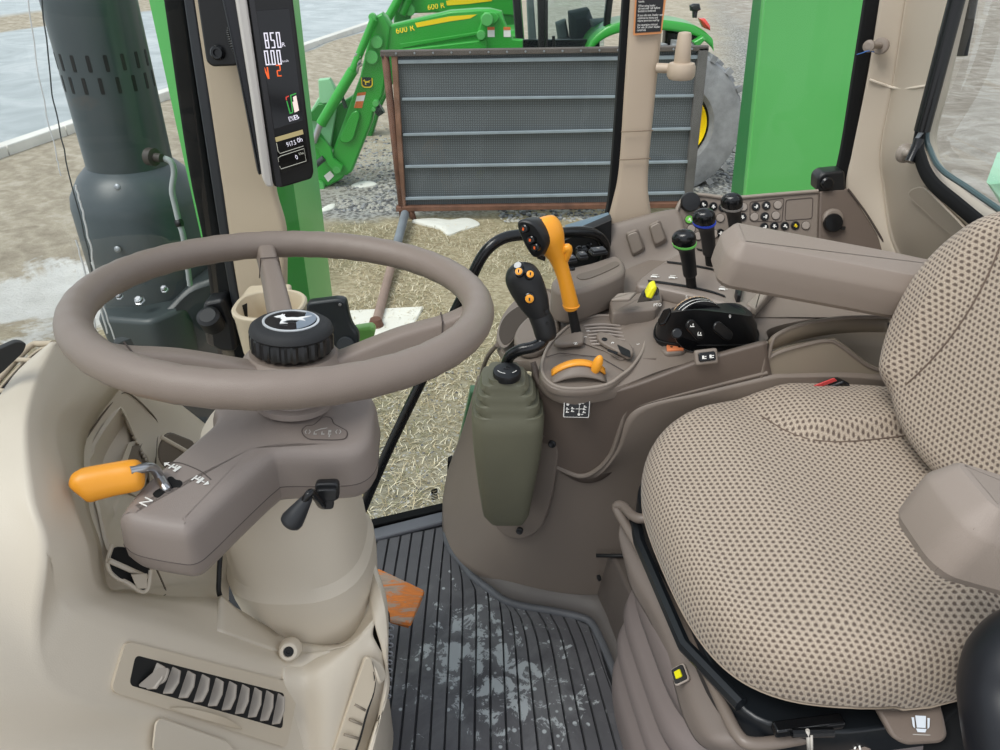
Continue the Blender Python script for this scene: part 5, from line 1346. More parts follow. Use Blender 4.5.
mb = MB(); o_ = rpoly([onq(a, b, .0145) for a, b in ((608, 349.2), (618, 352.6), (617, 355), (607, 351))], .002, 3); mb.prism(o_, QN * .0008); obj('slot', mb, blackm, pl)
mb = MB(); mb.lathe([(.0045, 0), (.0045, .001), (.003, .0012), (.003, .0004)], onq(604.5, 339.5, .0142), QN, 16); obj('lock_hole', mb, black, pl)
mb = MB(); mb.text('P', frame(onq(612.5, 343, .0148), onq(616, 344) - onq(609, 342), V((0, 1, 0))), .009, .0003)
obj('letter', mb, white, pl)
mb = MB()
for (x_, y_, ch) in ((637, 330.5, '1'), (638, 337, '2'), (638, 344, '3'), (591, 325.5, 'A'), (588, 331, 'B'), (585, 337, 'C')):
    mb.text(ch, frame(onq(x_, y_, .003), V((.5, -1, 0)), V((1, .5, 0))), .0075, .0003)
obj('gear_print', mb, white, quado)
mb = MB(); o_ = rpoly([onq(a, b, .004) for a, b in ((556, 343), (578, 335), (584, 337), (583, 347), (560, 349), (553, 347))], .005, 3); mb.prism(o_, QN * .010, edge=.003); gb_ = obj('gate_cover', mb, taupe, quado)
mb = MB(); mb.text('N', frame(onq(575.5, 343.5, .0146), V((.3, -1, 0)), V((1, .3, 0))), .009, .0003); obj('letter', mb, white, gb_)
mb = MB(); mb.tube([onq(546, 357, .002), onq(560, 353, .004), onq(600, 357, .002), onq(626, 372, .002)], .0008, 5); obj('housing_seam', mb, MATS['seam wheel'], quado)
# arched dome of the hand throttle with orange strip and tab
mb = MB(); rows = []
for t_ in range(9):
    f = t_ / 8.; rows.append([P(550 + 56 * u_ - 2 * f, 385.5 - 3 * u_ - 9 * f, y=.968 + .028 * f) + V((0, 0, .024 * math.sin(PI * u_) ** .8 * (.5 + .5 * min(1, f * 3)) * (1 - .2 * f))) for u_ in [k / 12. for k in range(13)]])
mb.grid(rows); obj('throttle_dome', mb, taupe, con, solid=.004, solid_off=0)
def arc_pt(u_, yy=.981, lift=0.): return P(552 + 53 * u_, 376 - 1.5 * u_ , y=.982) + V((0, 0, .0175 * math.sin(PI * u_) ** .8 + lift))
thr = thing('throttle_tab', 'orange hand throttle tab on an arched orange strip at the console front', 'throttle', arc_pt(.8))
mb = MB(); ar = [arc_pt(k / 20.) for k in range(21)]
up = V((0, .022, .008)); mb.grid([[p for p in ar], [p + up * .5 for p in ar]]); obj('orange_strip', mb, orange, thr, solid=.003, solid_off=0)
mb = MB(); tc_ = arc_pt(.78); mb.ball(P(597, 365, y=.978), .0130, 20, (.62, .55, 1.35), Matrix.Rotation(.25, 3, 'Y')); mb.ball(P(593, 371, y=.984), .008, 16, (.9, .6, .8)); obj('tab', mb, orange, thr)
mb = MB(); mb.prism(rpoly(PY([(552.5, 385, .979), (553, 375, .983), (555, 374, .983), (554.5, 385, .979)]), .001, 2), V((0, .004, 0))); mb.prism(PY([(601, 382, .979), (603.5, 376, .983), (605, 376.5, .983), (603, 382.5, .979)]), V((0, .004, 0))); obj('strip_gap', mb, blackm, thr)
mb = MB(); mb.box(P(580, 358.5, y=1.02), (.028, .004, .001)); obj('throttle_scale', mb, grey_l, thr) if False else None
# control diagram sticker
sn = V((.05, -.97, .25)).normalized(); stc = P(576.5, 408.5, y=.958); Ms = frame(stc, V((1, .02, -.04)), V((0, .25, 1)))
stk = thing('diagram_sticker', 'black sticker with white control symbols below the orange throttle tab', 'sticker', stc)
def rect(M, x0, y0, x1, y1, r=0.): 
    o_ = [M @ V(q) for q in ((x0, y0, 0), (x1, y0, 0), (x1, y1, 0), (x0, y1, 0))]
    return rpoly(o_, r, 3) if r else o_
mb = MB(); mb.prism(rect(Ms, -.020, -.0145, .020, .0135, .002), Ms.to_3x3() @ V((0, 0, .0008))); obj('sticker_border', mb, white, stk)
mb = MB(); mb.prism([p + Ms.to_3x3() @ V((0, 0, .0006)) for p in rect(Ms, -.0188, -.0133, .0188, .0123, .0015)], Ms.to_3x3() @ V((0, 0, .0006))); obj('sticker_field', mb, blackg, stk)
mb = MB(); M2 = Ms @ Matrix.Translation((0, 0, .0013))
bar(mb, M2, .004, 0, .011, .0008); bar(mb, M2, .004, 0, .0008, .016)
for (x_, y_) in ((-.014, .007), (.004, .009), (.004, -.009)): mb.lathe([(.0022, 0), (.0022, .0003)], M2 @ V((x_, y_, 0)), M2.to_3x3() @ V((0, 0, 1)), 12)
for (x_, y_) in ((-.014, -.001), (-.014, -.006), (-.006, .0), (-.006, -.0045), (.012, -.001), (.013, .003), (.012, -.006)):
    bar(mb, M2, x_, y_, .005, .0012); bar(mb, M2, x_ - .001, y_ + .0018, .002, .0018)
bar(mb, M2, .009, .009, .0035, .001); bar(mb, M2, .009, -.009, .0035, .001)
obj('symbols', mb, white, stk)

# side panels next to the mid pillar: blank square switch plates
mb = MB()
cb = [[(603, 226, 1.40), (652, 213, 1.40), (673, 209, 1.405)], [(603, 232, 1.385), (654, 219, 1.385), (680, 214, 1.39)], [(600, 272, 1.35), (660, 262, 1.345), (690, 250, 1.345)], [(600, 290, 1.32), (662, 276, 1.31), (700, 262, 1.31)]]
mb.patch([PY(r) for r in cb], 5, 4); obj('pillar_corner', mb, taupe, con, solid=.03, solid_off=1)
cn = V((-.25, -.9, .35)).normalized()
for pts in ([(625, 233), (638, 228), (646, 250), (633, 258)], [(648, 225), (660, 219), (668, 241), (655, 248)]):
    o_ = rpoly([P(a, b, y=1.365) for a, b in pts], .008, 4); mb = MB(); mb.prism(o_, cn * .012, edge=.004); sq = obj('blank_plate', mb, taupe, con)
    c_ = sum(o_, V()) / len(o_); mb = MB(); mb.prism([c_ + (p - c_) * .78 + cn * .011 for p in o_], cn * .005, edge=.002); obj('plate_face', mb, MATS['rim taupe'], sq)

# raised tray ledge with rocker switches behind the orange lever
mb = MB(); o_ = spline(PZ([(566, 268), (590, 262), (612, 255), (622, 258), (626, 266), (622, 274), (600, 284), (574, 292), (556, 290), (552, 280)], .645), 4, closed=True); mb.prism([p - V((0, 0, .06)) for p in o_], V((0, 0, .06)), edge=.008); tl = obj('switch_ledge', mb, taupe, con)
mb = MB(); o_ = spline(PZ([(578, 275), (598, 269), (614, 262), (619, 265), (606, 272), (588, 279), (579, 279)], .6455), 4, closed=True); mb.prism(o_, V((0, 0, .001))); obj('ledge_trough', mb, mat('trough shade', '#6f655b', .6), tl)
mb = MB(); mb.lathe([(.006, 0), (.006, .003), (.004, .004)], P(571.5, 269.5, z=.645), (0, 0, 1), 16); obj('round_button', mb, black, tl)
def rocker(px, py, z, w_, h, label):
    r = thing('rocker_switch', label, 'switch', P(px, py, z=z), 'rocker switches on the console')
    M = frame(P(px, py, z=z), V((1, .30, 0)), V((-.3, 1, .0)))
    mb = MB(); mb.prism(rect(M, -w_, -h, w_, h, .003), V((0, 0, .006)), edge=.0015); obj('bezel', mb, black, r)
    mb = MB(); M2 = M @ Matrix.Translation((0, 0, .0058)); mb.prism(rect(M2, -w_ * .82, -h * .82, w_ * .82, h * .82, .002), V((0, -.0004, .004)), edge=.001); obj('rocker', mb, mat('rocker satin', '#2a2c30', .35), r)
    mb = MB(); M3 = M2 @ Matrix.Translation((0, 0, .0043)); bar(mb, M3, 0, .002, .006, .0012); bar(mb, M3, 0, -.001, .003, .0012); obj('rocker_print', mb, grey_l, r)
rocker(571, 261.5, .655, .0085, .010, 'black rocker switch, first of the row behind the orange lever'); rocker(582, 258, .655, .0085, .010, 'black rocker switch, second of the row behind the orange lever'); rocker(598, 253.5, .655, .015, .011, 'wide black rocker switch ending the row behind the orange lever')
mb = MB()
for (a, b) in ((579, 251), (584, 251)): mb.lathe([(.007, -.005), (.007, .008), (.004, .010)], P(a, b, y=1.33), (0, -.6, .8), 14)
c_ = P(589, 245, y=1.345); mb.lathe([(.005, 0), (.006, .006), (.003, .008)], c_, (0, -1, .2), 14)
obj('socket_knob', mb, blackg, con)

# PTO switch block with yellow knob
blk = thing('power_switch', 'taupe block with black housing and bright yellow push-pull knob', 'switch', P(632, 312, z=.58))
mb = MB(); o_ = rpoly(PZ([(609, 304), (640, 296), (661, 291), (662, 304), (656, 313), (612, 317)], .60), .006, 3); mb.prism([p - V((0, 0, .03)) for p in o_], V((0, 0, .038)), edge=.004); obj('block', mb, taupe, blk)
mb = MB(); o_ = rpoly(PZ([(611, 299), (618, 293), (637, 291), (630, 298.5)], .640), .003, 3); mb.prism([p - V((0, 0, .006)) for p in o_], V((0, 0, .006)), edge=.002); obj('flap', mb, MATS['rim taupe'], blk)
mb = MB(); mb.loft([[P(a, b, y=y_) for a, b, y_ in r] for r in ([(636, 303, 1.03), (661, 300, 1.03), (659, 289, 1.08), (642, 291, 1.08)], [(642, 300, 1.045), (659, 298, 1.045), (657, 286, 1.075), (646, 288, 1.075)])]); obj('housing', mb, blackg, blk, bevel=.002)
mb = MB(); rings = [];
a, b = P(649, 301, y=1.035), P(654, 287, y=1.05)
mb.prism(rpoly(PY([(645.5, 298, 1.034), (651, 288, 1.036), (656, 286, 1.038), (657.5, 289, 1.038), (652, 300, 1.034)]), .004, 4), V((0, .02, .002)), edge=.003); obj('yellow_knob', mb, mat('knob yellow', '#e8e21c', .35), blk, label='bright yellow knob')
mb = MB(); mb.text('PTO', frame(P(657.5, 305, y=1.02), V((1, .1, 0)), V((0, .4, 1))), .0065, .0003); obj('letters', mb, white, blk)

# hydraulic lever quadrant with slots
mb = MB(); o_ = spline(PZ([(636, 287), (654, 270), (690, 252), (720, 256), (752, 272), (777, 284), (772, 292), (758, 306), (748, 312), (700, 300), (660, 291)], .612), 4, closed=True); mb.prism([p - V((0, 0, .02)) for p in o_], V((0, 0, .026)), edge=.005); hq = obj('lever_quadrant', mb, mat('quadrant taupe', '#8a7f76', .45, grain=.25), con)
HZ = .6195
def slotz(pts, w_=.004): 
    mb = MB(); p = spline(PZ(pts, HZ), 6); L0 = [q + V((0, w_, 0)) for q in p]; L1 = [q - V((0, w_, 0)) for q in p]
    mb.prism(L0 + L1[::-1], V((0, 0, .0008))); return mb
for pts in ([(648, 281), (665, 283), (690, 287), (712, 292), (725, 296.5)], [(667, 262), (690, 265), (715, 270), (745, 278)], [(697, 249), (700, 250), (706, 251)]): obj('lever_slot', slotz(pts), blackm, hq)
def turtle(x_, y_, sc):
    mb = MB()
    M = frame(P(x_, y_, z=HZ + .0006), V((1, -.15, 0)), V((.15, 1, 0))); mb.prism([M @ V((.006 * sc * math.cos(a), .0035 * sc * math.sin(a), 0)) for a in [k * PI / 5 for k in range(10)]], V((0, 0, .0004)))
    for dx in (-.005, .004): bar(mb, M, dx * sc, -.004 * sc, .0015, .002)
    bar(mb, M, .008 * sc, .0005, .003, .0015); bar(mb, M, .002, .0085 * sc, .010, .0012)
    obj('flow_symbol', mb, white, hq)
turtle(654, 276.5, 1.); turtle(672, 277.5, 1.); turtle(722, 289, 1.)
for x_, y_ in ((760, 283), (740, 299)):
    mb = MB(); bar(mb, frame(P(x_, y_, z=HZ + .0006), V((1, 0, 0)), V((0, 1, 0))), 0, 0, .004, .0015); obj('position_mark', mb, white, hq)
for pts, wdt in (([(737, 297), (735, 291), (740, 281), (744, 282), (741, 297)], 1), ([(752, 283), (750, 276), (755, 268), (760, 268), (757, 283)], 1)):
    o_ = rpoly(PZ(pts, .628), .002, 2); mb = MB(); mb.prism([p - V((0, 0, .012)) for p in o_], V((0, 0, .016)), edge=.002); obj('flow_slider', mb, black, hq)
mb = MB(); o_ = rpoly(PZ([(746, 305), (760, 291), (768, 296), (756, 311)], .618), .004, 3); mb.prism([p - V((0, 0, .01)) for p in o_], V((0, 0, .014)), edge=.003); obj('flow_wheel', mb, MATS['rim taupe'], hq)
mb = MB(); o_ = rpoly(PZ([(762, 290), (773, 279), (778, 284), (766, 296)], .620), .003, 3); mb.prism([p - V((0, 0, .006)) for p in o_], V((0, 0, .008)), edge=.001); obj('pictogram_plate', mb, taupe, hq)
mb = MB(); M = frame(P(769, 287, z=.6224), V((.6, .8, 0)), V((-.8, .6, 0)))
for (x_, y_) in ((-.006, 0), (0, 0), (.006, 0), (0, .004), (0, -.004), (.006, .003)): bar(mb, M, x_, y_, .0035, .0015); 
bar(mb, M, 0, 0, .016, .0006)
obj('pictogram', mb, white, hq)

def hyd(pb, pt, yb, yt, ringcol, label, s=1.0):
    b, t_ = P(*pb, z=.612), P(*pt, y=yt)
    r = thing('hydraulic_lever', label, 'lever', b, 'hydraulic levers on the console')
    ax = (t_ - b); L = ax.length; a = ax.normalized(); ux = V((1, -.25, 0)); ux = (ux - a * ux.dot(a)).normalized(); uy = a.cross(ux)
    def sec(h, rx, ry, dx=0.): return [b + a * h + ux * (dx + rx * math.cos(q)) + uy * ry * math.sin(q) for q in [2 * PI * k / 28 for k in range(28)]]
    mb = MB(); mb.loft([sec(-.012, .0085 * s, .006 * s), sec(L * .30, .0085 * s, .006 * s)]); obj('stem', mb, blackm, r)
    mb = MB(); R_ = [sec(L * .28, .0105 * s, .0085 * s), sec(L * .30, .0115 * s, .0095 * s), sec(L * .55, .012 * s, .010 * s), sec(L * .72, .0135 * s, .011 * s, -.001), sec(L * .80, .0185 * s, .0145 * s, -.003 * s)]
    R2 = [spline(c_, 4) for c_ in zip(*R_)]; mb.loft([list(q) for q in zip(*R2)]); obj('handle', mb, black, r)
    mb = MB(); R_ = [sec(L * .80, .0188 * s, .0148 * s, -.003 * s), sec(L * .835, .0193 * s, .0152 * s, -.003 * s)]; 
    for q in R_:
        for i, p in enumerate(q): q[i] = p + a * (-.006 * s * (p - b - a * (p - b).dot(a)).dot(ux) / .0185 * .5)
    mb.loft(R_); obj('colour_ring', mb, ringcol, r)
    mb = MB(); R_ = [sec(L * .825, .0185 * s, .0145 * s, -.003 * s), sec(L * .90, .0192 * s, .015 * s, -.003 * s), sec(L * .96, .017 * s, .013 * s, -.003 * s), sec(L, .011 * s, .008 * s, -.003 * s), sec(L * 1.01, .004 * s, .003 * s, -.003 * s)]
    R2 = [spline(c_, 3) for c_ in zip(*R_)]; mb.loft([list(q) for q in zip(*R2)]); obj('cap', mb, blackg, r)
hyd((692, 290), (685, 232), 1.2, 1.16, mat('ring green', '#7fe06a', .4), 'black hydraulic lever with a thin green ring, nearest of three', 1.02)
hyd((711, 268), (705, 211), 1.3, 1.25, mat('ring blue', '#2b4fd8', .4), 'black hydraulic lever with a blue ring, middle of three', 1.04)
hyd((737, 254), (733, 195), 1.36, 1.32, mat('ring grey', '#9a9590', .4), 'black hydraulic lever with a grey ring in front of the switch panel', 1.02)

# draft control pod
pod = thing('control_pod', 'black hitch control pod with a ribbed dial wheel on the console', 'control pod', P(705, 342, z=.58))
mb = MB(); rows = []
base = spline(PZ([(655, 334), (661, 319), (676, 306), (705, 306), (740, 313), (755, 328), (757, 338), (750, 344), (700, 345), (664, 342)], .585), 4, closed=True)
c_ = sum(base, V()) / len(base)
topc = spline([P(a, b, y=y_) for a, b, y_ in ((665, 314, 1.045), (672, 311, 1.06), (686, 306, 1.09), (706, 305, 1.10), (735, 303, 1.09), (750, 311, 1.075), (751, 316, 1.06), (735, 314, 1.04), (700, 310, 1.03), (676, 312, 1.03))], 4, closed=True)
mb.loft([[p - V((0, 0, .01)) for p in base], base, [p.lerp(q, .5) + (p - c_) * .04 for p, q in zip(base, topc)], [p.lerp(q, .9) for p, q in zip(base, topc)], topc, [sum(topc, V()) / len(topc) + (p - sum(topc, V()) / len(topc)) * .85 + V((0, 0, .002)) for p in topc]])
obj('pod_body', mb, black, pod)
mb = MB(); mb.tube([c_ + (p - c_) * 1.02 + V((0, 0, .0)) for p in base], .0015, 6, closed=True); obj('pod_seam', mb, blackm, pod)
dw = P(697, 312, y=1.066); da = V((-.12, .98, -.12)).normalized()
dc = P(697, 324, y=1.062)
mb = MB(); mb.lathe([(.036, -.014), (.0415, -.0135), (.0425, -.012), (.0415, -.0105), (.0415, -.004), (.0425, -.002), (.0415, 0), (.0415, .008), (.0422, .0095), (.0415, .012), (.036, .0125)], dc, da, 64); dl = obj('dial_wheel', mb, blackg, pod)
mb = MB(); mb.lathe([(.0427, -.0128), (.0427, -.0112)], dc, da, 64, cap=False); mb.lathe([(.0427, -.003), (.0427, -.0012)], dc, da, 64, cap=False); obj('dial_line', mb, white, dl, weld=False)
mb = MB(); mb.lathe([(.0428, .0088), (.0428, .0128), (.040, .0135)], dc, da, 72, cap=False, mod=lambda k, h: 1. if k % 2 else .97); obj('dial_ribs', mb, mat('dial brass tan', '#b79b7c', .5), dl)
mb = MB(); o_ = rpoly(PY([(658, 322, 1.03), (664, 311, 1.04), (671, 309, 1.045), (672, 314, 1.04), (666, 325, 1.03), (660, 327, 1.03)]), .003, 3); mb.prism(o_, V((-.003, -.006, .006)), edge=.002); obj('side_paddle', mb, blackg, pod)
pn = V((.05, -.86, .5)).normalized()
def oval(a, b, r, y_):
    A2_, B2_ = P(*a, y=y_), P(*b, y=y_); d = (B2_ - A2_); d = d.normalized() if d.length > 1e-6 else V((1, 0, 0)); s = pn.cross(d).normalized(); o_ = []
    for c_, sg_ in ((B2_, 1), (A2_, -1)):
        for i in range(9): an = -PI / 2 + PI * i / 8; o_.append(c_ + (d * math.cos(an) + s * math.sin(an)) * r * sg_)
    return o_
for a, b, r, nm in (((676, 333.5), (676.1, 333.5), .0085, 'round_key'), ((689.5, 325), (698.5, 335), .0085, 'oval_key'), ((716.5, 327), (726.5, 335.5), .0085, 'oval_key')):
    mb = MB(); mb.prism([p + pn * .001 for p in oval(a, b, r, 1.022)], pn * .007, edge=.002); k_ = obj(nm, mb, mat('key black', '#131416', .35), pod)
    if a[0] == 689.5:
        mb = MB()
        for (x_, y_) in ((690, 325.5), (697.5, 334)):
            M = frame(P(x_, y_, y=1.022) + pn * .0085, V((1, 0, 0)), V((0, .5, 1))); bar(mb, M, -.002, .001, .0012, .007); bar(mb, M, .001, -.002, .006, .0012); bar(mb, M, .002, .001, .0012, .003)
        obj('key_print', mb, white, k_)
mb = MB(); mb.text('5', frame(P(686.5, 297.3, y=1.09), V((1, 0, 0)), V((0, .6, 1))), .007, .0003); mb.text('0', frame(P(730, 316.5, y=1.035), V((1, 0, 0)), V((0, .6, 1))), .007, .0003); obj('dial_print', mb, white, pod)

# orange tab button, blank plate and hazard rocker on the console edge
ob = thing('orange_button', 'small orange flat button in a taupe bezel below the black control pod', 'button', P(674, 349, z=.572))
mb = MB(); o_ = rpoly(PZ([(663, 346), (686, 344), (688, 350), (682, 354), (666, 355), (661, 351)], .574), .006, 3); mb.prism([p - V((0, 0, .006)) for p in o_], V((0, 0, .010)), edge=.003); obj('bezel', mb, taupe, ob)
mb = MB(); o_ = rpoly(PZ([(666.5, 345), (684, 344), (684, 349.5), (667, 350.5)], .580), .002, 2); mb.prism([p - V((0, 0, .004)) for p in o_], V((0, 0, .005)), edge=.001); obj('button_cap', mb, mat('button salmon orange', '#e98a5a', .45), ob)
mb = MB()
for x_ in (671.5, 679): mb.lathe([(.0022, 0), (.0022, .0004)], P(x_, 346.9, z=.5812), (0, 0, 1), 10)
obj('button_print', mb, blackm, ob)
mb = MB(); o_ = rpoly(PZ([(645, 352), (660, 349), (656, 360), (642, 359)], .5685), .003, 3); mb.prism(o_, V((0, 0, .0012)), edge=.0004); obj('blank_cover', mb, taupe_d, con)
hz_ = thing('edge_rocker', 'black two-symbol rocker switch in a taupe frame on the console edge', 'switch', P(706, 362, y=.975))
hn = V((.02, -.9, .44)).normalized(); M = frame(P(706, 356.5, y=.968), V((1, .02, .13)), V((0, .44, .9)))
mb = MB(); mb.prism([p - hn * .006 for p in rect(M, -.017, -.012, .017, .011, .004)], hn * .010, edge=.003); obj('frame', mb, taupe, hz_)
mb = MB(); mb.prism([p + hn * .003 for p in rect(M, -.0125, -.0065, .0125, .007, .003)], hn * .004, edge=.0015); obj('rocker', mb, blackg, hz_)
mb = MB(); M2 = M @ Matrix.Translation((0, 0, .0075))
for x_ in (-.006, .005):
    bar(mb, M2, x_, 0, .003, .005); bar(mb, M2, x_ + .0035, .001, .003, .0012); bar(mb, M2, x_ + .002, -.002, .005, .0012)
obj('rocker_print', mb, white, hz_)

# ------------------------------------------------------------------ switch panel
pan = thing('switch_panel', 'taupe panel of small round switches under the rear side window', 'panel', P(770, 250, y=1.41))
TN = V((0, -.93, .37)).normalized(); TO = P(760, 215, y=1.40)
def onp(px, py, h=0.):
    o = TO + TN * h; r = P(px, py, y=1.) - EYE; return EYE + r * ((o - EYE).dot(TN) / r.dot(TN))
out = [(670, 262), (675, 232), (676, 213), (681, 201), (689, 194.5), (700, 194), (730, 197.5), (770, 194.5), (812, 191.5), (820, 191), (817, 290), (672, 290)]
o_ = rpoly([onp(a, b) for a, b in out], .004, 3)
mb = MB(); mb.prism([p - TN * .03 for p in o_], TN * .03, edge=.004); obj('panel_face', mb, taupe, pan)
mb = MB(); o_ = rpoly([onp(a, b, -.002) for a, b in ((819.5, 191), (848, 188), (853, 194), (886, 247), (880, 300), (817, 300))], .005, 3); mb.prism([p - TN * .04 for p in o_], TN * .04, edge=.004); ep = obj('panel_end', mb, taupe_d, pan)
mb = MB(); mb.tube(spline([onp(a, b, .002) for a, b in ((676, 213), (681, 201), (689, 194.8), (705, 195), (730, 197.8), (770, 194.8), (818, 191))], 5), .0035, 8); obj('top_edge', mb, MATS['rim taupe'], pan)
mb = MB(); mb.tube(spline([onp(a, b, .001) for a, b in ((848, 189), (852, 194), (868, 216), (886, 246))], 4), .002, 8); obj('end_edge', mb, MATS['seam wheel'], ep)
mb = MB(); mb.lathe([(.019, 0), (.0185, .010), (.017, .013), (.006, .0135)], onp(689.5, 202), TN, 28); obj('rotary_knob', mb, black, pan)
mb = MB(); o_ = rpoly([onp(a, b, .0005) for a, b in ((786, 200), (813, 197.5), (812, 218.5), (785, 220.5))], .005, 4); mb.tube(o_, .0008, 5, closed=True); obj('blank_outline', mb, MATS['seam wheel'], pan)
mb = MB(); o_ = rpoly([onp(a, b, .0005) for a, b in ((750, 202), (784, 198), (782, 222), (750, 221))], .005, 4); mb.tube(o_, .0008, 5, closed=True); obj('group_outline', mb, MATS['seam wheel'], pan)
mb = MB(); mb.lathe([(.020, 0), (.0195, .006), (.015, .008)], onp(832, 219), TN, 28); so_ = obj('socket_ring', mb, taupe, ep)
mb = MB(); mb.lathe([(.0175, .004), (.018, .012), (.0165, .015), (.004, .016)], onp(831, 223), TN, 28); mb.box(onp(843, 228, .006), (.008, .004, .006)); obj('socket_cover', mb, blackg, so_)
dotted = mat('button taupe', '#9b9188', .4); ringd = mat('button ring dark', '#4c443d', .5)
btn = [(703.5, 204.5, 'k'), (713, 206.5, 'k'), (722.5, 207.5, 'k'), (689, 219.5, 'g'), (720, 218, 't'), (691, 229, 't'), (698, 236, 't'), (714, 234, 't'), (720, 233, 'k'), (755.5, 206.5, 'k'), (766, 205.5, 'k'), (777.5, 205, 't'), (754, 217, 't'), (764.5, 216.5, 'k'), (775.5, 215.5, 't'), (764, 227, 'k'), (774, 226, 'k'), (784.5, 226, 'k'), (795, 225.5, 'y'), (805.5, 225.5, 't'), (742, 217, 'k'), (743, 207, 't')]
where = {'k': 'black round push button with a white symbol', 't': 'plain taupe round blank button', 'g': 'green lit round push button', 'y': 'round push button with a yellow symbol'}
rows_ = {}
names = ['beside the rotary knob', 'second from the rotary knob', 'third from the rotary knob', 'under the rotary knob', 'between the blue and grey levers', 'under the green button', 'low behind the green lever', 'low behind the blue lever', 'low between the blue lever and the armrest', 'top left of the outlined group', 'top middle of the outlined group', 'top right of the outlined group', 'middle left of the outlined group', 'in the centre of the outlined group', 'middle right of the outlined group', 'in the bottom row above the armrest, first', 'in the bottom row above the armrest, second', 'in the bottom row above the armrest, third', 'in the bottom row above the armrest, fourth', 'ending the bottom row above the armrest', 'just right of the grey lever handle', 'upper right of the grey lever cap']
for (a, b, kd), nm in zip(btn, names):
    c_ = onp(a, b); r = thing('panel_button', where[kd] + ' ' + nm, 'button', c_, 'round buttons of the switch panel')
    mb = MB(); mb.lathe([(.0088, -.001), (.0088, .001), (.0078, .0012)], c_, TN, 20); obj('button_ring', mb, ringd, r)
    mb = MB(); mb.lathe([(.0076, 0), (.0076, .003), (.0068, .0038)], c_, TN, 20); cp = obj('button_cap', mb, {'k': blackg, 't': dotted, 'g': mat('lit green', '#6fc24c', .4), 'y': blackg}[kd], r)
    if kd != 't':
        mb = MB(); M = frame(c_ + TN * .0039, V((1, 0, 0)), V((0, .4, 1))); q = random.Random(int(a))
        bar(mb, M, 0, -.001, .007, .0016); bar(mb, M, q.uniform(-.002, .002), .0015, .0035, .003); bar(mb, M, q.uniform(-.001, .003), -.0028, .0018, .002)
        obj('button_print', mb, yellow if kd == 'y' else white, cp)

# ------------------------------------------------------------------ loader joystick with its olive boot
js = thing('joystick', 'black joystick grip with orange buttons on a bent stalk above an olive boot', 'joystick', P(505, 523, y=1.02))
boot_rows = [(514, 489, 525, .992, .965, .06), (505, 482, 530, .99, .955, .075), (470, 476, 537, .985, .945, .09), (440, 472, 543, .98, .94, .095), (418, 470.5, 545, .98, .938, .10), (409, 470, 545.5, .98, .938, .10)]
mb = MB()
def boot_ring(py, l, r, yb, yf, dp, sag=6):
    c_ = P((l + r) / 2, py, y=(yb + yf) / 2 + dp * .28); hw = (P(r, py, y=yf) - P(l, py, y=yf)).length / 2; o_ = []
    for k in range(40):
        a = 2 * PI * k / 40; e = 2 / 5.0; ca, sa = math.cos(a), math.sin(a)
        o_.append(c_ + V((hw * abs(ca) ** e * (1 if ca > 0 else -1), dp * .5 * abs(sa) ** e * (1 if sa > 0 else -1), 0)))
    return o_
R_ = [boot_ring(*q) for q in boot_rows]
R_[0] = [p for p in R_[0]]
extra = boot_ring(517, 496, 517, 1.0, .975, .03)
mb.loft([extra] + R_, True, False)
fold = []
for k, (py, l, r) in enumerate(((407, 470, 545.5), (403, 472, 544), (402.5, 477, 539), (398, 473, 541.5), (394, 474, 540), (393, 480, 534), (389, 475.5, 537), (385, 477, 534), (384, 483, 527), (380, 479, 529.5), (376, 481, 526), (375, 488, 520), (371, 488, 520))):
    yc = .98; f = boot_ring(py, l, r, .98, .94, .098 - .0035 * k); fold.append(f)
mb.loft([R_[-1]] + fold, False, True); obj('boot', mb, olive, js, autosmooth=28)
mb = MB(); cc_ = P(507, 373, z=.583); mb.lathe([(.021, -.006), (.0215, .002), (.0205, .005), (.012, .0058)], cc_, (0, -.08, 1), 32); cl = obj('boot_collar', mb, black, js)
mb = MB(); 
for an in (-2.5, -2.2, -1.9, -.9, -.6): bar(mb, frame(cc_ + V((.0155 * math.cos(an), .0155 * math.sin(an), .0086)), V((math.cos(an + 1.57), math.sin(an + 1.57), 0)), V((math.cos(an + PI), math.sin(an + PI), 0))), 0, 0, .005, .0012)
obj('collar_print', mb, white, cl)
mb = MB(); mb.tube(spline([cc_, P(506, 366, y=1.0), P(510, 356, y=.995), P(520, 350, y=.99), (P(533, 347, y=.99)), P(542, 342, y=.995), P(546, 333, y=1.0)], 6), .0088, 14); obj('stalk', mb, blackg, js)
gb0, gb1, gb2 = P(546, 337, y=1.0), P(533, 303, y=1.01), P(521, 275, y=1.02)
def along(pts, radii, ux, seg=28):
    rings = []
    for i, (p, (rx, ry)) in enumerate(zip(pts, radii)):
        t_ = (pts[min(i + 1, len(pts) - 1)] - pts[max(i - 1, 0)]).normalized(); u = (ux - t_ * ux.dot(t_)).normalized(); v_ = t_.cross(u)
        rings.append([p + u * rx * math.cos(a) + v_ * ry * math.sin(a) for a in [2 * PI * k / seg for k in range(seg)]])
    R2 = [spline(c_, 4) for c_ in zip(*rings)]
    return [list(r) for r in zip(*R2)]
ux = V((1, 0, .25))
mb = MB(); mb.loft(along([P(546.5, 338, y=1.0), P(546, 335, y=1.0), P(543, 323, y=1.003), P(538, 312, y=1.006)], [(.014, .012), (.0165, .014), (.0175, .015), (.0165, .0145)], ux)); gr0 = obj('grip_sleeve', mb, black, js)
for (a, b) in ((547, 311.5), (548, 323.5)):
    mb = MB(); mb.lathe([(.0028, 0), (.0028, .0006)], P(a, b, y=.989), (.2, -1, .2), 12); obj('sleeve_hole', mb, blackm, gr0)
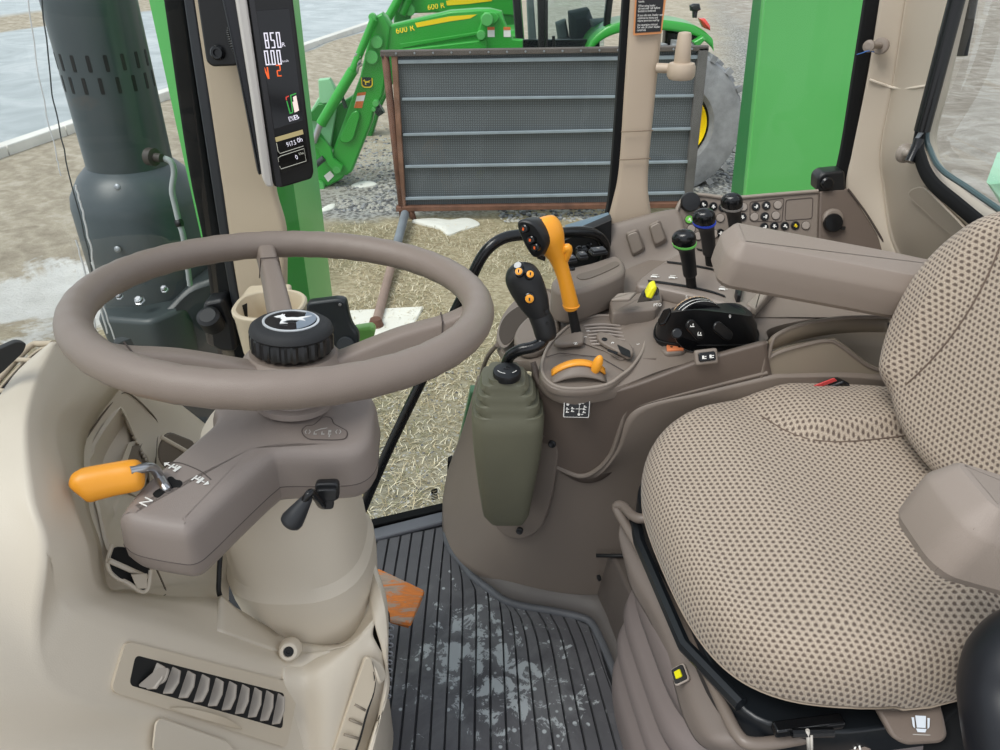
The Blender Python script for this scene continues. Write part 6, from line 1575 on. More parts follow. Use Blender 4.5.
mb = MB(); mb.loft(along([P(541, 317, y=1.004), P(538, 311, y=1.005), P(533, 300, y=1.008), P(526, 285, y=1.012), P(521, 274, y=1.016), P(518, 266.5, y=1.02), P(517, 263, y=1.022)], [(.0145, .013), (.0185, .0155), (.0235, .019), (.0265, .022), (.025, .022), (.017, .016), (.006, .006)], ux)); gp2 = obj('grip_head', mb, mat('grip rubber black', '#1a1b1d', .45, grain=.25), js)
def obtn(a, b, y_, r, n, m, nm, par, ringm=None, pr=True):
    n = V(n).normalized(); c_ = P(a, b, y=y_); mb = MB(); mb.lathe([(r * 1.35, -.006), (r * 1.35, .0005), (r * 1.1, .0015)], c_, n, 20); g = obj(nm, mb, ringm or blackg, par)
    mb = MB(); mb.lathe([(r, -.002), (r, .0025), (r * .6, .0035)], c_, n, 20); cp = obj('button_cap', mb, m, g)
    if pr:
        mb = MB(); M = frame(c_ + n * .0036, V((1, 0, 0)), V((0, .6, 1))); bar(mb, M, 0, 0, r * .35, r * .9); obj('button_mark', mb, black, cp)
hn_ = (-.3, -.45, .85)
obtn(518, 266, .999, .0055, hn_, mat('button pale grey', '#c3c3c1', .4), 'button', gp2, pr=False)
obtn(519, 271.8, .990, .0052, (-.2, -.75, .65), orange, 'button', gp2); obtn(530, 274.5, .990, .0052, (.1, -.75, .65), orange, 'button', gp2); obtn(529.5, 298.5, .985, .0062, (-.05, -1, .25), orange, 'button', gp2)

# orange gear lever
gl = thing('gear_lever', 'tall orange gear lever with a black three button face on the console', 'lever', P(577, 333, z=.57))
mb = MB(); mb.tube([P(577, 336, y=1.09), P(571.5, 308, y=1.085)], [.0085, .0075], 14); obj('stem', mb, blackm, gl)
mb = MB(); ux = V((1, .1, .2))
mb.loft(along([P(571.5, 309, y=1.085), P(571, 306, y=1.085), P(570, 301, y=1.085), P(565, 280, y=1.085), P(560, 264, y=1.085), P(556, 252, y=1.085)], [(.0105, .010), (.0125, .0115), (.0125, .0115), (.0115, .0115), (.0125, .012), (.0165, .015)], ux)); obj('handle', mb, orange, gl)
mb = MB()
mb.loft(along([P(558, 258, y=1.085), P(553, 247, y=1.085), P(548.5, 238, y=1.085), P(544, 229, y=1.087), P(540, 222, y=1.09), P(538.5, 218.5, y=1.092)], [(.013, .013), (.0195, .018), (.0255, .022), (.0265, .023), (.0215, .020), (.008, .008)], ux)); hd = obj('knob', mb, orange, gl)
mb = MB(); fo = spline(PY([(516.5, 224, 1.058), (523, 219.5, 1.058), (534, 223.5, 1.052), (542, 234, 1.05), (545, 245, 1.052), (539, 256, 1.058), (531, 256, 1.06), (521, 239, 1.06)]), 4, closed=True); fn_ = V((-.55, -.8, .15)).normalized(); mb.prism(fo, -fn_ * .034, edge=.004); fc = obj('button_face', mb, black, hd)
for (a, b) in ((524.3, 228.8), (531, 239.8), (535.5, 247.5)):
    c_ = P(a, b, y=1.052); mb = MB(); mb.lathe([(.0065, -.006), (.0065, .002), (.005, .003)], c_, fn_, 18); q_ = obj('thumb_button', mb, blackg, fc)
    mb = MB(); M = frame(c_ + fn_ * .0031, V((.8, -.55, 0)), V((0, 0, 1))); bar(mb, M, .0, 0, .003, .0042); obj('button_mark', mb, mat('mark orange', '#f0682c', .4), q_)
mb = MB(); mb.tube(spline(PY([(559, 254, 1.085), (564, 250, 1.08), (567.5, 247.5, 1.078), (568, 252, 1.08), (563.5, 262, 1.085)]), 5), .0065, 12); obj('thumb_paddle', mb, orange, gl)
mb = MB(); mb.prism(rpoly(PY([(537, 254, 1.085), (546, 258, 1.085), (545, 262, 1.085), (537, 259, 1.085)]), .002, 2), V((0, .012, 0)), edge=.002); obj('trigger', mb, black, gl)
mb = MB(); mb.tube([P(571, 304.5, y=1.085) + (P(571.5, 309, y=1.085) - P(571, 304.5, y=1.085)) * .2 + V((.0128 * math.cos(a), .0118 * math.sin(a), .0)) for a in [2 * PI * k / 24 for k in range(24)]], .0012, 5, closed=True); obj('handle_band', mb, orange, gl)
# mounting plate of the boot with screws
mb = MB(); o_ = spline(PY([(548, 432, 1.010), (559, 437, 1.003), (557, 470, 1.005), (550, 505, 1.012), (540, 528, 1.025), (522, 537, 1.042), (505, 533, 1.06), (494, 518, 1.075), (500, 480, 1.06), (530, 440, 1.02)]), 4, closed=True); pn_ = V((-.25, -.93, .2)).normalized()
mb.prism([p + pn_ * -.004 for p in o_], pn_ * .012, edge=.003); bp = obj('boot_plate', mb, skin, con)
for (a, b, y_) in ((552, 444, .996), (519.5, 531, 1.018)):
    mb = MB(); mb.lathe([(.0065, -.004), (.0065, .002), (.0045, .003), (.002, .002)], P(a, b, y=y_), pn_, 14); obj('screw', mb, black, bp)
# ------------------------------------------------------------------ operator seat
SA = math.radians(7.6)
E1 = V((-math.cos(SA), -math.sin(SA), 0)); E2 = V((-math.sin(SA), math.cos(SA), 0)); EZ = V((0, 0, 1))
S0 = V((.457, .744, 0))
def SL(a, b, z): return S0 + E1 * a + E2 * b + EZ * z
seat = thing('operator_seat', 'beige knit operator seat with brown dots and grey armrests on a bellows base', 'seat', V((.46, .75, 0)))
def knit():
    m = bpy.data.materials.new('beige dotted knit'); m.use_nodes = True; t = NT(m)
    uv = t.n('ShaderNodeUVMap'); uv.uv_map = 'UVMap'; sp = t.n('ShaderNodeSeparateXYZ'); t.l(uv.outputs[0], sp.inputs[0])
    nz = t.noise(60, 3, .6, vec=uv.outputs[0], out=1); ns = t.n('ShaderNodeSeparateXYZ'); t.l(nz, ns.inputs[0])
    U = t.math('DIVIDE', sp.outputs[0], .0077); Vv = t.math('DIVIDE', sp.outputs[1], .0070)
    U = t.math('ADD', U, t.math('MULTIPLY', t.math('SUBTRACT', ns.outputs[0], .5), .35)); Vv = t.math('ADD', Vv, t.math('MULTIPLY', t.math('SUBTRACT', ns.outputs[1], .5), .35))
    row = t.math('FLOOR', Vv); U2 = t.math('ADD', U, t.math('MULTIPLY', t.math('FLOORED_MODULO', row, 2.), .5))
    fu = t.math('SUBTRACT', t.math('FRACT', U2), .5); fv = t.math('SUBTRACT', t.math('FRACT', Vv), .5)
    # rounded triangular tufts: narrower towards +v
    wide = t.math('ADD', .40, t.math('MULTIPLY', fv, -.28))
    dx = t.math('DIVIDE', t.math('ABSOLUTE', fu), wide); dy = t.math('DIVIDE', t.math('ABSOLUTE', fv), .40)
    dd = t.math('POWER', t.math('ADD', t.math('POWER', dx, 2.4), t.math('POWER', dy, 2.4)), .42)
    dot = step(t, dd, .98, .50)
    kn = t.n('ShaderNodeTexNoise'); kn.inputs['Scale'].default_value = 900; kn.inputs['Detail'].default_value = 3; t.l(uv.outputs[0], kn.inputs['Vector'])
    base = t.ramp(kn.outputs[0], [(.3, '#918374'), (.5, '#ab9d8d'), (.7, '#c6baaa')])
    dark = t.ramp(kn.outputs[0], [(.3, '#463a34'), (.7, '#6b5e55')])
    t.l(t.mix(t.math('MULTIPLY', dot, .92), base, dark), t.b.inputs['Base Color'])
    t.b.inputs['Roughness'].default_value = .95; t.b.inputs['Specular IOR Level'].default_value = .1; t.b.inputs['Sheen Weight'].default_value = .15
    t.bump(t.math('SUBTRACT', t.math('MULTIPLY', kn.outputs[0], .35), dot), .55, .0012)
    return m
knitm = knit()
def sm(x, a, b):
    t = max(0, min(1, (x - a) / (b - a))); return t * t * (3 - 2 * t)
def crom(keys, f):
    p = spline([V((a, b, 0)) for a, b in keys], 12)
    for q, r in zip(p, p[1:]):
        if q.x <= f <= r.x: return q.y + (r.y - q.y) * (f - q.x) / max(1e-9, r.x - q.x)
    return p[-1].y
def sup(a, e): c_, s_ = math.cos(a), math.sin(a); return (abs(c_) ** e * (1 if c_ > 0 else -1), abs(s_) ** e * (1 if s_ > 0 else -1))
# cushion
def bol(a, sg_): return (.095 if sg_ > 0 else .145) + .10 * math.exp(min(a - .06, .03) / .026)
def ztop(a, b):
    z = .545 - .034 * sm(a, .10, .235) - .010 * math.exp(-((a + .02) / .1) ** 2 - (b / .12) ** 2)
    for sg_ in (1, -1):
        bb = b * sg_
        edge = bol(a, sg_)
        z += (.026 * sm(bb, edge - .004, edge + .022) * sm(.07 - a, 0., .09)) if sg_ > 0 else .020 * sm(bb, edge - .004, edge + .035) * sm(.03 - a, -.0, .06)
    z -= .016 * sm(abs(b), .17, .27) * sm(a, .02, .12) + .030 * sm(abs(b), .165, .26) * sm(-a, -.12, .2)
    return z
mb = MB(); rows, uvs = [], []
NTH = 200
HA, HB_ = .243, .247
prof = [(r, 0., 0.) for r in [.001] + [.03 * i for i in range(1, 29)] + [.87]]
for k in range(1, 11):
    an = PI * .62 * k / 10; prof.append((.87, math.sin(an), 1 - math.cos(an)))
for r, so_, dn in prof:
    ring, uvr = [], []
    for k in range(NTH + 1):
        th = 2 * PI * k / NTH; cx, cy = sup(th, 2 / (3.5 if math.cos(th) > 0 else 2.7))
        # the front is fuller and its corners rounder
        a, b = cx * HA * r, cy * HB_ * r
        rimw = .036
        L = math.hypot(cx * HA, cy * HB_); ux, uy = cx * HA / L, cy * HB_ / L
        z = ztop(a, b)
        pa, pb = a + ux * rimw * so_, b + uy * rimw * so_; z2 = z - dn * (.062 if cx < .3 else .058)
        arc = rimw * 1.6 * (so_ * .6 + dn * .8)
        ring.append(SL(pa, pb, z2)); uvr.append((b + uy * arc + .013 * math.sin(a * 9), a + ux * arc))
    rows.append(ring); uvs.append(uvr)
mb.grid(rows, uvs=uvs)
last = rows[-1]
mb.ngon([p - V((0, 0, .004)) for p in last[:-1]])
cu_ = obj('cushion', mb, knitm, seat, autosmooth=0, subsurf=0)
# piped seams of the side bolsters
for sg_ in (1,):
    mb = MB(); pts = []
    for a in [.052 - i * .014 for i in range(20)]:
        b = sg_ * bol(a, sg_)
        pts.append(SL(a, b, ztop(a, b) + .0010))
    mb.tube(pts, .0011, 6); obj('bolster_seam', mb, mat('seam brown', '#6a5b50', .9), cu_)
# backrest
BT = math.radians(17)
BU = (V((math.cos(SA), math.sin(SA), 0)) * math.sin(BT) + EZ * math.cos(BT)).normalized(); BN = E2.cross(BU).normalized()
if BN.x > 0: BN = -BN
BC = V((.600, .762, .735))
def BL(u_, v_, n_): return BC + E2 * u_ + BU * v_ + BN * n_
mb = MB(); rows, uvs = [], []
HU, HV = .185, .165
prof = [(r, 0., 0.) for r in [.001, .15, .3, .42, .52, .62, .70, .78, .85, .9]]
for k in range(1, 12):
    an = PI * .95 * k / 11; prof.append((.9, math.sin(an), 1 - math.cos(an)))
def zb(u_, v_): return .012 - .018 * sm(abs(u_), .09, .2) + .022 * sm(abs(u_), .10, .13) * sm(v_, .22, .0) - .02 * sm(abs(v_), .2, .26)
for r, so_, dn in prof:
    ring, uvr = [], []
    for k in range(NTH + 1):
        th = 2 * PI * k / NTH; cx, cy = sup(th, 2 / 2.15)
        wid = HU * (1 - .10 * max(0, cy) ** 2)
        u_, v_ = cx * wid * r, cy * HV * r
        L = math.hypot(cx * HU, cy * HV); ux, uy = cx * HU / L, cy * HV / L
        n_ = zb(u_, v_) - dn * .042
        arc = .042 * 1.5 * (so_ * .6 + dn * .8)
        ring.append(BL(u_ + ux * .036 * so_, v_ + uy * .036 * so_, n_)); uvr.append((u_ + ux * arc, v_ + uy * arc))
    rows.append(ring); uvs.append(uvr)
mb.grid(rows, uvs=uvs); mb.ngon(rows[-1][:-1])
bk = obj('backrest', mb, knitm, seat, autosmooth=0)
mb = MB(); pts = [BL(.075 + .02 * (t_ - .5) ** 2 * 4, -.11 + .22 * t_, zb(.085, -.11 + .22 * t_) + .0008) for t_ in [k / 20. for k in range(21)]]; mb.tube(pts, .0011, 6); obj('back_seam', mb, MATS['seam brown'], bk)
mb = MB(); o_ = [BL(a, b, -.075) for a, b in ((-.16, -.2), (.16, -.2), (.14, .2), (-.14, .2))]; mb.prism(rpoly(o_, .04, 4), -BN * .03, edge=.006); obj('back_shell', mb, black, seat)
mb = MB(); mb.prism(rpoly([SL(-.20, b, z) for b, z in ((-.18, .36), (.18, .36), (.18, .58), (-.18, .58))], .02, 3), -E1 * .03, edge=.004); obj('recliner_plate', mb, blackm, seat)

# armrests
def armrest(p0, p1, hw, h, nm, roll, taper=.9):
    d = (p1 - p0); L = d.length; d.normalize(); s_ = V((0, 0, 1)).cross(d).normalized(); u = d.cross(s_)
    s2 = s_ * math.cos(roll) + u * math.sin(roll); u2 = d.cross(s2)
    o_ = rpoly([p0 - s2 * hw * .62, p0 + d * .012 - s2 * hw * .98, p0 + d * L * .7 - s2 * hw, p1 - d * .02 - s2 * hw * taper, p1 - s2 * hw * .6, p1 + s2 * hw * .6, p1 - d * .02 + s2 * hw * taper, p0 + d * L * .7 + s2 * hw, p0 + d * .012 + s2 * hw * .98, p0 + s2 * hw * .62], .016, 4)
    mb = MB(); n_ = len(o_); c_ = (p0 + p1) * .5
    def ring(e, hh):
        out = []
        for i, p in enumerate(o_):
            t_ = (o_[(i + 1) % n_] - o_[i - 1]).normalized(); nn = u2.cross(t_)
            if nn.dot(p - c_) < 0: nn = -nn
            out.append(p - nn * e + u2 * hh)
        return out
    rs = [ring(.012, -h), ring(.006, -h * .93), ring(.001, -h * .72), ring(0, -h * .3), ring(.0, h * .30), ring(.001, h * .42), ring(.004, h * .55), ring(.0105, h * .88), ring(.0135, h * .97), ring(.018, h)]
    mb.loft(rs); return obj(nm, mb, armm, seat, autosmooth=28)
a1 = armrest(P(719, 252, y=.995), P(955, 296, y=.985), .043, .036, 'armrest', .16)
a1['label'] = 'far taupe armrest beside the switch panel'
a2 = armrest(P(931, 512, y=.468), P(1180, 586, y=.47), .044, .038, 'armrest', .0); a2['label'] = 'near taupe armrest over the seat cushion'
mb = MB(); mb.prism(rpoly(PY([(885, 320, .97), (930, 330, .965), (940, 400, .965), (905, 400, .97)]), .01, 3), V((0, -.02, 0)), edge=.004); obj('armrest_bracket', mb, blackm, seat)

# base: black frame, taupe rail, side cover and bellows
mb = MB(); o_ = [SL(a, b, .405) for a, b in ((.205, -.21), (.225, -.15), (.225, .18), (.20, .225), (-.22, .235), (-.22, -.235), (.12, -.235))]
mb.prism([p - V((0, 0, .05)) for p in rpoly(o_, .03, 4)], V((0, 0, .05)), edge=.004); fr_ = obj('seat_frame', mb, mat('frame blue black', '#15191d', .35), seat)
mb = MB(); mb.tube([SL(.212, -.19, .41), SL(.246, -.10, .405), SL(.248, .08, .402), SL(.240, .13, .40)], .009, 8); obj('frame_tube', mb, MATS['frame blue black'], fr_)
mb = MB(); mb.box(SL(.15, -.225, .412), (.08, .014, .012), Matrix.Rotation(SA, 3, 'Z'), .002); mb.tube([SL(.175, -.235, .418), SL(.13, -.24, .418)], .005, 8); obj('slide_rail', mb, blackg, fr_)
mb = MB(); mb.tube([SL(.16, -.238, .425), SL(.155, -.245, .395)], .0022, 6); mb.tube([SL(.156, -.241, .42), SL(.152, -.248, .39)], .0015, 6); obj('wire_tie', mb, mat('tie pale', '#b9b4ac', .5), fr_)
rail = [P(652, 517, z=0.427), P(640, 518.5, z=0.422), P(632, 515, z=0.417), P(624, 507, z=0.412), P(618, 505.5, z=0.407), P(618.5, 512, z=0.400), P(640, 549, z=0.392), P(672, 606, z=0.387), P(703, 663, z=0.384), P(726, 713, z=0.382), P(738, 735, z=0.382), P(750, 743.5, z=0.382), P(775, 742.5, z=0.382), P(820, 734, z=0.384), P(885, 722, z=0.387), P(905, 716, z=0.390)]
mb = MB(); mb.tube(spline(rail, 6), .0075, 14); obj('rail', mb, mat('rail taupe', '#766b62', .4), seat)
# upper side cover under the rail
mb = MB()
ro = [P(622, 517, z=.375), P(640, 552, z=.368), P(672, 609, z=.362), P(703, 668, z=.36), P(724, 716, z=.358), P(740, 742, z=.356), P(800, 750, z=.354), P(880, 735, z=.355)]
ri = [p + V((.03, .01, .006)) for p in ro]
rd = [P(624, 560, z=.335), P(632, 590, z=.325), P(651, 624, z=.32), P(671, 676, z=.315), P(686, 724, z=.31), P(712, 752, z=.31), P(790, 772, z=.31), P(880, 760, z=.31)]
md = [a.lerp(b, .5) + V((-.008, -.004, .008)) for a, b in zip(ro, rd)]
mb.patch([ro, md, rd], 6, 5); sc_ = obj('side_cover', mb, mat('cover taupe', '#776d66', .5, grain=.3), seat, solid=.006, solid_off=1)
mb = MB(); cnn = V((-.75, -.25, .6)).normalized(); bq = [P(672, 670, z=.352), P(685, 663, z=.356), P(691, 680, z=.352), P(677, 687, z=.346)]
c_ = sum(bq, V()) / 4; mb.prism(rpoly([p + cnn * .000 for p in bq], .004, 3), cnn * .004, edge=.001); bz = obj('button_bezel', mb, grey_l if False else mat('bezel pale taupe', '#a79c92', .4), sc_)
mb = MB(); mb.prism(rpoly([c_ + (p - c_) * .86 + cnn * .003 for p in bq], .003, 3), cnn * .002); obj('button_well', mb, blackm, bz)
mb = MB(); mb.prism(rpoly([c_ + (p - c_) * .42 + cnn * .004 for p in bq], .001, 2), cnn * .004, edge=.0008); obj('yellow_button', mb, MATS['knob yellow'], bz, label='small yellow button')
# bellows
mb = MB(); rings = []
prof = [(.345, .93), (.335, 1.0), (.30, 1.03), (.272, 1.0), (.262, .95), (.258, .95), (.25, 1.03), (.22, 1.055), (.195, 1.02), (.186, .965), (.182, .965), (.174, 1.05), (.148, 1.075), (.122, 1.04), (.112, .98), (.108, .98), (.098, 1.06), (.07, 1.08), (.03, 1.07), (.0, 1.05)]
for z_, f in prof:
    ring = []
    for k in range(72):
        cx, cy = sup(2 * PI * k / 72, 2 / 4.2)
        ring.append(SL(.015 + cx * .228 * f, .0 + cy * .17 * f, z_))
    rings.append(ring)
mb.loft(rings, False, False); obj('bellows', mb, mat('bellows taupe', '#776d6a', .6, grain=.2), seat, autosmooth=0)
# floor box behind the bellows
mb = MB(); o_ = rpoly([V((p.x, p.y, 0)) for p in (P(592, 604, z=.0), P(603, 625, z=.0), P(650, 745, z=.0), P(700, 860, z=.0))] + [V((.8, .5, 0)), V((.8, 1.0, 0))], .012, 3)
mb.prism(o_, V((.012, 0, .165)), edge=.006); obj('floor_box', mb, mat('box taupe', '#59514b', .5, grain=.3), seat)
mb = MB(); mb.tube([P(596, 555.5, y=1.0), P(655, 556, y=.99)], .0035, 8); obj('box_gap', mb, blackm, seat)
mb = MB(); mb.lathe([(.006, -.002), (.006, .002), (.003, .003)], P(599, 578, y=1.0), (-.9, -.4, 0), 12); obj('box_plug', mb, black, seat)
# seat adjusting lever with the seat pictogram and the weight lever beside it
mb = MB(); ln = V((-.05, -.75, .66)).normalized(); Lc = P(912, 724, y=.487)
o_ = rpoly([P(a, b, y=y_) for a, b, y_ in ((875, 707, .508), (884, 702, .512), (938, 699, .515), (944, 720, .49), (947, 736, .478), (940, 743, .473), (905, 745, .472), (892, 738, .478))], .006, 4)
mb.prism([p - ln * .010 for p in o_], ln * .014, edge=.004); sl = obj('tilt_lever', mb, mat('lever taupe', '#74685f', .45, grain=.25), seat)
Ms = frame(P(918, 722, y=.490) + ln * .006, V((1, -.05, 0)), V((0, .6, .7)))
mb = MB(); mb.prism([Ms @ V(q) for q in ((-.0045, -.004, 0), (.0045, -.004, 0), (.0055, .008, 0), (-.0055, .008, 0))], ln * .0006)
for sg_ in (-1, 1): mb.prism([Ms @ V((sg_ * a, b, 0)) for a, b in ((.0065, -.005), (.0085, -.003), (.0095, .006), (.007, .006))], ln * .0006)
mb.prism([Ms @ V(q) for q in ((-.004, -.0085, 0), (.004, -.0085, 0), (.0055, -.005, 0), (-.0055, -.005, 0))], ln * .0006)
obj('seat_symbol', mb, mat('symbol pale blue', '#d3dbe3', .5), sl)
mb = MB(); mb.tube(spline([Ms @ V((a, -.011 - .0000 - .06 * (.0001 - a * a) * 0 - .25 * (.00006 - a * a * .8), .0004)) for a in (-.009, -.005, 0, .005, .009)], 4), .0005, 5); obj('symbol_arrow', mb, grey_l, sl)
mb = MB(); o_ = rpoly(PY([(801, 752, .50), (807, 738, .51), (865, 729, .515), (872, 752, .50), (870, 775, .48), (802, 775, .48)]), .006, 3); mb.prism([p - ln * .012 for p in o_], ln * .014, edge=.003); wl_ = obj('weight_lever', mb, MATS['lever taupe'], seat)
mb = MB()
for x_, y_, a in ((828, 746, 1), (855, 742, -1)):
    M = frame(P(x_, y_, y=.506) + ln * .006, V((1, -.1, 0)), V((0, .6, .7))); mb.prism([M @ V(q) for q in ((-.004, -.006, 0), (-.002, -.006, 0), (.0, .003, 0), (.002, -.006, 0), (.004, -.006, 0), (.001, .006, 0), (-.001, .006, 0))], ln * .0006)
obj('weight_symbol', mb, white, wl_)
mb = MB(); o_ = rpoly(PY([(930, 712, .52), (958, 705, .52), (950, 728, .5), (945, 745, .49), (930, 745, .49)]), .004, 3); mb.prism(o_, V((0, .02, 0)), edge=.003); obj('lever_shield', mb, taupe_d, seat)
mb = MB(); o_ = rpoly(PY([(936, 730, .50), (958, 708, .51), (990, 740, .47), (985, 775, .45), (930, 775, .46)]), .004, 3); mb.prism(o_, V((0, .02, 0)), edge=.003); obj('webbing', mb, mat('webbing', '#0f1114', .9), seat)
# black rounded cover in the near right corner
mb = MB(); rg_ = along([P(1040, 600, y=.48), P(1030, 630, y=.475), P(1020, 660, y=.465), P(1016, 690, y=.45), P(1018, 720, y=.43), P(1022, 770, y=.40)], [(.004, .004), (.035, .03), (.047, .04), (.050, .042), (.049, .042), (.045, .04)], V((1, 0, .1)), 32); mb.loft(rg_)
bc_ = tag(obj('belt_retractor', mb, mat('retractor navy black', '#10131a', .4)), 'smooth navy black belt retractor cover beside the seat lever', 'belt retractor')
mb = MB(); mb.prism(rpoly(PY([(965, 752, .42), (985, 744, .42), (1020, 740, .42), (1040, 790, .40), (965, 790, .40)]), .01, 4), V((0, -.02, 0)), edge=.004)
obj('retractor_foot', mb, MATS['rail taupe'], bc_)
# buckle
bu = thing('belt_buckle', 'black seat belt buckle with a red release bar behind the cushion', 'buckle', P(828, 402, y=.975))
mb = MB(); o_ = rpoly(PY([(804, 404, .98), (811, 385, .98), (836, 376, .98), (842, 379, .98), (849, 404, .98)]), .003, 3); mb.prism(o_, V((.004, -.02, .004)), edge=.003); obj('buckle_body', mb, blackg, bu)
mb = MB(); o_ = rpoly(PY([(813, 385.5, .962), (833, 378, .962), (836, 381, .962), (815, 389, .962)]), .001, 2); mb.prism(o_, V((0, -.004, .003)), edge=.001); obj('release_bar', mb, mat('release red', '#d8494a', .35), bu, label='red release bar')
# ------------------------------------------------------------------ corner post display
dsp = thing('corner_display', 'tall black corner post display in a silver frame with glowing readouts', 'display', P(290, 180, y=1.13))
DY = 1.10
# screen face plane: turned a little to the right of the photo
d0, d1, d2, d3 = P(246, -12, y=1.115), P(289, -22, y=1.135), P(313, 180, y=1.135), P(277, 188, y=1.115)
DX = (d1 - d0).normalized(); DU = ((d0 + d1) - (d2 + d3)).normalized(); DN = DX.cross(DU).normalized()
if DN.y > 0: DN = -DN
def ond(px, py, h=0.):
    o = d3 + DN * h; r = P(px, py, y=1.) - EYE; return EYE + r * ((o - EYE).dot(DN) / r.dot(DN))
ups = 200
def ext_up(pts): return pts
mb = MB(); o_ = rpoly([ond(a, b) for a, b in ((236, -80), (283, -84), (314, 172), (312, 179), (282, 188), (274, 187))], .004, 3); mb.prism([p - DN * .028 for p in o_], DN * .028, edge=.003); dh = obj('display_body', mb, mat('display black', '#0c0d0f', .3), dsp)
mb = MB(); o_ = rpoly([ond(a, b, .001) for a, b in ((223, -80), (235.5, -80), (273.5, 187), (267, 187), (263, 180), (251, 96))], .003, 3)
mb.prism([p - DN * .024 for p in o_], DN * .026, edge=.003); obj('silver_frame', mb, mat('frame silver', '#d3cec7', .35, metal=.1), dsp, label='silver side frame')
mb = MB(); o_ = rpoly([ond(a, b, -.026) for a, b in ((205, -80), (226, -80), (262, 172), (258, 174), (240, 80))], .003, 3); mb.prism([p - DN * .02 for p in o_], DN * .03, edge=.003); obj('back_housing', mb, mat('housing charcoal', '#23252b', .4), dsp)
mb = MB(); o_ = [ond(a, b, .0008) for a, b in ((240, -60), (245.5, -60), (282, 186), (276.5, 187))]; mb.prism(o_, DN * .0012, edge=.0003); obj('edge_strip', mb, mat('strip charcoal', '#2a2a2d', .3), dsp)
scr = mat('screen glass', '#15181c', .12)
mb = MB(); o_ = rpoly([ond(a, b, .0006) for a, b in ((256, 11), (289, 8.5), (303, 120), (274, 129))], .002, 2); mb.prism(o_, DN * .0006); s1 = obj('upper_screen', mb, scr, dsp)
mb = MB(); o_ = rpoly([ond(a, b, .0006) for a, b in ((274, 137), (304, 128.5), (309, 162), (281, 173))], .002, 2); mb.prism(o_, DN * .0006); s2 = obj('lower_screen', mb, mat('lower screen black', '#0a0b0c', .15), dsp)
eW = emat('glow white', '#f4f1ff', .95); eO = emat('glow orange', '#ff6a2e', .95); eG = emat('glow green', '#3fae4d', .8); eP = emat('glow pink white', '#ffe6de', .95); eR = emat('glow red', '#e5473a', .9); eY = emat('glow sand', '#b7a878', .8); eGr = emat('glow grey', '#c9c9bd', .75)
def dtext(body, x0, y0, x1, y1, h, m, nm, par):
    a, b = ond(x0, y0, .0016), ond(x1, y1, .0016)
    up_ = ond(x0 - .13 * h * 0, y0 - h, .0016) - a
    X = (b - a).normalized(); M = frame(a, X, DU)
    mb = MB(); mb.text(body, Matrix(), 1.0, 0, 'LEFT'); xs = [v.co.x for v in mb.bm.verts]; w0 = max(xs) - min(xs); mn = min(xs); ys_ = [v.co.y for v in mb.bm.verts]; h0 = max(ys_) - min(ys_); ym = min(ys_)
    hh = up_.length
    for v in mb.bm.verts:
        q = V(((v.co.x - mn) / w0 * (b - a).length, (v.co.y - ym) / h0 * hh, 0)); v.co = M @ q
    return obj(nm, mb, m, par)
# seven segment style digits
SEG = {'0': 'abcdef', '8': 'abcdefg', '5': 'afgcd', '2': 'abged', 'N': 'fe|bc'}
def seg_digit(mb, M, ch, w_, h, t_=.0014):
    def s_(x0, y0, x1, y1):
        mb.prism([M @ V(q) for q in ((x0, y0, 0), (x1, y0, 0), (x1, y1, 0), (x0, y1, 0))], M.to_3x3() @ V((0, 0, .0003)))
    k = SEG[ch]
    if 'a' in k: s_(0, h - t_, w_, h)
    if 'd' in k: s_(0, 0, w_, t_)
    if 'g' in k: s_(t_ * .5, h / 2 - t_ / 2, w_ - t_ * .5, h / 2 + t_ / 2)
    if 'f' in k: s_(0, h / 2, t_, h)
    if 'e' in k: s_(0, 0, t_, h / 2)
    if 'b' in k: s_(w_ - t_, h / 2, w_, h)
    if 'c' in k: s_(w_ - t_, 0, w_, h / 2)
    if ch == 'N': mb.prism([M @ V(q) for q in ((0, h, 0), (t_ * 1.2, h, 0), (w_, 0, 0), (w_ - t_ * 1.2, 0, 0))], M.to_3x3() @ V((0, 0, .0003)))
def digits(body, x, y, w_, h, gap, m, nm, th=.0015):
    mb = MB(); a = ond(x, y, .0015); X = (ond(x + 20, y - 1.0, .0015) - a); M = frame(a, X, DU); i = 0
    for ch in body:
        if ch == ' ': i += gap; continue
        if ch == '.':
            mb.prism([M @ V(q) for q in ((i - .0018, 0, 0), (i - .0002, 0, 0), (i - .0002, .0017, 0), (i - .0018, .0017, 0))], M.to_3x3() @ V((0, 0, .0003))); i += .0006; continue
        seg_digit(mb, M @ Matrix.Translation((i, 0, 0)), ch, w_, h, th); i += w_ + .0026
    return obj(nm, mb, m, s1)
digits('850', 265.8, 48.5, .0054, .0200, .003, eW, 'engine_speed'); digits('0.00', 265.8, 65.3, .0054, .0190, .003, eW, 'ground_speed')
digits('N', 264.6, 79, .0068, .0155, .003, eO, 'gear_letter', .0019); digits('2', 277.3, 76.5, .0060, .0155, .003, eO, 'gear_number')
dtext('R', 282.5, 46.6, 285.6, 46.2, 4., eW, 'unit_mark', s1); dtext('km/h', 282.5, 62.3, 288.6, 61.8, 2.2, eW, 'unit_mark', s1)
def drect(a, m, nm, par, lift=.0014):
    mb = MB(); mb.prism([ond(x_, y_, lift) for x_, y_ in a], DN * .0003); return obj(nm, mb, m, par)
drect([(285.5, 97), (288.8, 95.5), (288.9, 96.5), (286.6, 97.6), (287, 100), (285.9, 100.2)], eR, 'gauge_top', s1)
drect([(286.2, 101), (287.2, 100.8), (290.6, 112.5), (292.5, 112), (292.7, 113), (289.7, 114)], eG, 'gauge_bar', s1)
drect([(290, 95), (296, 92.8), (296.2, 94), (291.3, 95.8), (293.4, 112), (292.2, 112.5)], eG, 'gauge_bar', s1)
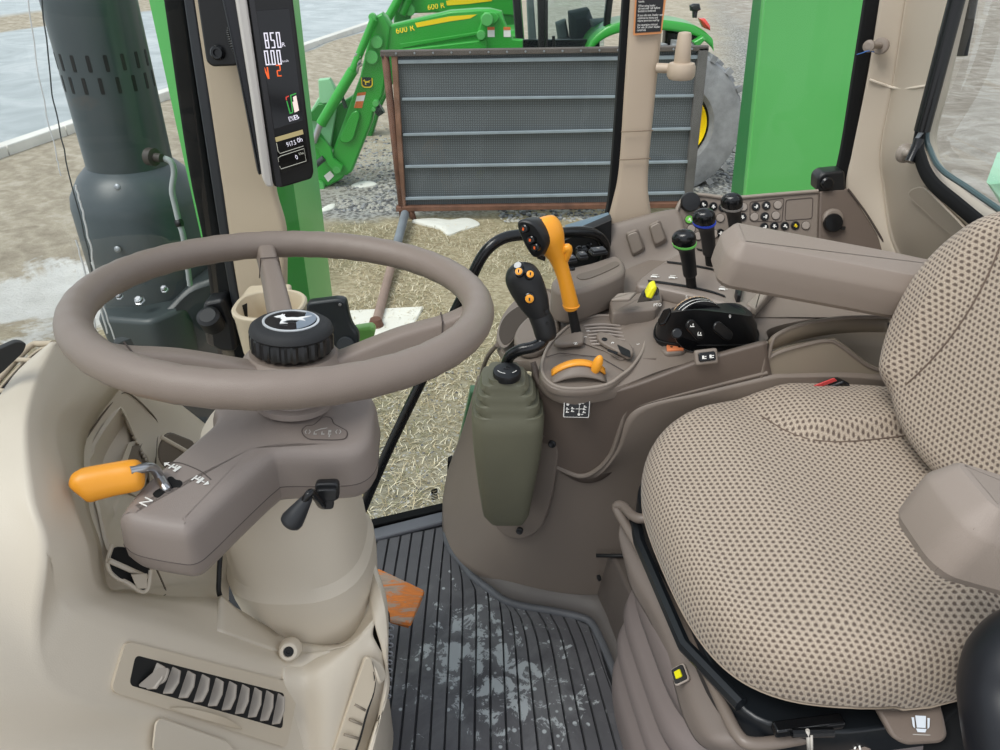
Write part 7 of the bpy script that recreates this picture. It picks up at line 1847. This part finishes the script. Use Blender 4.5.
drect([(292.4, 102), (293.6, 101.5), (293, 97), (296.2, 95.5), (299, 110.5), (294.6, 112.5)], eP, 'gauge_fill', s1)
dtext('E%', 289.5, 121.5, 294.3, 120.2, 4.6, eW, 'gauge_letters', s1); dtext('B', 294.8, 120, 299.6, 118.6, 4.6, eW, 'gauge_letters', s1)
drect([(275, 137.5), (302.5, 129.5), (303.5, 134), (276, 142)], eY, 'status_bar', s2)
dtext('1:AirTank', 276.5, 140.8, 285, 138.4, 2.4, mat('ink', '#2a2718', .8), 'status_text', s2)
dtext('917.5', 287.5, 147, 296.5, 144.2, 4.6, eW, 'readout', s2); dtext('0h', 298, 142.8, 303, 141.2, 4.6, eW, 'unit', s2); dtext('0', 296.3, 159.5, 298.3, 158.8, 4.4, eW, 'readout', s2); dtext('l/ha', 299.5, 155.2, 304, 153.8, 2.6, eGr, 'unit', s2)
for pth in ([(276.5, 143), (278, 151), (280, 153.5), (303.5, 146)], [(278.5, 162), (278, 158), (281, 156), (304, 148.5), (306.2, 161), (281, 169), (279.5, 166)]):
    mb = MB(); mb.tube([ond(a, b, .0015) for a, b in pth], .00045, 5); obj('box_line', mb, eGr, s2)
# bracket and cable behind the display
brk = thing('display_bracket', 'black bracket with a socket screw holding the corner display to the pillar', 'bracket', P(215, 60, y=1.17))
mb = MB(); o_ = rpoly(PY([(188, -60, 1.165), (232, -60, 1.165), (241, 62, 1.165), (236, 66, 1.165), (212, 67, 1.165), (206, 62, 1.165)]), .008, 4); mb.prism(o_, V((0, .012, 0)), edge=.003); obj('bracket_plate', mb, black, brk)
mb = MB(); mb.lathe([(.010, -.001), (.010, .005), (.008, .007), (.005, .007), (.0045, .003)], P(218, 53, y=1.163), (0, -1, .2), 18); obj('socket_screw', mb, blackg, brk)
mb = MB(); c_ = spline(PY([(231, 10, 1.14), (233, 24, 1.14), (229.5, 30, 1.14), (231, 40, 1.14), (236, 52, 1.14), (241, 62, 1.14), (243, 75, 1.145)]), 10); mb.tube(c_, [(.0052 if i % 2 else .0042) for i in range(len(c_))], 10); obj('conduit', mb, black, brk)
mb = MB(); mb.prism(rpoly(PY([(231, 12, 1.135), (238, 8, 1.135), (246, 68, 1.135), (240, 68, 1.135)]), .004, 3), V((0, .02, 0)), edge=.003); obj('plug', mb, mat('plug navy', '#1c1e2a', .4), brk)

# ------------------------------------------------------------------ cup holder on the front pillar
cupm = mat('cup holder tan', '#d3c4aa', .45)
ch = thing('cup_holder', 'open tan oval cup holder fixed to the front pillar behind the wheel', 'cup holder', P(270, 350, y=1.08))
cc_ = P(270, 306, y=1.085); ax = V((0, -.05, 1)).normalized()
def oring(rx, ry, z_): return [cc_ + V((rx * sup(a, .82)[0], ry * sup(a, .82)[1], z_)) for a in [2 * PI * k / 48 for k in range(48)]]
mb = MB(); mb.loft([oring(.048, .048, -.085), oring(.052, .052, -.07), oring(.055, .054, -.01), oring(.0575, .056, -.003), oring(.0575, .056, .002), oring(.055, .0535, .005), oring(.0505, .049, .004), oring(.0485, .0475, -.002), oring(.046, .046, -.06), oring(.03, .03, -.065)], True, True); obj('cup', mb, cupm, ch)
mb = MB(); o_ = rpoly([cc_ + V(q) for q in ((-.054, .02, .006), (-.050, .062, .008), (.02, .07, .008), (.02, .05, .006), (-.03, .04, .006))], .008, 3); mb.prism([p - V((0, 0, .05)) for p in o_], V((0, 0, .05)), edge=.003); obj('mount', mb, cupm, ch)
mb = MB(); o_ = PY([(243, 301, 1.118), (251, 297, 1.118), (252, 318, 1.118), (244, 318, 1.118)]); mb.prism([p - V((0, .024, 0)) for p in o_], V((0, .002, 0))); obj('slot', mb, blackm, ch)
# black plate with a screw and a round boss
bp = thing('monitor_mount', 'black plate mount with a round boss beside the cup holder', 'mount', P(335, 352, y=1.06))
mb = MB(); o_ = rpoly(PY([(306, 303, 1.06), (338, 299, 1.06), (345.5, 301, 1.06), (349, 318, 1.06), (352, 327, 1.06), (358, 334, 1.06), (359, 345, 1.06), (352, 352, 1.06), (322, 358, 1.06), (306, 350, 1.06)]), .008, 4); mb.prism(o_, V((0, .018, 0)), edge=.004); obj('plate', mb, mat('mount slate black', '#23282b', .4, grain=.2), bp)
mb = MB(); mb.lathe([(.0024, -.001), (.0024, .0015), (.0012, .0018)], P(340, 304.5, y=1.058), (0, -1, .2), 12); obj('screw', mb, steel, bp)
mb = MB(); mb.lathe([(.0135, -.001), (.0145, .003), (.0125, .006), (.004, .0062)], P(346, 345, y=1.056), (0, -1, .3), 24); obj('boss', mb, mat('boss charcoal', '#2c3033', .5), bp)

# ------------------------------------------------------------------ mid pillar: warning label and coat hook
lab = thing('warning_label', 'black and orange text warning label on the tan middle pillar', 'label', P(650, 33, y=1.44))
LY = 1.445
la, lb, lc, ld = P(637, -40, y=LY), P(671, -40, y=LY), P(661.5, 33.5, y=LY - .006), P(633, 35.5, y=LY - .006)
lx = (lc - ld).normalized(); ly = (la - ld).normalized(); lnn = lx.cross(ly).normalized()
if lnn.y > 0: lnn = -lnn
mb = MB(); mb.prism(rpoly([p for p in (la, lb, lc, ld)], .003, 3), lnn * .0012); obj('label_border', mb, mat('label border orange', '#d08a55', .5), lab)
def onl(px, py, h=.0014):
    o = ld + lnn * h; r = P(px, py, y=1.) - EYE; return EYE + r * ((o - EYE).dot(lnn) / r.dot(lnn))
mb = MB(); mb.prism([onl(a, b) for a, b in ((638.5, -38), (667.5, -38), (660.5, 31.5), (635, 33))], lnn * .0006); lf = obj('label_field', mb, mat('label black', '#18181a', .5), lab)
mb = MB()
lines_ = [('cause.', 1.5), ('When using loader', 6.), ('do not exit cab before', 8.5), ('bucket is lowered.', 11.2), ('If you do not, loader can', 15.5), ('continue to move and', 18.2), ('injure persons nearby.', 20.8), ('See operators manual', 25.), ('for use of other loader', 27.5), ('controls.', 30.2)]
for s_, y_ in lines_:
    x0 = 636.8 + (31 - y_) * .045 + .4
    a, b = onl(x0, y_, .0022), onl(x0 + 10, y_ - .35, .0022)
    w_ = .0415 * len(s_) / 24.
    tm = MB(); tm.text(s_, Matrix(), 1., 0, 'LEFT'); xs_ = [v.co.x for v in tm.bm.verts]; mn, mx_ = min(xs_), max(xs_); k = w_ / (mx_ - mn); M = frame(a, b - a, ly)
    me_ = bpy.data.meshes.new('t'); 
    for v in tm.bm.verts: v.co = M @ V(((v.co.x - mn) * k, v.co.y * min(k * 1.3, .0052), 0))
    tm.bm.to_mesh(me_); tm.bm.free(); mb.bm.from_mesh(me_); bpy.data.meshes.remove(me_)
obj('label_text', mb, white, lf)
hk = thing('coat_hook', 'tan peg shaped coat hook sticking out of the middle pillar', 'hook', P(682, 79, y=1.42))
hm = mat('hook tan', '#b8a793', .5)
ct = P(681.5, 68, y=1.41); up_ = (P(684.5, 33, y=1.41) - P(681.5, 64, y=1.41)).normalized()
mb = MB(); mb.lathe([(.013, -.004), (.0145, .0), (.0135, .02), (.0115, .047), (.010, .0495), (.005, .0505)], ct + up_ * .008, up_, 24); obj('peg', mb, hm, hk)
mb = MB(); mb.lathe([(.010, -.020), (.021, -.018), (.0245, -.013), (.0245, .002), (.022, .008), (.013, .010)], ct, up_, 28); obj('peg_base', mb, hm, hk)
mb = MB(); mb.tube([P(657, 68, y=1.43), P(675, 68.5, y=1.415)], .0085, 12); obj('peg_arm', mb, hm, hk)
# ------------------------------------------------------------------ rear pillar knob, gas strut, rear wiper bar
kb = thing('pillar_knob', 'grey mushroom knob on a round plate on the rear pillar', 'knob', P(875, 50, y=1.42))
mb = MB(); ka = (P(868, 46, y=1.385) - P(881, 46, y=1.43)).normalized()
mb.lathe([(.0135, -.003), (.0140, .002), (.0125, .004), (.007, .005)], P(881, 46, y=1.43), ka, 28); obj('round_plate', mb, mat('knob grey taupe', '#877c72', .5), kb)
mb = MB(); c0, c1 = P(881, 46, y=1.43), P(869, 46, y=1.385); mb.tube([c0, c1], .0045, 12); mb.lathe([(.0045, -.002), (.0085, .0), (.0100, .003), (.0095, .006), (.005, .0075)], c1 - ka * .003, ka, 24); obj('mushroom', mb, MATS['knob grey taupe'], kb)
mb = MB(); mb.tube(spline(PY([(857, 54.5, 1.4), (862, 53, 1.38), (868, 51, 1.377), (874, 52, 1.39)]), 5), .0009, 5); obj('blue_thread', mb, mat('thread blue', '#3e6fb5', .6), kb)
gs = thing('gas_strut', 'black gas strut with a ball end along the rear window edge', 'strut', P(907, 152, y=1.25))
s0, s1_ = P(922, 131, y=1.235), P(975, -70, y=1.24)
mb = MB(); mb.tube([s0, s1_], .0122, 18); cyl = obj('cylinder', mb, blackg, gs)
mb = MB(); mb.tube([P(913, 147, y=1.235), s0], .004, 10); obj('rod', mb, steel_d, gs)
mb = MB(); mb.tube([P(909.5, 162, y=1.22), P(916, 148, y=1.228), P(919, 139, y=1.232)], .0078, 12); obj('end_fitting', mb, blackg, gs)
mb = MB(); mb.lathe([(.016, 0), (.0155, .006), (.011, .010), (.009, .014)], P(904, 153, y=1.26), V((.2, -.95, .1)), 24); mb.ball(P(907, 153, y=1.24), .008, 16); obj('ball_stud', mb, mat('stud grey', '#8f867c', .4), gs)
mb = MB(); mb.text('STABILUS', frame(P(940, 57, y=1.2238) + V((-.001, -.002, 0)), P(943.5, 44, y=1.2238) - P(940, 57, y=1.2238), V((-1, 0, .3))), .0075, .0002) if False else None
mb = MB()
for k in range(5):
    a = s0.lerp(s1_, .26 + .02 * k); mb.box(a + V((-.0025 + (k % 2) * .003, -.0105, .001)), (.0035, .0006, .0016))
obj('strut_print', mb, mat('print dull grey', '#5a5d60', .6), cyl)
wb = thing('rear_wiper', 'black bar hanging outside the rear window', 'wiper', P(961, 57, x=.86))
mb = MB(); mb.tube([P(961, 56, x=.86), P(969, 12, x=.86), P(981, -60, x=.86)], [.011, .0115, .0115], 14); obj('bar', mb, blackm, wb)
mb = MB(); mb.tube([P(967.5, 20, x=.858), P(974, -20, x=.858)], .0115, 14); mb.tube([P(976, -10, x=.85), P(980, -60, x=.85)], .003, 8); obj('bar_sleeve', mb, blackg, wb)
